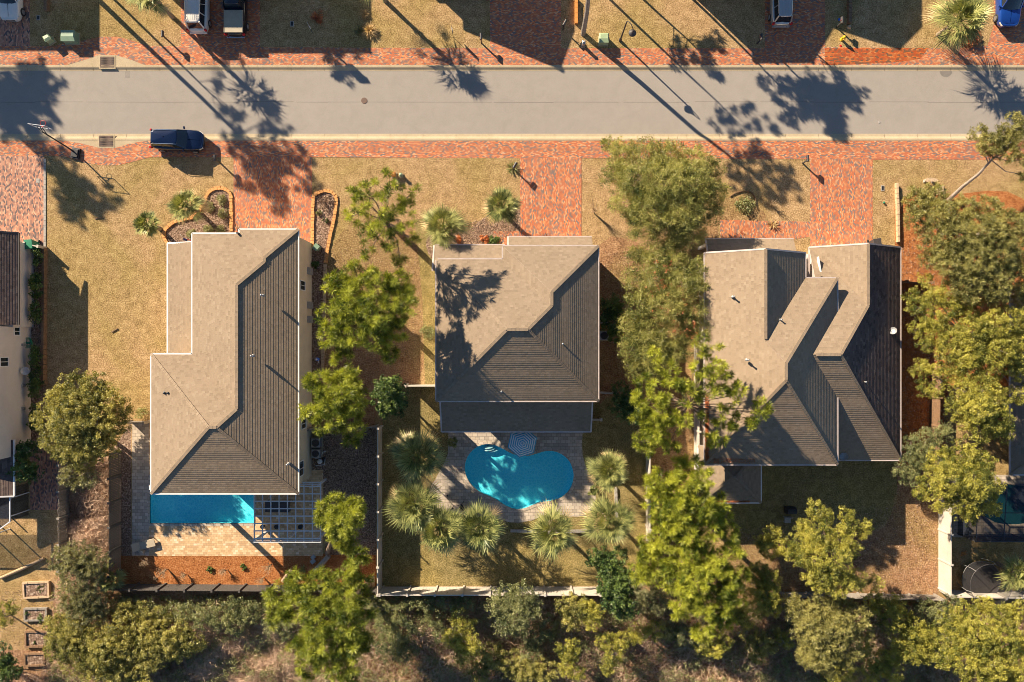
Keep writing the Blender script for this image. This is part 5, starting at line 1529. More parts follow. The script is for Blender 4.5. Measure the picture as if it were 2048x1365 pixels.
low_wall([(1791, 368), (1793, 420), (1794, 486)], .35, .2, 'edging_pale', 'low block wall running down the narrow lawn right of the right driveway')
low_wall([(90, 318), (90, 494)], .06, .2, 'stone', 'flat concrete edging along the far left driveway', 'edging', 'edging')
low_wall([(93, 497), (91, 770)], .5, .22, 'woodbrown', 'low dark timber wall along the shaded left lawn')
low_wall([(1021, 1061), (1090, 1063), (1190, 1062)], .25, .25, 'stone', 'low stone kerb behind the curved pool')
low_wall([(1231, 975), (1233, 1035)], .2, .25, 'stone', 'short stone kerb right of the curved pool')
low_wall([(1152, 0), (1152, 50)], .35, .25, 'orange', 'orange timber retaining edge beside the bare pine trunk')
low_wall([(96, -40), (96, 26)], .4, .3, 'woodbrown', 'short dark timber edge on the top left lawn')
low_wall([(1697, -60), (1697, 50)], .4, .3, 'woodbrown', 'dark timber edge ending in a stone on the top right lawn')
low_wall([(862, -12), (975, -10), (975, 3)], .5, .3, 'woodbrown', 'brown brick planter edge at the top of the dry lawn')


def edging(pts, label, mat='edging', r=0.15, closed=False):
    q = smooth_open(pts, 6); g = [G(*p) for p in q]
    mb = MB(); acc = 0
    for a, b in zip(g[:-1], g[1:]):
        d = b - a; Ln = d.length
        while acc < Ln:
            p = a + d * (acc / Ln); ang = math.atan2(d.y, d.x) + random.uniform(-.12, .12)
            mb.obox((p.x, p.y), ang, .135, r * random.uniform(.8, 1.1), 0, .13 + random.uniform(-.02, .03))
            acc += .30
        acc -= Ln
    return mb.build('brick_edging', M[mat], label=label, cat='edging')


edging([(338, 490), (329, 476), (330, 462), (345, 447), (362, 441), (382, 436), (394, 428), (408, 408), (416, 388), (430, 378), (448, 378), (461, 388), (463, 410), (463, 462)], 'orange scalloped brick edging round the planted bed of the left house')
edging([(625, 492), (627, 400), (634, 388), (652, 382), (667, 388), (673, 402), (668, 440), (658, 485), (651, 530)], 'orange brick edging of the narrow bed beside the left driveway')
edging([(651, 532), (649, 600), (647, 680), (645, 745)], 'pale stepping stone edging between the left house and the pines', mat='edging_pale')
edging([(1462, 392), (1475, 385), (1495, 383), (1508, 392), (1512, 412)], 'ring of dark edging round the bush in front of the right house', mat='woodbrown', r=.03)


# ------------------------------------------------------------------ vehicles
def superell(L_, W_, n=44, ex=.48, ey=.40):
    out = []
    for i in range(n):
        t = 2 * math.pi * i / n; c, s_ = math.cos(t), math.sin(t)
        out.append((L_ / 2 * math.copysign(abs(c) ** ex, c), W_ / 2 * math.copysign(abs(s_) ** ey, s_)))
    return out


def car(loc_px, rz, paint, L_, W_, H, label, kind='suv', rails=None, ribs=0, belt=1.02):
    g = G(*loc_px)
    root = empty('parked_car' if kind != 'pickup' else 'pickup_truck', g, label, 'car' if kind != 'pickup' else 'pickup truck', rz=rz)
    P = M[paint]; B = dict(local=True)
    hoodx = {'suv': .20, 'van': .26, 'pickup': .20}[kind] * L_       # windscreen foot
    rearx = -L_ / 2 + .20
    if kind == 'pickup': rearx = -.08 * L_
    def ztop(x):
        t = max(0.0, (x - hoodx) / (L_ / 2 - hoodx)); zz = belt - .06 * t - .20 * t ** 3
        if kind == 'pickup' and x < rearx: zz = belt + .12
        return zz
    mb = MB(); n = 44
    ring = []
    for z, sc_, in ((.24, .94), (.36, .985), (.62, 1.0), (.84, .985)):
        ring.append([(x * (sc_ * .5 + .5), y * sc_, z) for x, y in superell(L_, W_)])
    for sc_, dz in ((.94, -.03), (.88, 0.0), (.5, .025), (.02, .03)):
        ring.append([(x * (sc_ * .75 + .25) if sc_ > .6 else x * (.91 if sc_ > .1 else .9), y * sc_, ztop(x * .93) + dz) for x, y in superell(L_, W_)])
    V = [p for r_ in ring for p in r_]; F = []
    for i in range(len(ring) - 1):
        for k in range(n):
            F.append((i * n + k, i * n + (k + 1) % n, (i + 1) * n + (k + 1) % n, (i + 1) * n + k))
    F.append(tuple(range(n - 1, -1, -1)))
    mb.faces(V, F)
    mb.build('body', P, root, smooth=True, **B)
    # cabin
    zt = H; wb, wt = W_ * .88, W_ * .70
    fr_t = hoodx - (.62 if kind != 'van' else .55); re_t = rearx + (.28 if kind != 'pickup' else .22)
    rk = .86 if kind != 'pickup' else 1.0
    b0 = [(rearx, -wb / 2 * rk), (hoodx, -wb / 2), (hoodx, wb / 2), (rearx, wb / 2 * rk)]
    t0 = [(re_t, -wt / 2 * rk), (fr_t, -wt / 2), (fr_t, wt / 2), (re_t, wt / 2 * rk)]
    zb = belt - .06
    gl = MB()
    def quad(i, j, ins=0.0): return [(b0[i][0], b0[i][1], zb), (b0[j][0], b0[j][1], zb), (t0[j][0], t0[j][1], zt - .05), (t0[i][0], t0[i][1], zt - .05)]
    gl.poly(quad(0, 1)); gl.poly(quad(2, 3)); gl.build('side_windows', M['car_glass'], root, **B)
    ws_ = MB()
    q = quad(1, 2); bow = []
    for a in range(7):
        t = a / 6; bl = [q[0][k] + (q[1][k] - q[0][k]) * t for k in range(3)]; tl = [q[3][k] + (q[2][k] - q[3][k]) * t for k in range(3)]
        c = .16 * (1 - (2 * t - 1) ** 2); bow.append(((bl[0] + c, bl[1], bl[2]), (tl[0] + c * .5, tl[1], tl[2])))
    for (a, b), (c, d) in zip(bow[:-1], bow[1:]): ws_.poly([a, c, d, b])
    wo_ = ws_.build('windscreen', M['car_glass'], root, smooth=True, **B)
    wp = MB(); wp.bar((hoodx + .16, -.1, zb + .05), (hoodx + .02, .55, zb + .08), .025); wp.bar((hoodx + .15, -.65, zb + .05), (hoodx + .12, 0, zb + .07), .025); wp.build('wipers', M['black'], wo_, **B)
    rw = MB(); rw.poly(quad(3, 0)); rw.build('rear_window', M['car_glass'], root, **B)
    def pillar(p, q, w_, h_):
        pl = MB(); pl.bar(p, q, w_, h_); pl.build('pillar', P, root, **B)
    for i in (0, 3): pillar((rearx, b0[i][1], zb), (re_t, t0[i][1], zt - .03), .12, .1)
    for i in (1, 2): pillar((hoodx, b0[i][1], zb), (fr_t, t0[i][1], zt - .03), .08, .07)
    for f in (.36, .68):
        for s_ in (-1, 1):
            xb = rearx + (hoodx - rearx) * f; xt = re_t + (fr_t - re_t) * f; yb = b0[0][1] + (b0[1][1] - b0[0][1]) * f; yt = t0[0][1] + (t0[1][1] - t0[0][1]) * f
            pillar((xb, -s_ * yb, zb), (xt, -s_ * yt, zt - .03), .09, .04)
    ro = MB(); cx_ = (re_t + fr_t) / 2; Lr = fr_t - re_t + .16
    out = [(x, y * (1 - .06 * (1 - x / Lr * 2))) for x, y in superell(Lr, wt + .06, 32, .30, .30)]
    rings = [[(x + cx_, y, zt - .07) for x, y in out], [(x * .98 + cx_, y * .96, zt - .015) for x, y in out], [(x * .9 + cx_, y * .82, zt + .012) for x, y in out], [(x * .05 + cx_, y * .05, zt + .03) for x, y in out]]
    V = [p for r_ in rings for p in r_]; F = []
    for i in range(3):
        for k in range(32): F.append((i * 32 + k, i * 32 + (k + 1) % 32, (i + 1) * 32 + (k + 1) % 32, (i + 1) * 32 + k))
    ro.faces(V, F); rr = ro.build('car_roof', P, root, smooth=True, **B)
    if ribs:
        rb = MB()
        for i in range(ribs):
            y = -wt / 2 + wt * (i + .5) / ribs; rb.bar((re_t + .18, y, zt + .022), (fr_t - .2, y, zt + .022), .035, .025)
        rb.build('roof_ribs', P, rr, **B)
    if rails:
        for s_ in (-1, 1):
            rl = MB(); rl.tube([(re_t + .05, s_ * wt * .47, zt), (re_t + .2, s_ * wt * .47, zt + .06), (fr_t - .2, s_ * wt * .47, zt + .06), (fr_t, s_ * wt * .47, zt)], .022, 6); rl.build('roof_rail', M[rails], rr, **B)
    if kind == 'pickup':
        bd = MB(); x1 = rearx - .12; x0 = -L_ / 2 + .12
        bd.box(x0, -W_ * .45, belt + .04, x1, W_ * .45, belt + .19)
        bd.build('bed_sides', P, root, bevel=.04, **B)
        tn = MB(); tn.box(x0 + .05, -W_ * .43, belt + .19, x1 - .02, W_ * .43, belt + .225)
        for yy in (-.43, .43): tn.bar((x0 + .1, W_ * yy * .95, belt + .235), (x1 - .05, W_ * yy * .95, belt + .235), .03, .02)
        tn.build('bed_cover', M['tan_vinyl'], root, bevel=.02, **B)
    for fx in (-.31, .31):
        for s_ in (-1, 1):
            w = MB(); x = fx * L_; y = s_ * (W_ / 2 - .08); R_ = .35
            w.tube([(x, y - s_ * .11, R_), (x, y + s_ * .06, R_), (x, y + s_ * .10, R_)], [R_, R_, R_ * .88], 20)
            tw = w.build('wheel', M['rubber'], root, **B)
            r2 = MB(); r2.tube([(x, y + s_ * .07, R_), (x, y + s_ * .115, R_)], [R_ * .66, R_ * .6], 16); r2.build('rim', M['rim'], tw, **B)
    for s_ in (-1, 1):
        h_ = MB(); h_.obox((L_ / 2 - .22, s_ * W_ * .36), -s_ * .55, .2, .09, .66, .80); h_.build('headlight', M['clearlamp'], root, bevel=.02, **B)
        t_ = MB(); t_.box(-L_ / 2 + .03, s_ * W_ * .41 - .09, .78, -L_ / 2 + .2, s_ * W_ * .41 + .09, belt + .06); t_.build('tail_light', M['redlamp'], root, bevel=.02, **B)
        m_ = MB(); m_.obox((hoodx - .22, s_ * (W_ / 2 + .10)), s_ * .2, .07, .12, belt - .04, belt + .12); m_.build('side_mirror', P, root, bevel=.03, **B)
    gr = MB(); gr.box(L_ / 2 - .08, -.42, .5, L_ / 2 + .012, .42, .72); gr.build('grille', M['black'], root, bevel=.02, **B)
    bp_ = MB(); bp_.box(-L_ / 2 - .05, -W_ * .4, .42, -L_ / 2 + .12, W_ * .4, .6); bp_.build('rear_bumper', P if kind != 'pickup' else M['chrome'], root, bevel=.04, **B)
    return root


car((362, 285), R(-2.0), 'navy', 4.75, 1.88, 1.68, 'dark blue estate car parked against the far kerb of the left lawn', rails='chrome')
car((402, 18), R(90), 'carwhite', 4.9, 1.95, 1.85, 'white ribbed roof wagon parked left of the black pickup', kind='suv', ribs=7, rails='chrome')
car((477, 20), R(90), 'carblack', 5.5, 1.98, 1.82, 'black pickup with a tan bed cover', kind='pickup', ribs=5)
car((1557, 5), R(90), 'carsilver', 4.95, 1.95, 1.78, 'silver minivan with a blue sky reflection on its roof at the top edge', kind='van', ribs=5)
car((2007, 8), R(-90), 'carblue', 4.75, 1.95, 1.7, 'bright blue car with its bonnet towards the street at the top right', kind='suv')
car((31, -4), R(-90), 'carwhite', 4.75, 1.9, 1.65, 'white car with its bonnet towards the street in the top left corner', kind='suv')


# ------------------------------------------------------------------ street furniture
def utility_box(px, py, w, d, h, mat, label, name='utility_box', rz=0.0):
    g = G(px, py); r = empty(name, g, label, 'utility box', rz=rz)
    mb = MB(); mb.box(-w / 2 - .06, -d / 2 - .06, 0, w / 2 + .06, d / 2 + .06, .09); mb.build('base_pad', M['concrete'], r, local=True)
    mb = MB(); mb.box(-w / 2, -d / 2, .09, w / 2, d / 2, h, taper=.02); mb.build('cabinet', M[mat], r, local=True, bevel=.02)
    mb = MB(); mb.faces([(-w / 2 - .03, -d / 2 - .03, h), (w / 2 + .03, -d / 2 - .03, h), (w / 2 + .03, d / 2 + .03, h), (-w / 2 - .03, d / 2 + .03, h), (-w / 2 + .06, -d * .1, h + .09), (w / 2 - .06, -d * .1, h + .09), (w / 2 - .06, d / 2 - .05, h + .07), (-w / 2 + .06, d / 2 - .05, h + .07)],
                        [(0, 1, 5, 4), (1, 2, 6, 5), (2, 3, 7, 6), (3, 0, 4, 7), (4, 5, 6, 7)]); mb.build('lid', M[mat], r, local=True)
    return r


utility_box(146, 79, 1.2, .95, .8, 'green_box', 'large green transformer cabinet on the top left verge')
utility_box(104, 83, .55, .5, .75, 'pale_green', 'small light green service box beside the large green cabinet', rz=R(30))
utility_box(1206, 83, .8, .8, .75, 'pale_green', 'yellow green service cabinet beside the bare pine trunk')
utility_box(788, 351, .38, .36, .5, 'orange', 'small orange service box at the top of the tall airy pine')
utility_box(1166, 92, .25, .25, .8, 'metal_grey', 'narrow grey pedestal between the bare trunk and the brick pavement')
utility_box(803, 352, .24, .24, .5, 'pale_green', 'small green pedestal beside the orange service box')
utility_box(1150, -2, .25, .25, .4, 'metal_grey', 'tiny grey box by the orange timber edge')


def mailbox(px, py, label, rz, mat='dark_frame', grp='kerbside mailboxes'):
    g = G(px, py); r = empty('mailbox', g, label, 'mailbox', group=grp, rz=rz)
    mb = MB(); mb.box(-.05, -.05, 0, .05, .05, 1.02); mb.bar((0, 0, .7), (.22, 0, 1.0), .05); mb.build('post', M[mat], r, local=True)
    mb = MB(); V = []; n = 9
    for x in (-.12, .42):
        V += [(x, -.11, 1.02), (x, .11, 1.02)] + [(x, .11 * math.cos(t), 1.17 + .1 * math.sin(t)) for t in [math.pi * i / (n - 1) for i in range(n)]]
    m = n + 2; loop = [0, 1] + list(range(2, m))
    F = [tuple(loop[::-1]), tuple(i + m for i in loop)] + [(loop[i], loop[(i + 1) % m], loop[(i + 1) % m] + m, loop[i] + m) for i in range(m)]
    mb.faces(V, F); bx = mb.build('box', M[mat], r, local=True)
    mb = MB(); mb.box(.1, .115, 1.1, .13, .13, 1.28); mb.build('flag', M['red'], bx, local=True)
    return r


for q in (((337, 82), 'dark mailbox on the verge left of the white wagon', 90), ((963, 87), 'dark mailbox at the corner of the dry lawn by the dark driveway', 90),
          ((440, 326), 'dark mailbox beside the front of the dark blue car', 90), ((1028, 340), 'dark mailbox on a round bed beside the middle driveway', 60),
          ((1605, 327), 'dark mailbox at the corner of the right driveway', 90), ((1514, 88), 'dark mailbox in the shade left of the silver minivan', 90),
          ((1673, 55), 'dark mailbox on the lawn edge above the yellow hydrant', 90), ((1126, 60), 'dark mailbox at the left edge of the strip with the bare trunk', 60)):
    mailbox(*q[0], q[1], R(q[2]))

# street lamp with a swan neck
g = G(1240, 82); lamp = empty('street_lamp', g, 'swan necked street lamp standing on the verge right of the pale green cabinet', 'street lamp')
mb = MB(); mb.lathe(tuple(g), [(.14, 0), (.14, .3), (.09, .38), (.075, .45), (.06, 3.9)], 12); mb.build('pole', M['dark_frame'], lamp)
mb = MB(); arc = [g + Vector((0, 0, 3.85))] + [g + Vector((.0 + .36 * (1 - math.cos(t)) * .75, -.40 * (1 - math.cos(t)), 3.85 + .55 * math.sin(t))) for t in [math.pi * i / 8 for i in range(1, 9)]]
mb.tube(arc, .035, 8); mb.build('arm', M['dark_frame'], lamp)
e = arc[-1]; mb = MB(); mb.lathe((e.x, e.y, e.z - .42), [(.001, 0), (.14, .02), (.34, .12), (.30, .2), (.12, .36), (.06, .5)], 20); mb.build('lamp_shade', M['dark_frame'], lamp)
mb = MB(); mb.lathe((e.x, e.y, e.z - .46), [(.001, 0), (.1, .02), (.11, .06)], 12); mb.build('bulb_lens', M['clearlamp'], lamp)

# manhole, lids, drains
def flat_disc(name, px, py, r, z, mat, label, cat):
    mb = MB(); g = G(px, py); mb.lathe((g.x, g.y, z), [(r, -.02), (r, 0), (r * .85, .004), (.01, .004)], 24); return mb.build(name, M[mat], label=label, cat=cat)
flat_disc('manhole_cover', 728, 201, .28, -.095, 'iron', 'round rusty manhole cover in the middle of the street', 'manhole cover')
flat_disc('manhole_cover', 1760, 244, .12, -.1, 'stone', 'tiny round cover near the right end of the street', 'manhole cover')
def lid(px, py, w, h, label, mat='black'):
    g = G(px, py); r = empty('meter_lid', g, label, 'meter lid')
    mb = MB(); mb.box(g.x - w / 2, g.y - h / 2, 0, g.x + w / 2, g.y + h / 2, .03); mb.build('frame', M['stone'], r)
    mb = MB(); mb.box(g.x - w / 2 + .06, g.y - h / 2 + .06, .01, g.x + w / 2 - .06, g.y + h / 2 - .06, .042); mb.build('cover', M[mat], r)
lid(77, 36, .32, .45, 'dark rectangular lid in the shaded top left lawn'); lid(584, 48, .35, .5, 'blue black rectangular lid in the shaded lawn right of the pickup')
lid(1765, 377, .3, .5, 'dark rectangular lid on the narrow lawn by the right driveway'); lid(76, 362, .32, .4, 'grey lid set in the far left driveway', 'stone')
lid(1168, 91 + 20, .2, .2, 'little square cap on the brick pavement below the bare trunk', 'stone')
def drain(px, py, w, h, label, z=.03):
    g = G(px, py); r = empty('storm_drain', g, label, 'storm drain')
    mb = MB(); t = .1
    for a in ((-w / 2 - t, -h / 2 - t, w / 2 + t, -h / 2), (-w / 2 - t, h / 2, w / 2 + t, h / 2 + t), (-w / 2 - t, -h / 2, -w / 2, h / 2), (w / 2, -h / 2, w / 2 + t, h / 2)):
        mb.box(g.x + a[0], g.y + a[1], 0, g.x + a[2], g.y + a[3], z)
    mb.build('concrete_rim', M['concrete'], r)
    mb = MB(); mb.box(g.x - w / 2, g.y - h / 2, .006, g.x + w / 2, g.y + h / 2, .014); mb.build('pit', M['black'], r)
    mb = MB(); n = 13
    for i in range(n):
        x = g.x - w / 2 + w * (i + .5) / n; mb.box(x - .018, g.y - h / 2, z - .014, x + .018, g.y + h / 2, z)
    for i in range(5):
        y = g.y - h / 2 + h * (i + .5) / 5; mb.box(g.x - w / 2, y - .02, z - .010, g.x + w / 2, y + .02, z + .003)
    mb.build('grate', M['iron'], r)
drain(215, 125, 1.3, 1.0, 'square iron storm drain in the near side apron at the top of the street', z=.035)
drain(213, 283, 1.3, 1.0, 'square iron storm drain in the lower apron right of the basketball hoop', z=.035)

# hydrant, flowers, little things on the verges
g = G(1683, 80); hy = empty('fire_hydrant', g, 'yellow fire hydrant on the upper right lawn', 'fire hydrant')
mb = MB(); mb.lathe(tuple(g), [(.16, 0), (.16, .05), (.11, .07), (.11, .52), (.15, .54), (.15, .58), (.11, .66), (.05, .74), (.03, .8)], 14); mb.build('barrel', M['yellow'], hy)
mb = MB(); mb.tube([g + Vector((-.2, 0, .42)), g + Vector((.2, 0, .42))], .055, 10); mb.tube([g + Vector((0, 0, .42)), g + Vector((0, -.2, .42))], .07, 10); mb.build('outlet_caps', M['yellow'], hy)
flat_disc('valve_cover', 1681, 92, .1, .03, 'red', 'small round red cover on the lawn below the yellow hydrant', 'valve cover')
mb = MB(); g = G(1678, 40); mb.lathe(tuple(g), [(.1, 0), (.12, .12), (.05, .16)], 10); mb.build('sprinkler_cap', M['blueplastic'], label='small blue cap in the shade above the yellow hydrant', cat='cap')
mb = MB(); g = G(1767, 406); mb.lathe(tuple(g), [(.07, 0), (.09, .14), (.04, .2)], 10); mb.build('sprinkler_cap', M['greentrim'], label='small green cap below the dark lid by the right driveway', cat='cap')
mb = MB(); g = G(1697, 56); mb.box(g.x - .17, g.y - .15, 0, g.x + .17, g.y + .15, .3, taper=.05); mb.build('corner_stone', M['edging_pale'], label='tan corner stone at the end of the dark timber edge', cat='stone')

def garden_flag(px, py, w, h, z, label, name='garden_flag', ang=.3):
    g = G(px, py); r = empty(name, g, label, 'garden flag')
    mb = MB(); mb.tube([g, g + Vector((0, 0, z))], .02, 6); mb.bar(g + Vector((0, 0, z)), g + Vector((w * math.cos(ang), w * math.sin(ang), z)), .02); mb.build('pole', M['dark_frame'], r)
    mb = MB(); n = 6
    for i in range(n):
        a = i / n; b = (i + 1) / n
        f = lambda t, zz: g + Vector((w * t * math.cos(ang) + .05 * math.sin(5 * t), w * t * math.sin(ang) + .05 * math.cos(4 * t), zz))
        mb.poly([f(a, z), f(b, z), f(b, z - h), f(a, z - h)])
    mb.build('flag_cloth', M['white'], r)
garden_flag(625, 66, .45, .7, 1.3, 'white garden flag in the shaded lawn right of the pickup', ang=1.8)
garden_flag(907, 76, .5, .8, 1.5, 'white garden flag on the dry sunny lawn above the street', ang=1.7)

g = G(545, -12); bh = empty('birdhouse_pole', g, 'birdhouse on a tall pole beyond the top edge whose shadow falls by the manhole', 'birdhouse')
mb = MB(); mb.tube([g, g + Vector((0, 0, 4.6))], .045, 8); mb.build('pole', M['dark_frame'], bh)
mb = MB(); mb.box(g.x - .3, g.y - .2, 4.5, g.x + .3, g.y + .2, 5.2); mb.faces([(g.x - .36, g.y - .28, 5.2), (g.x + .36, g.y - .28, 5.2), (g.x + .36, g.y + .28, 5.2), (g.x - .36, g.y + .28, 5.2), (g.x - .36, g.y, 5.45), (g.x + .36, g.y, 5.45)], [(0, 1, 5, 4), (2, 3, 4, 5), (0, 4, 3), (1, 2, 5)]); mb.build('nest_box', M['white'], bh)

# basketball hoop
g = G(153, 308); hp = empty('basketball_hoop', g, 'portable basketball hoop with a black base leaning over the kerb', 'basketball hoop')
mb = MB(); mb.obox((g.x, g.y), R(80), .5, .38, 0, .22); mb.obox((g.x, g.y), R(80), .38, .28, .22, .3); mb.build('base', M['black'], hp, bevel=.04)
top = G(127, 283) ; e = Vector((top.x, top.y, 2.9)); k1 = g + Vector((-.15, .2, .3))
mb = MB(); mb.tube([k1, k1.lerp(Vector((e.x, e.y, 2.9)), .5), e], .06, 8); mb.tube([g + Vector((.25, -.2, .25)), k1.lerp(e, .35)], .03, 6); mb.build('pole', M['black'], hp)
bb = e + Vector((-.15, .45, .15)); mb = MB()
ax = R(-8); dx = Vector((math.cos(ax), math.sin(ax), 0)); dy = Vector((-dx.y, dx.x, 0))
for sg_ in (-1, 1): mb.bar(bb - dx * .75 + Vector((0, 0, .48 * sg_)), bb + dx * .75 + Vector((0, 0, .48 * sg_)), .04); mb.bar(bb + dx * .75 * sg_ - Vector((0, 0, .5)), bb + dx * .75 * sg_ + Vector((0, 0, .5)), .04)
mb.build('backboard_frame', M['white_frame'], hp)
mb = MB(); mb.poly([bb - dx * .74 - Vector((0, 0, .47)), bb + dx * .74 - Vector((0, 0, .47)), bb + dx * .74 + Vector((0, 0, .47)), bb - dx * .74 + Vector((0, 0, .47))]); mb.build('backboard', mesh_screen('clear_acrylic', (.6, .6, .6), .12), hp)
mb = MB(); rc = bb + dy * .38 + Vector((0, 0, -.3)); mb.tube([rc + Vector((.24 * math.cos(t), .24 * math.sin(t), 0)) for t in [2 * math.pi * i / 18 for i in range(19)]], .018, 6); mb.bar(bb + dy * .03 + Vector((0, 0, -.3)), rc - dy * .22, .12, .03); mb.build('rim', M['red'], hp)
mb = MB(); mb.bar(e, bb - dy * .03, .05); mb.bar(e - Vector((0, 0, .5)), bb - dy * .03 - Vector((0, 0, .3)), .05); mb.bar(e - Vector((.2, 0, .25)), bb - dy * .03 - dx * .3, .03); mb.build('bracket', M['black'], hp)

# stars-and-stripes flag on the porch of the left house
g = G(372, 508); r = empty('flag', Vector((g.x, g.y, 2.2)), 'small stars and stripes flag hanging beside the porch roof of the left house', 'flag')
p = W(366, 476, 2.7); q = W(385, 482, 2.2)
mb = MB(); mb.tube([p + Vector((-.1, .25, .25)), Vector((q.x - .3, q.y - .6, 2.0))], .015, 6); mb.build('pole', M['white_frame'], r)
for nm, mt, rows in (('stripes', 'red', (0, 2, 4)), ('white_stripes', 'white', (1, 3, 5)),):
    mb = MB()
    for k in rows:
        a = p + Vector((0.0, -k * .065, -.03 * k)); b = a + Vector((.75, -.22, -.35))
        mb.poly([a, b, b + Vector((0, -.065, -.03)), a + Vector((0, -.065, -.03))])
    mb.build(nm, M[mt], r)
mb = MB(); a = p + Vector((0, .01, .02)); mb.poly([a, a + Vector((.3, -.09, -.13)), a + Vector((.3, -.30, -.22)), a + Vector((0, -.21, -.09))]); mb.build('canton', M['flagblue'], r)


# ------------------------------------------------------------------ things round the houses
def bin_(px, py, mat, label, rz=0.0, lidm=None, sc_=1.0):
    g = G(px, py); r = empty('wheelie_bin', g, label, 'bin', rz=rz)
    mb = MB(); s = sc_
    mb.faces([(-.24 * s, -.28 * s, .05), (.24 * s, -.28 * s, .05), (.24 * s, .24 * s, .05), (-.24 * s, .24 * s, .05), (-.3 * s, -.36 * s, 1.0 * s), (.3 * s, -.36 * s, 1.0 * s), (.3 * s, .32 * s, 1.0 * s), (-.3 * s, .32 * s, 1.0 * s)],
             [(3, 2, 1, 0), (0, 1, 5, 4), (1, 2, 6, 5), (2, 3, 7, 6), (3, 0, 4, 7)]); mb.build('bin_body', M[mat], r, local=True, bevel=.02)
    mb = MB(); mb.box(-.32 * s, -.38 * s, 1.0 * s, .32 * s, .36 * s, 1.07 * s, taper=.03); mb.build('lid', M[lidm or mat], r, local=True)
    for sx in (-1, 1):
        mb = MB(); mb.tube([(sx * .22 * s, .3 * s, .12), (sx * .3 * s, .3 * s, .12)], .12 * s, 12); mb.build('wheel', M['rubber'], r, local=True)
bin_(1742, 490, 'dark_frame', 'dark grey wheeled bin with a dished lid at the top of the low wing', R(8), sc_=1.15)
bin_(637, 497, 'green_box', 'grey green wheeled bin lying open by the left house corner', R(-40), sc_=.8)
bin_(74, 492, 'greentrim', 'green wheeled bin behind the corner of the far left house', R(5), sc_=1.15)
# green gutter frame behind it
def ac_unit(px, py, label, s=.8):
    g = G(px, py); r = empty('air_conditioner', g, label, 'air conditioner')
    mb = MB(); mb.box(g.x - s / 2 - .08, g.y - s / 2 - .08, 0.036, g.x + s / 2 + .08, g.y + s / 2 + .08, .1); mb.build('pad', M['concrete'], r)
    mb = MB(); mb.box(g.x - s / 2, g.y - s / 2, .1, g.x + s / 2, g.y + s / 2, .85); mb.build('casing', M['metal_grey'], r, bevel=.02)
    mb = MB(); mb.lathe((g.x, g.y, .85), [(s * .42, 0), (s * .42, .03), (s * .3, .035), (s * .3, .01), (.001, .01)], 18); mb.build('fan_grille', M['dark_frame'], r)
ac_unit(636, 884, 'square air conditioner beside the right wall of the left house'); ac_unit(636, 905, 'second air conditioner with a round fan below the square one', .75)
ac_unit(1206, 672, 'air conditioner in the shade right of the middle house', .8); ac_unit(1206, 640, 'upper air conditioner beside the dark bush', .7)
# barbecue / pool pump clutter
g = G(642, 922); r = empty('pool_pump', g, 'clutter of pale pool pipes and a pump below the air conditioners', 'pool pump')
mb = MB(); mb.lathe((g.x, g.y, 0.01), [(.2, 0), (.22, .5), (.12, .6), (.1, .7)], 14); mb.build('filter_tank', M['white'], r)
mb = MB(); mb.tube([g + Vector((-.5, .2, .15)), g + Vector((0, .3, .15)), g + Vector((.2, .8, .15)), g + Vector((.5, .9, .15))], .035, 6); mb.tube([g + Vector((-.4, -.4, .3)), g + Vector((.4, -.3, .3)), g + Vector((.45, .2, .3))], .035, 6); mb.build('pipes', M['white'], r)
mb = MB(); mb.tube([g + Vector((.3, -.1, .16)), g + Vector((.3, .35, .16))], .12, 12); mb.build('motor', M['black'], r)
# hose reel + hanging pots on far left house wall
g = G(66, 686); r = empty('garden_hose', g, 'coiled green garden hose by the wall of the far left house', 'garden hose')
mb = MB()
for k in range(4): mb.tube([g + Vector(((.2 + .07 * k) * math.cos(t), (.26 + .07 * k) * math.sin(t), .6 + .05 * math.sin(3 * t) + .04 * k)) for t in [2 * math.pi * i / 20 for i in range(21)]], .025, 6)
mb.build('hose_coil', M['greentrim'], r)
mb = MB(); mb.tube([g + Vector((-.2, 0, 0)), g + Vector((-.2, 0, 1.0))], .03, 6); mb.tube([g + Vector((-.2, 0, .6)), g + Vector((.1, 0, .6))], .1, 8); mb.build('reel_stand', M['greentrim'], r)
o = dish(None, Vector((-43.25, -(741 - CY) / S, 1.5)), .36, (.5, .2, .85)); tag(o, 'round pale dish on the wall of the far left house', 'satellite dish')
# small figure-like blue and white ornament in the side bed
g = G(637, 719); r = empty('garden_ornament', g, 'small blue and white garden ornament by the stepping stones of the left house', 'ornament')
mb = MB(); mb.lathe(tuple(g), [(.12, 0), (.1, .25), (.15, .35), (.17, .5), (.1, .62)], 12); mb.build('ornament_body', M['blueplastic'], r)
mb = MB(); mb.lathe((g.x, g.y, .62), [(.05, 0), (.09, .06), (.09, .14), (.03, .2)], 10); mb.tube([g + Vector((0, 0, .1)), g + Vector((.05, -.35, .06))], .05, 6); mb.build('ornament_head', M['white'], r)

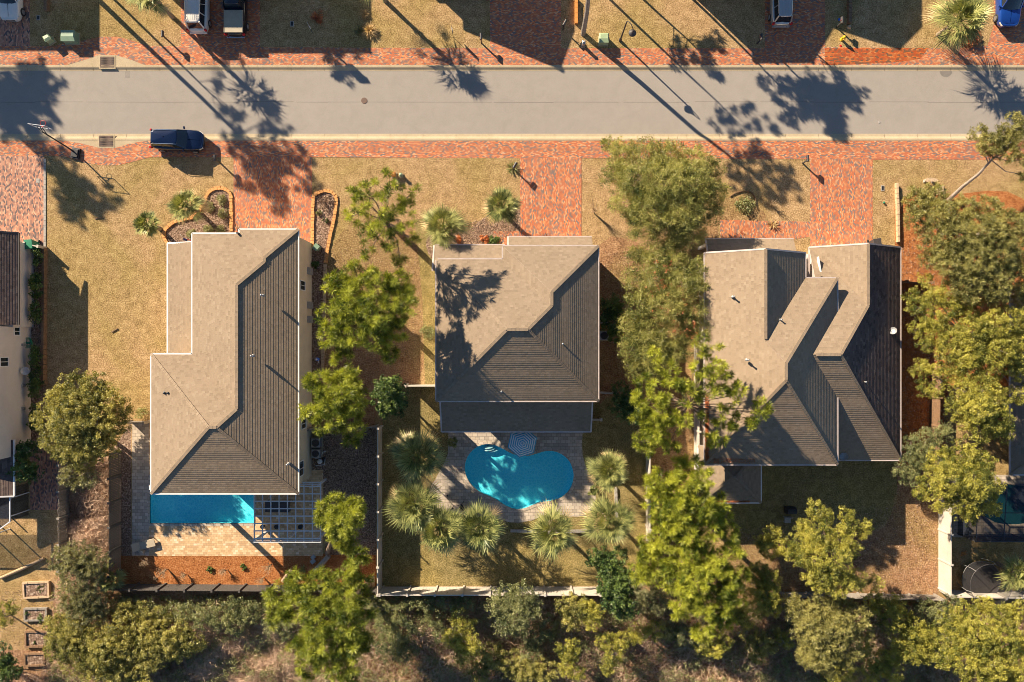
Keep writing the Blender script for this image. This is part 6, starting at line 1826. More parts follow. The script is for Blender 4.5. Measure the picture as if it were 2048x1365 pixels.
# patio umbrella
g = G(1044, 879); um = empty('patio_umbrella', g, 'six sided teal and white striped umbrella between the pool and the porch', 'umbrella')
mb = MB(); mb.tube([g + Vector((0, 0, .03)), g + Vector((0, 0, 2.75))], .03, 8); mb.build('pole', M['metal_grey'], um)
mb = MB(); mb.lathe((g.x, g.y, .03), [(.28, 0), (.28, .08), (.06, .12)], 16); mb.build('base', M['black'], um)
mb = MB(); n = 6; NR = 13
rr = [1.36 * i / NR for i in range(NR + 1)]
zz = [2.72 - .52 * (r_ / 1.36) ** 1.25 for r_ in rr]
def up_(i, k):
    a = 2 * math.pi * k / n + .32; return (g.x + rr[i] * math.cos(a), g.y + rr[i] * math.sin(a), zz[i] + (0 if k == int(k) else -.05))
for i in range(NR):
    for k in range(n):
        m_ = 0 if i % 2 == 0 else 1
        mid0 = tuple((a + b) / 2 - (.03 * i / NR if j == 2 else 0) for j, (a, b) in enumerate(zip(up_(i, k), up_(i, k + 1)))); mid1 = tuple((a + b) / 2 - (.03 * (i + 1) / NR if j == 2 else 0) for j, (a, b) in enumerate(zip(up_(i + 1, k), up_(i + 1, k + 1))))
        mb.poly([up_(i, k), up_(i + 1, k), mid1, mid0], m_); mb.poly([mid0, mid1, up_(i + 1, k + 1), up_(i, k + 1)], m_)
mb.build('canopy', [M['umb_teal'], M['umb_white']], um)
for k in range(6):
    mb = MB(); mb.bar(up_(1, k), Vector(up_(NR, k)) - Vector((0, 0, .03)), .02); mb.build('rib', M['metal_grey'], um)

# pergola
pz = 2.75
pa = W(508, 965, pz); pb = W(641, 1085, pz)
per = empty('pergola', ((pa.x + pb.x) / 2, (pa.y + pb.y) / 2, 0), 'white lattice pergola at the right end of the lap pool', 'pergola')
nx, ny = 9, 8
for i in range(nx):
    x = pa.x + (pb.x - pa.x) * (i / (nx - 1)); mb = MB(); mb.box(x - .035, pb.y, pz - .14, x + .035, pa.y, pz); mb.build('rafter', M['white_frame'], per)
for j in range(ny):
    y = pb.y + .35 + (pa.y - pb.y - .7) * (j / (ny - 1)); mb = MB(); mb.box(pa.x - .02, y - .045, pz - .003, pb.x + .02, y + .045, pz + .07); mb.build('batten', M['white_frame'], per)
for y in (pb.y, pb.y + .18, pa.y - .18, pa.y - .02):
    mb = MB(); mb.box(pa.x - .04, y - .03, pz - .22, pb.x + .04, y + .03, pz + .012); mb.build('beam', M['white_frame'], per)
for i in range(3):
    for y in (pb.y + .25, pa.y - .25):
        x = pa.x + .25 + (pb.x - pa.x - .5) * i / 2
        mb = MB(); mb.box(x - .09, y - .09, .03, x + .09, y + .09, pz - .2); mb.build('post', M['white'], per)
for i, xx in enumerate((528, 556, 603)):
    g = G(xx, 1052); mb = MB(); mb.lathe((g.x, g.y, .03), [(.14, 0), (.2, .35), (.22, .4), (.16, .38)], 14)
    mb.build('plant_pot', M['black'], label=('dark plant pot under the left bay of the pergola', 'dark plant pot under the middle bay of the pergola', 'dark plant pot under the right bay of the pergola')[i], cat='plant pot')
# table and chairs in the pergola's shade
g = G(560, 1010); r = empty('patio_table', g, 'dark dining table shaded by the pergola', 'table')
mb = MB(); mb.box(g.x - 1.1, g.y - .5, .72, g.x + 1.1, g.y + .5, .77); mb.build('table_top', M['dark_frame'], r, bevel=.01)
for sx in (-1, 1):
    for sy in (-1, 1):
        mb = MB(); mb.box(g.x + sx * 1.0 - .04, g.y + sy * .42 - .04, .03, g.x + sx * 1.0 + .04, g.y + sy * .42 + .04, .72); mb.build('leg', M['dark_frame'], r)

# sun lounger with a lowered back
def lounger(px, py, rz, label):
    g = G(px, py); r = empty('sun_lounger', g, label, 'sun lounger', rz=rz)
    mb = MB(); mb.box(-.95, -.36, .28, .45, .36, .36); mb.build('seat', M['tan_vinyl'], r, local=True, bevel=.03)
    mb = MB(); mb.faces([(.45, -.36, .3), (1.0, -.36, .62), (1.0, .36, .62), (.45, .36, .3), (.45, -.36, .37), (1.0, -.36, .69), (1.0, .36, .69), (.45, .36, .37)], [(3, 2, 1, 0), (4, 5, 6, 7), (0, 1, 5, 4), (1, 2, 6, 5), (2, 3, 7, 6), (3, 0, 4, 7)]); mb.build('backrest', M['tan_vinyl'], r, local=True)
    for x in (-.85, .35):
        for y in (-.32, .32):
            mb = MB(); mb.box(x - .03, y - .03, .03, x + .03, y + .03, .28); mb.build('leg', M['dark_frame'], r, local=True)
lounger(293, 1088, R(194), 'tan sun lounger on the lower left corner of the tan deck')
g = G(287, 1102); mb = MB(); mb.box(g.x - .18, g.y - .12, .03, g.x + .18, g.y + .12, .45); mb.build('side_stool', M['tan_vinyl'], label='little tan side stool touching the sun lounger', cat='stool', bevel=.02)

# gear at the left rim of the curved pool
g = G(921, 1014); r = empty('folding_chair', g, 'black folding chair among the palms on the curved pool deck', 'chair')
mb = MB(); mb.bar(g + Vector((-.3, .1, .03)), g + Vector((.25, .45, .9)), .04); mb.bar(g + Vector((.1, -.3, .03)), g + Vector((.6, .1, .9)), .04); mb.bar(g + Vector((.3, .5, .03)), g + Vector((-.1, 0, .5)), .04); mb.bar(g + Vector((.65, .1, .03)), g + Vector((.2, -.4, .5)), .04); mb.build('frame', M['black'], r)
mb = MB(); mb.poly([g + Vector((-.1, .05, .45)), g + Vector((.25, -.3, .45)), g + Vector((.5, 0, .42)), g + Vector((.12, .32, .42))]); mb.build('seat', M['black'], r)
g = G(908, 1010); r = empty('tiki_torch', g, 'thin black torch on the pale paving beside the folding chair', 'torch')
mb = MB(); mb.tube([g, g + Vector((0, 0, 1.3))], .02, 6); mb.build('pole', M['black'], r); mb = MB(); mb.lathe((g.x, g.y, 1.3), [(.05, 0), (.09, .15), (.05, .22)], 10); mb.build('lantern', M['black'], r)
g = G(895, 991); mb = MB(); mb.lathe((g.x, g.y, .03), [(.07, 0), (.09, .2), (.04, .25)], 10); mb.build('deck_lamp', M['black'], label='tiny black lamp on the pale corner of the pool paving', cat='lamp')

# trampoline with a safety net
g = G(1951, 1155); tr_ = empty('trampoline', g, 'round black trampoline with a sagging safety net', 'trampoline')
circ = lambda r_, z, dx=0, dy=0, n=33: [g + Vector((dx + r_ * math.cos(t), dy + r_ * math.sin(t), z)) for t in [2 * math.pi * i / (n - 1) for i in range(n)]]
mb = MB(); mb.tube(circ(1.72, .8), .03, 6); mb.build('frame_ring', M['metal_grey'], tr_)
mb = MB(); mb.lathe((g.x, g.y, .8), [(1.42, -.01), (1.42, .005), (.7, -.01), (.01, -.02)], 32); mb.build('jumping_mat', M['matblack'], tr_)
mb = MB(); q = circ(1.42, .81); p = circ(1.76, .83)
for i in range(32): mb.poly([q[i], p[i], p[i + 1], q[i + 1]])
mb.build('spring_pad', M['dark_frame'], tr_)
mb = MB(); mb.tube(circ(1.85, 2.35, -.12, .05), .02, 6); mb.build('top_hoop', M['dark_frame'], tr_)
q = circ(1.76, .83); p = circ(1.85, 2.35, -.12, .05); mb = MB()
for i in range(32): mb.poly([q[i], q[i + 1], p[i + 1], p[i]])
mb.build('safety_net', M['net'], tr_)
for i in range(6):
    a = 2 * math.pi * i / 6 + .3; d = Vector((math.cos(a), math.sin(a), 0))
    mb = MB(); mb.tube([g + d * 1.8, g + d * 1.92 + Vector((0, 0, .9)), g + d * 2.0 + Vector((-.04, .02, 1.8)), g + d * 1.85 + Vector((-.12, .05, 2.4))], .025, 6); mb.build('pole', M['metal_grey'], tr_)
g = G(1925, 1108); mb = MB()
for k in range(3): mb.bar(g + Vector((-.2, .12 * k - .12, .12 + .02 * k)), g + Vector((.25, .12 * k, .16)), .06)
mb.build('toy', M['orange'], label='small orange and white toy beside the trampoline', cat='toy')

# log and raised beds in the bottom left garden
g = G(45, 1133)
mb = MB(); a = G(2, 1156); b = G(48, 1136); c = G(90, 1116); mb.tube([a + Vector((0, 0, .15)), b + Vector((0, 0, .18)), c + Vector((0, 0, .14))], [.13, .16, .12], 9); mb.build('fallen_log', M['deadwood'], label='long pale log lying on the lawn at the left edge', cat='log')
def raised_bed(px, py, w, h, label, mat, n, rz=0.0):
    g = G(px, py); r = empty('raised_bed', g, label, 'raised bed', rz=rz)
    mb = MB(); t = .16
    for a in ((-w / 2, -h / 2, w / 2, -h / 2 + t), (-w / 2, h / 2 - t, w / 2, h / 2), (-w / 2, -h / 2 + t, -w / 2 + t, h / 2 - t), (w / 2 - t, -h / 2 + t, w / 2, h / 2 - t)):
        k = max(2, int(max(a[2] - a[0], a[3] - a[1]) / .4))
        for i in range(k):
            if a[2] - a[0] > a[3] - a[1]: x0 = a[0] + (a[2] - a[0]) * i / k; mb.box(x0 + .01, a[1], 0, x0 + (a[2] - a[0]) / k - .01, a[3], .26 + random.uniform(-.02, .02))
            else: y0 = a[1] + (a[3] - a[1]) * i / k; mb.box(a[0], y0 + .01, 0, a[2], y0 + (a[3] - a[1]) / k - .01, .26 + random.uniform(-.02, .02))
    mb.build('border', M[mat], r, local=True)
    mb = MB(); mb.box(-w / 2 + t, -h / 2 + t, 0, w / 2 - t, h / 2 - t, .17); mb.build('compost', M['mulch'], r, local=True)
    return g
for q in ((75, 1179, 2.4, 1.5, 'brick edged raised bed with leafy greens in the bottom left garden', 'edging_pale', .04), (76, 1277, 2.1, 1.5, 'timber raised bed below the leafy one', 'woodbrown', .02),
          (72, 1318, 1.9, 1.2, 'nearly empty raised bed at the bottom left', 'woodbrown', .03), (74, 1228, 2.1, 1.2, 'raised bed with a clipped green bush', 'woodgrey', .02)):
    raised_bed(q[0], q[1], q[2], q[3], q[4], q[5], 0, q[6])
small_plant('vegetable_plant', (84, 1178), .45, .25, 'leafy green vegetables in the brick edged raised bed', 'magnolia', 240, .1, 'vegetables', tint=.9)
small_plant('vegetable_plant', (70, 1186), .25, .2, 'small sprouts in the brick edged raised bed', 'magnolia', 100, .08, 'vegetables', tint=.8)
small_plant('clipped_bush', (82, 1236), .5, .4, 'round clipped green bush in the bottom left garden', 'magnolia', 500, .07, tint=.8)
small_plant('vegetable_plant', (58, 1226), .35, .3, 'loose green plants beside the clipped bush', 'magnolia', 160, .09, 'vegetables', tint=.9)
small_plant('vegetable_plant', (70, 1285), .3, .3, 'small dark plant in the timber raised bed', 'magnolia', 160, .07, 'vegetables')
# shaded garden clutter right of centre
g = G(1572, 1038); r = empty('garden_chair', g, 'pale garden chair in deep shade behind the right house', 'chair')
mb = MB(); mb.box(g.x - .28, g.y - .28, .38, g.x + .28, g.y + .28, .44); mb.build('seat', M['stone'], r)
mb = MB(); mb.box(g.x - .28, g.y + .26, .44, g.x + .28, g.y + .31, .95); mb.build('backrest', M['stone'], r)
for sx in (-1, 1):
    for sy in (-1, 1):
        mb = MB(); mb.box(g.x + sx * .24 - .025, g.y + sy * .24 - .025, 0, g.x + sx * .24 + .025, g.y + sy * .24 + .025, .38); mb.build('leg', M['stone'], r)
g = G(1576, 1018); r = empty('barbecue', g, 'black covered barbecue in deep shade behind the right house', 'barbecue')
mb = MB(); mb.box(g.x - .45, g.y - .3, .1, g.x + .45, g.y + .3, .85); mb.build('cover', M['black'], r, bevel=.05)
mb = MB(); mb.tube([g + Vector((-.42, 0, .85)), g + Vector((.42, 0, .85))], .26, 14); mb.build('hood', M['black'], r)
g = G(1860, 380); r = empty('bench', Vector((0, 0, 0)) + G(1858, 366), 'pale curved stone bench on the lawn at upper right', 'bench')
mb = MB(); arc = [(1846, 358), (1849, 353), (1858, 352), (1868, 354), (1873, 358), (1868, 361), (1858, 359), (1850, 361)]
mb.prism([G(x - 2, y + 6) for x, y in arc][::-1], .4, .5); mb.build('seat', M['edging_pale'], r)
for xx in (1848, 1864):
    p = G(xx, 363); mb = MB(); mb.box(p.x - .08, p.y - .12, 0, p.x + .08, p.y + .12, .4); mb.build('leg', M['stone'], r)
mb = MB(); g = G(1879, 381); mb.box(g.x - .28, g.y - .45, 0, g.x + .28, g.y + .45, .22, taper=.03); mb.build('planter_block', M['edging_pale'], label='tan rectangular block beside the curved stone bench', cat='block')
for i, (x, y, r_) in enumerate(((1885, 95, .25),)):
    pass
# paving offcuts and dead stumps in the orange strip
mb = MB(); g = G(626, 1123); mb.obox((g.x, g.y), R(40), .22, .18, 0.01, .07); mb.obox((g.x + .02, g.y + .38), R(40), .2, .16, 0.01, .06); mb.build('paving_slab', M['metal_grey'], label='pair of grey paving slabs in the shaded orange mulch', cat='paving slab')
for i, (a, b, r_, lb) in enumerate((((632, 1141), (661, 1108), .24, 'thick cut pine log leaning on the orange bed by the pergola'), ((745, 1180), (748, 1150), .2, 'short pale stump against the white fence corner'),
                                    ((566, 1162), (586, 1136), .16, 'peeling grey log in the orange bed'))):
    A = G(*a); B = G(*b); mb = MB(); mb.tube([A + Vector((0, 0, .1)), A.lerp(B, .5) + Vector((0, 0, .35)), B + Vector((0, 0, .6))], [r_ * 1.15, r_, r_ * .9], 10); mb.build('log', M['deadwood' if i else 'barkgrey'], label=lb, cat='log')
mb = MB(); A = G(1385, 1108); B = G(1372, 1085); mb.tube([A, B + Vector((0, 0, 2.5))], [.16, .12], 9); mb.build('tree_stump', M['bark'], label='bare leaning trunk beneath the big gold green pine', cat='tree stump')
mb = MB()
A = G(224, 665); mb.bar(A + Vector((0, 0, .05)), A + Vector((.55, .35, .06)), .07); mb.build('fallen_branch', M['bark'], label='short dead branch on the left lawn', cat='branch')
mb = MB(); A = G(190, 438); mb.bar(A + Vector((0, 0, .05)), A + Vector((.7, .12, .06)), .06); mb.build('fallen_branch', M['bark'], label='dead twig in the tree shadow on the left lawn', cat='branch')

# ------------------------------------------------------------------ shrubs in the beds
BL = 'round shrubs in the orange edged bed'
for i, (x, y, lb) in enumerate(((445, 398, 'topmost round shrub in the orange edged bed'), (419, 412, 'leftmost round shrub in the orange edged bed'), (447, 424, 'round shrub right of centre in the orange edged bed'),
                                (418, 457, 'round shrub touching the eave in the orange edged bed'), (442, 458, 'lower right round shrub in the orange edged bed'), (384, 466, 'loose pale shrub beside the flag'))):
    small_plant('round_shrub', (x, y + 3), .52, .55, lb, 'greybush', 900, .06, group=BL, tint=.75)
small_plant('grass_tuft', (692 + 47, 63), .8, .8, 'big tan ornamental grass at the top of the dry lawn', 'drygrass', 420, cat='grass', blade=True, tint=.75)
small_plant('grass_tuft', (729, 30), .55, .6, 'smaller tan ornamental grass above the big one', 'drygrass', 260, cat='grass', blade=True, tint=.6)
small_plant('grass_tuft', (718, 62), .5, .5, 'grey ornamental grass left of the big tan one', 'greybush', 200, cat='grass', blade=True, tint=.6)
small_plant('russet_shrub', (638, 36), .65, .6, 'russet leaved shrub in the mulch bed left of the tan grasses', 'redleaf', 420, .09)
small_plant('russet_shrub', (1938, 78), 1.0, .7, 'russet shrub under the shaggy fan palm', 'redleaf', 900, .1)
small_plant('orange_shrub', (968, 480), .45, .4, 'orange leaved shrub by the entry of the middle house', 'redleaf', 300, .1, tint=1.0)
small_plant('green_shrub', (988, 484), .55, .5, 'bright green shrub by the entry of the middle house', 'magnolia', 600, .1, tint=.8)
small_plant('orange_shrub', (916, 480), .4, .35, 'orange leaved shrub under the pale fan palm', 'redleaf', 240, .09, tint=.9)
small_plant('spiky_shrub', (1025, 336), .75, .4, 'spiky shrub round the mailbox by the middle driveway', 'palm', 130, cat='shrub', blade=True, tint=.4)
small_plant('brown_shrub', (652, 405), .8, .5, 'brown wilted shrub in the narrow bed beside the driveway', 'twig', 500, .07, tint=.3)
small_plant('green_shrub', (638, 425), .35, .4, 'small green shrub in the narrow bed beside the driveway', 'shrub', 240, .06)
small_plant('green_shrub', (652, 440), .35, .3, 'dark shrub at the lower end of the narrow bed', 'shrub', 220, .06, tint=.2)
small_plant('green_shrub', (632, 530), .4, .5, 'green shrub in the shade beside the left house wall', 'magnolia', 300, .09)
small_plant('green_shrub', (1490, 412), .95, .7, 'loose green bush in the ring before the right house', 'shrub', 900, .08, tint=.6)
small_plant('spiky_shrub', (1545, 450), .6, .4, 'dry tuft by the entry walk of the right house', 'drygrass', 120, cat='shrub', blade=True)
small_plant('green_shrub', (420, 1139), .38, .35, 'small round green bush in the orange strip', 'magnolia', 300, .06, tint=.7)
small_plant('green_shrub', (487, 1135), .36, .35, 'second small round bush further right in the orange strip', 'magnolia', 300, .06, tint=.7)
small_plant('spiky_shrub', (606, 1139), .45, .3, 'spiky green tuft in the shaded orange strip', 'palm', 70, cat='shrub', blade=True, tint=.6)
small_plant('green_shrub', (858, 665), .8, 1.2, 'loose green bush against the left wall of the middle house', 'shrub', 900, .07, tint=.6)
small_plant('yellow_shrub', (285, 828), .7, .6, 'thin yellowish shrub at the top of the left side path', 'shrub', 500, .06, tint=.9)
small_plant('spiky_shrub', (1818, 900), .5, .4, 'dry grass at the corner of the low wing', 'drygrass', 80, cat='shrub', blade=True)
for i, (x, y, rx, lb) in enumerate(((75, 515, .5, 'uppermost hedge plant along the far left wall'), (74, 570, .8, 'second hedge plant down the far left wall'), (73, 625, .7, 'hedge plant just above the green hose'), (72, 715, .7, 'hedge plant just below the green hose'),
                                    (73, 770, .8, 'hedge plant level with the pale wall dish'), (72, 835, .8, 'lowest hedge plant along the far left wall'))):
    make_tree('magnolia', (x, y), [(x - 2, y - rx * 18, rx * 15, .9), (x, y, rx * 17, 1.0), (x - 2, y + rx * 20, rx * 15, .9)], lb, cat='shrub', name='hedge_shrub', group='hedge along the far left wall', bark='barkgrey')
make_tree('magnolia', (50, 935), [(40, 905, 20, 2), (60, 900, 20, 2), (45, 940, 24, 2.4), (65, 945, 20, 2)], 'dark green tree beside the blue shaded brick patio', cat='tree', bark='barkgrey', trunk_r=.08)
# bare saplings
def bare(px, py, h, lean, label, mat='deadwood', n=14, r_=.035, name='bare_sapling', cat='sapling'):
    g = G(px, py); mb = MB()
    for i in range(n):
        a = random.uniform(0, 6.28); q = random.uniform(.1, .5) * h
        m = g + Vector((lean[0] * .4 + .2 * q * math.cos(a), lean[1] * .4 + .2 * q * math.sin(a), h * .45)); e = g + Vector((lean[0] + q * math.cos(a), lean[1] + q * math.sin(a), h * random.uniform(.7, 1)))
        mb.tube([g, m, e], [r_, r_ * .6, .008], 5, caps=False)
        for k in range(3):
            p = m.lerp(e, random.random()); mb.tube([p, p + Vector((random.uniform(-.3, .3), random.uniform(-.3, .3), random.uniform(0, .3)))], [.012, .004], 4, caps=False)
    return mb.build(name, M[mat], label=label, cat=cat)
bare(1188, 427, 2.2, (-.1, .3), 'thin bare sapling on the lawn right of the middle driveway')
bare(1542, 412, .9, (0, .1), 'low bare twiggy plant in the shaded verge of the right house', n=10)
for i, (x, y, h, lb) in enumerate(((335, 1138, 1.3, 'leftmost tangle of dead stems in the orange strip'), (375, 1150, .7, 'low tuft of dry stems in the orange strip'), (455, 1140, .8, 'dry stems between the two round bushes of the orange strip'),
                                   (545, 1128, 1.3, 'pale fallen fronds in the orange strip near the pergola'), (528, 1155, .9, 'fine dry stems below the pale fallen fronds'), (300, 1125, .8, 'dry stems at the left end of the orange strip'))):
    bare(x, y, h, (random.uniform(-.4, .4), random.uniform(-.2, .3)), lb, n=18, r_=.03, name='dead_stems', cat='dead plant')

# ------------------------------------------------------------------ the wild strip along the bottom
wild = [
    ('grey', 165, 1125, [(130, 1120, 30, 2.2), (160, 1110, 32, 2.6), (195, 1125, 28, 2.4), (150, 1150, 34, 2.6), (180, 1160, 30, 2.4)], 'feathery grey green bush where the left fences end'),
    ('grey', 170, 1205, [(150, 1195, 30, 2.0), (185, 1195, 28, 2.0), (165, 1225, 32, 2.2), (200, 1225, 22, 1.8)], 'grey green bush below the low fan palm'),
    ('oak', 140, 1260, [(115, 1250, 26, 1.8), (150, 1265, 34, 2.2), (120, 1290, 34, 2.2), (150, 1310, 34, 2.2), (180, 1280, 28, 2)], 'olive thicket right of the raised beds'),
    ('oak', 215, 1290, [(200, 1280, 34, 2.2), (240, 1270, 32, 2.2), (220, 1310, 38, 2.6), (265, 1295, 32, 2.2), (185, 1330, 34, 2.2), (240, 1345, 34, 2.2)], 'broad olive thicket at the bottom left'),
    ('oak', 315, 1290, [(300, 1270, 30, 2.0), (335, 1285, 32, 2.2), (305, 1310, 34, 2.2), (280, 1345, 30, 2)], 'brown green thicket left of the pale bramble'),
    ('oak', 270, 1225, [(250, 1225, 24, 1.6), (285, 1230, 24, 1.6), (320, 1235, 22, 1.5)], 'dark low shrub in the shade of the back fence'),
    ('shrub', 410, 1235, [(370, 1228, 22, 1.5), (405, 1232, 26, 1.7), (440, 1240, 26, 1.7)], 'shrub in the fence shadow above the pale bramble'),
    ('shrub', 480, 1225, [(470, 1215, 24, 1.6), (500, 1225, 24, 1.7), (470, 1250, 22, 1.6)], 'shrub left of the largest pine'),
    ('shrub', 790, 1270, [(775, 1245, 28, 1.8), (800, 1260, 30, 2.1), (780, 1290, 32, 2.1), (810, 1300, 26, 1.9)], 'rounded tan green bush right of the largest pine'),
    ('cedar', 925, 1265, [(915, 1235, 18, 2.6), (935, 1250, 18, 2.8), (905, 1275, 22, 3.0), (935, 1285, 26, 3.2), (925, 1310, 20, 2.8), (950, 1300, 16, 2.6)], 'young yellow green conifer below the back white fence'),
    ('shrub', 860, 1205, [(830, 1203, 20, 1.5), (860, 1208, 22, 1.6), (895, 1205, 20, 1.6), (930, 1208, 20, 1.6)], 'vine covered shrub along the outside of the back white fence'),
    ('shrub', 1035, 1215, [(1010, 1190, 28, 3.0), (1045, 1190, 30, 3.2), (1065, 1210, 24, 3), (1000, 1215, 28, 2.8), (1035, 1225, 34, 3.2), (1010, 1250, 24, 2.6), (1045, 1260, 22, 2.4)], 'pale green rounded tree overlapping the back white fence'),
    ('oak', 1145, 1225, [(1135, 1210, 24, 2.4), (1160, 1215, 24, 2.4), (1145, 1240, 22, 2.2)], 'pale tan green bush below the end of the back white fence'),
    ('cedar', 1185, 1240, [(1175, 1215, 20, 2.8), (1195, 1225, 20, 2.9), (1185, 1245, 18, 2.6)], 'yellow green sapling left of the glossy magnolia'),
    ('cedar', 1140, 1320, [(1130, 1300, 20, 2.4), (1150, 1295, 18, 2.4), (1135, 1330, 22, 2.4), (1155, 1345, 18, 2.2)], 'loose green sapling near the bottom centre'),
    ('cedar', 1225, 1310, [(1210, 1280, 20, 2.6), (1240, 1285, 20, 2.7), (1225, 1310, 22, 2.8), (1215, 1335, 16, 2.4), (1260, 1275, 16, 2.2)], 'yellow green conifer near the bottom centre'),
    ('cedar', 1290, 1270, [(1280, 1265, 20, 2.4), (1310, 1262, 20, 2.4)], 'small green conifer under the big gold green pine'),
    ('shrub', 1085, 1270, [(1070, 1275, 24, 1.6), (1095, 1255, 24, 1.6), (1060, 1310, 24, 1.5)], 'dark shrub in the shade below the pale green rounded tree'),
    ('shrub', 880, 1250, [(870, 1240, 20, 1.3), (885, 1270, 18, 1.2)], 'dark weedy shrub between the tan bush and the young conifer'),
    ('oak', 1010, 1320, [(985, 1310, 24, 1.4), (1015, 1325, 28, 1.5), (1045, 1345, 26, 1.5), (960, 1345, 22, 1.3)], 'brownish shrub at the bottom centre'),
    ('cedar', 1480, 1240, [(1465, 1230, 20, 3), (1490, 1240, 18, 3), (1475, 1215, 18, 3)], 'green sapling right of the big gold green pine'),
    ('cedar', 1570, 1290, [(1560, 1270, 16, 2), (1575, 1285, 14, 2)], 'small bright sapling left of the grey gold tree'),
    ('cedar', 1790, 1230, [(1765, 1215, 24, 3.6), (1795, 1210, 20, 3.4), (1780, 1240, 26, 3.8), (1750, 1200, 20, 3.4), (1810, 1235, 18, 3.2)], 'green tree right of the grey gold tree'),
    ('cedar', 1830, 1290, [(1800, 1270, 26, 3.4), (1830, 1265, 28, 3.4), (1860, 1275, 26, 3.4), (1820, 1300, 28, 3.4), (1850, 1310, 24, 3.2), (1790, 1310, 22, 3)], 'dark green tree in the gap before the bottom right crowns'),
    ('cedar', 1745, 1310, [(1730, 1300, 22, 2.8), (1755, 1320, 24, 3), (1740, 1345, 22, 2.8), (1785, 1345, 24, 2.8)], 'bright green tree at the bottom edge right of centre'),
    ('shrub', 1860, 1225, [(1850, 1215, 20, 1.6), (1880, 1225, 24, 1.8), (1905, 1205, 18, 1.8)], 'reddish green shrub outside the white fence corner'),
    ('shrub', 725, 1215, [(745, 1205, 18, 1.5), (770, 1215, 18, 1.4), (795, 1212, 18, 1.4)], 'weedy shrub outside the white fence corner'),
    ('shrub', 1350, 1265, [(1330, 1262, 22, 1.8), (1365, 1268, 24, 2.0), (1400, 1275, 22, 1.8)], 'low green shrub in the shade under the big gold green pine'),
    ('cedar', 1415, 1300, [(1405, 1290, 18, 2.0), (1430, 1300, 20, 2.2), (1450, 1285, 16, 2.0)], 'low sapling on the brown slope right of the bottom centre'),
    ('oak', 1520, 1285, [(1500, 1275, 22, 2.0), (1530, 1290, 24, 2.2), (1515, 1310, 18, 1.8)], 'olive bush on the brown slope left of the grey gold tree'),
    ('cedar', 1700, 1345, [(1690, 1345, 24, 2.2), (1660, 1360, 20, 2.0)], 'green bush at the bottom edge below the grey gold tree'),
    ('oak', 375, 1270, [(360, 1262, 26, 1.8), (385, 1285, 26, 1.8), (355, 1300, 24, 1.7)], 'olive bush at the left end of the pale bramble'),
    ('shrub', 560, 1245, [(545, 1250, 22, 1.7), (570, 1262, 20, 1.6)], 'shrub tucked under the left side of the largest pine'),
    ('oak', 1075, 1340, [(1060, 1335, 24, 1.7), (1090, 1345, 26, 1.9)], 'rounded olive shrub at the bottom edge near the centre'),
    ('cedar', 20, 1230, [(8, 1222, 18, 2.4), (25, 1215, 14, 2.4), (10, 1240, 14, 2.3)], 'green conifer spray at the left edge'),
    ('magnolia', 15, 1335, [(5, 1310, 24, 2.2), (20, 1335, 26, 2.2), (5, 1355, 22, 2.2)], 'dark shrub in the bottom left corner'),
]
for k, x, y, lb, label in wild:
    big = max(q[3] for q in lb) > 2.3
    make_tree(k, (x, y), lb, label, cat='tree' if big else 'shrub', name=None if not (big and k in ('grey', 'shrub')) else 'broadleaf_tree', group='wild growth behind the back fences', trunk_r=.08 if big else .05, bark='barkgrey', dens=.9)

# dry bramble, weeds and leaf litter nobody could count
def scatter_area(poly, n):
    xs = [p[0] for p in poly]; ys = [p[1] for p in poly]
    out = []
    P = np.stack([RNG.uniform(min(xs), max(xs), n * 3), RNG.uniform(min(ys), max(ys), n * 3)], 1)
    ins = np.zeros(len(P), bool); j = len(poly) - 1
    for i in range(len(poly)):
        xi, yi = poly[i]; xj, yj = poly[j]
        c = ((yi > P[:, 1]) != (yj > P[:, 1])) & (P[:, 0] < (xj - xi) * (P[:, 1] - yi) / (yj - yi + 1e-9) + xi)
        ins ^= c; j = i
    return P[ins][:n]


def twigs(LV, poly, n, zmax, length, width, tint, spread=.25):
    P = scatter_area(poly, n); x = (P[:, 0] - CX) / S; y = -(P[:, 1] - CY) / S
    f = np.sin(x * .9 + 1.3 * np.sin(y * .8)) * np.cos(y * 1.1 + .7 * np.sin(x * .6))
    zc = zmax * np.clip(.45 + .4 * f + RNG.normal(0, .15, len(P)), .03, 1.2)
    c = np.stack([x, y, zc * RNG.uniform(.2, 1, len(P))], 1)
    d = unit(len(c), -.5, .5); s = perp(d) * width / 2; Ln = length * RNG.uniform(.5, 1.3, len(c))[:, None]
    bend = perp(d) * Ln * .12
    a = c - d * Ln / 2; e = c + d * Ln / 2; a[:, 2] = np.maximum(a[:, 2], .01); e[:, 2] = np.maximum(e[:, 2], .01)
    LV.add(np.stack([a, c + s + bend, e, c - s + bend], 1), tint + .18 * f + RNG.normal(0, spread, len(c)))


def litter(LV, poly, n, size, tint, z=.03, mi=0):
    P = scatter_area(poly, n); x = (P[:, 0] - CX) / S; y = -(P[:, 1] - CY) / S
    c = np.stack([x, y, RNG.uniform(.015, z, len(P))], 1)
    leaves(LV, c, .02, 1, size, np.full(len(c), tint), flat=.3, tj=.25)


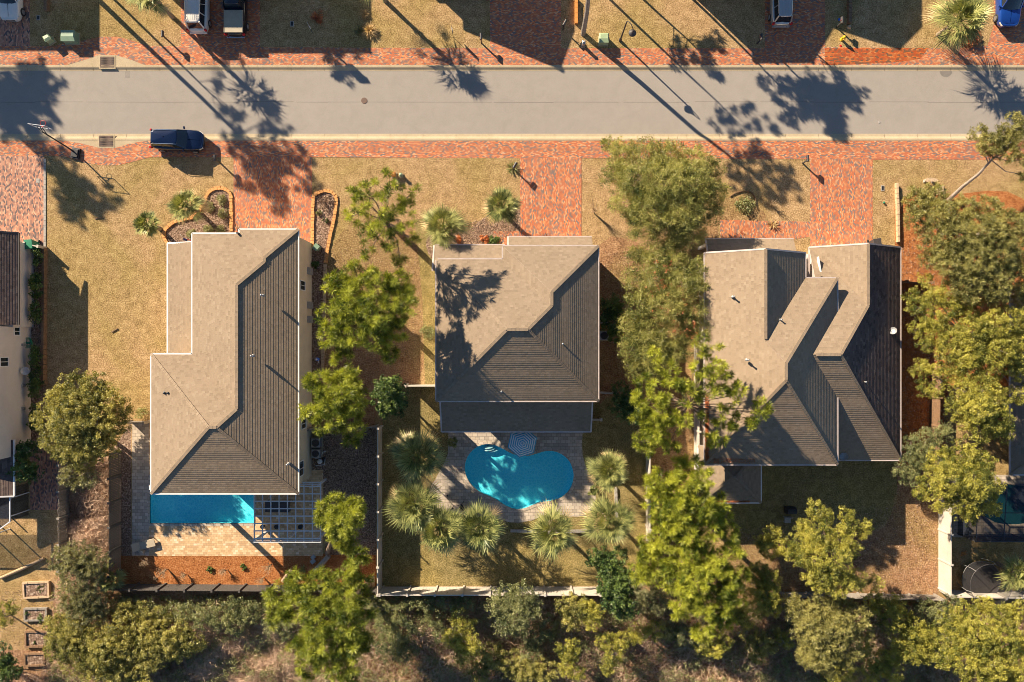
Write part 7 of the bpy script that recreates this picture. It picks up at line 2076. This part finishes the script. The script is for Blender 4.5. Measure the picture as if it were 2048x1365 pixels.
lv = Leaves()
south = [(225, 1190), (760, 1192), (1200, 1196), (1880, 1212), (2150, 1215), (2150, 1420), (-60, 1420), (-60, 1350), (100, 1340), (120, 1130), (142, 1130), (222, 1180)]
twigs(lv, south, 60000, 1.4, .8, .03, .68)
twigs(lv, [(330, 1230), (560, 1225), (560, 1420), (280, 1420), (300, 1300)], 22000, 1.3, .7, .026, .78, .2)
twigs(lv, [(555, 1260), (640, 1370), (600, 1420), (500, 1420), (520, 1260)], 5000, .8, .7, .026, .75, .2)
twigs(lv, [(142, 930), (222, 910), (222, 1120), (142, 1120)], 7000, 1.0, .6, .026, .5, .25)
twigs(lv, [(150, 1040), (222, 1030), (222, 1110), (160, 1110)], 6000, 1.3, .6, .026, .85, .15)
tag(lv.build('dry_bramble', M['twig']), 'tangled dry brown bramble filling the wild strip', 'bramble', kind='stuff')
lv = Leaves()
P = scatter_area([(225, 1190), (1880, 1205), (2100, 1420), (100, 1420), (120, 1150), (222, 1185)], 6500); P = np.stack([(P[:, 0] - CX) / S, -(P[:, 1] - CY) / S, RNG.uniform(.1, 1.2, len(P)) * (.3 + .7 * (np.sin(P[:, 0] * .05) * np.cos(P[:, 1] * .09 + P[:, 0] * .02) > -.1))], 1)
leaves(lv, P, .35, 26, .075, RNG.uniform(.2, 1.0, len(P)))
P = scatter_area([(228, 1190), (760, 1190), (760, 1235), (228, 1240)], 420); P = np.stack([(P[:, 0] - CX) / S, -(P[:, 1] - CY) / S, RNG.uniform(.3, 1.1, len(P))], 1)
leaves(lv, P, .3, 26, .085, RNG.uniform(.3, .9, len(P)))
tag(lv.build('ground_cover', M['shrub']), 'low green weeds and vines covering the wild strip', 'weeds', kind='stuff')
lv = Leaves()
litter(lv, [(612, 855), (752, 855), (752, 1110), (652, 1110), (646, 940), (612, 940)], 6000, .07, .5, .05)
litter(lv, [(1470, 1060), (1870, 1000), (1875, 1195), (1400, 1200)], 7000, .07, .3, .05)
litter(lv, [(1800, 500), (1900, 400), (1900, 900), (1806, 900)], 5000, .07, .25, .05)
litter(lv, [(655, 500), (840, 480), (846, 700), (660, 830)], 4000, .06, .3, .05)
litter(lv, [(868, 460), (1035, 420), (1035, 460), (985, 490), (870, 515)], 2500, .07, .5, .05)
litter(lv, [(1200, 500), (1300, 505), (1400, 950), (1395, 1180), (1300, 1180), (1300, 860), (1220, 780)], 5000, .07, .3, .05)
litter(lv, [(-20, 1180), (130, 1180), (130, 1300), (-20, 1365)], 1500, .07, .4, .05)
tag(lv.build('leaf_litter', M['twig']), 'scattered dry leaf litter on the mulch and pine straw', 'leaf litter', kind='stuff')

lv = Leaves()
def roof_litter(px0, py0, px1, py1, zf, n):
    px = RNG.uniform(px0, px1, n); py = RNG.uniform(py0, py1, n); P = []
    for x, y in zip(px, py):
        P.append(tuple(W(x, y, zf(x, y) + .07)))
    leaves(lv, P, .04, 1, .09, np.full(n, .6), flat=.3, tj=.25)
roof_litter(1412, 915, 1510, 926, lambda x, y: 5.6 + (926 - y) * .02, 1500)
roof_litter(1411, 790, 1417, 920, lambda x, y: 5.6 + (x - 1409) * .025, 900)
roof_litter(1422, 1000, 1500, 1005, lambda x, y: 3.05, 300)
roof_litter(1676, 765, 1684, 778, lambda x, y: 5.0, 150)
tag(lv.build('roof_litter', M['redleaf']), 'rust coloured pine straw gathered along the eaves of the right house', 'pine straw', kind='stuff')
# seam and repairs in the street
mb = MB(); x = -600
while x < 2700:
    w = random.uniform(60, 160); y = 204 + random.uniform(-.5, .5)
    mb.poly([G(x, y, -.111), G(x + w, y + .2, -.111), G(x + w, y - .6, -.111), G(x, y - .7, -.111)]); x += w + random.uniform(-5, 12)
mb.build('road_seam', plain('road_seam_tar', (.17, .145, .12), .9), kind='structure')
sheet('road_stain', [smooth_loop([(1882, 141.5), (1905, 141.5), (1902, 150), (1893, 154), (1884, 150)], 4)], -0.110, plain('damp_asphalt', (.2, .18, .155), .6), kind='structure')
sheet('road_patch', [rect(249, 141.5, 258, 155)], -0.1105, plain('patched_asphalt', (.25, .22, .19), .9), kind='structure')
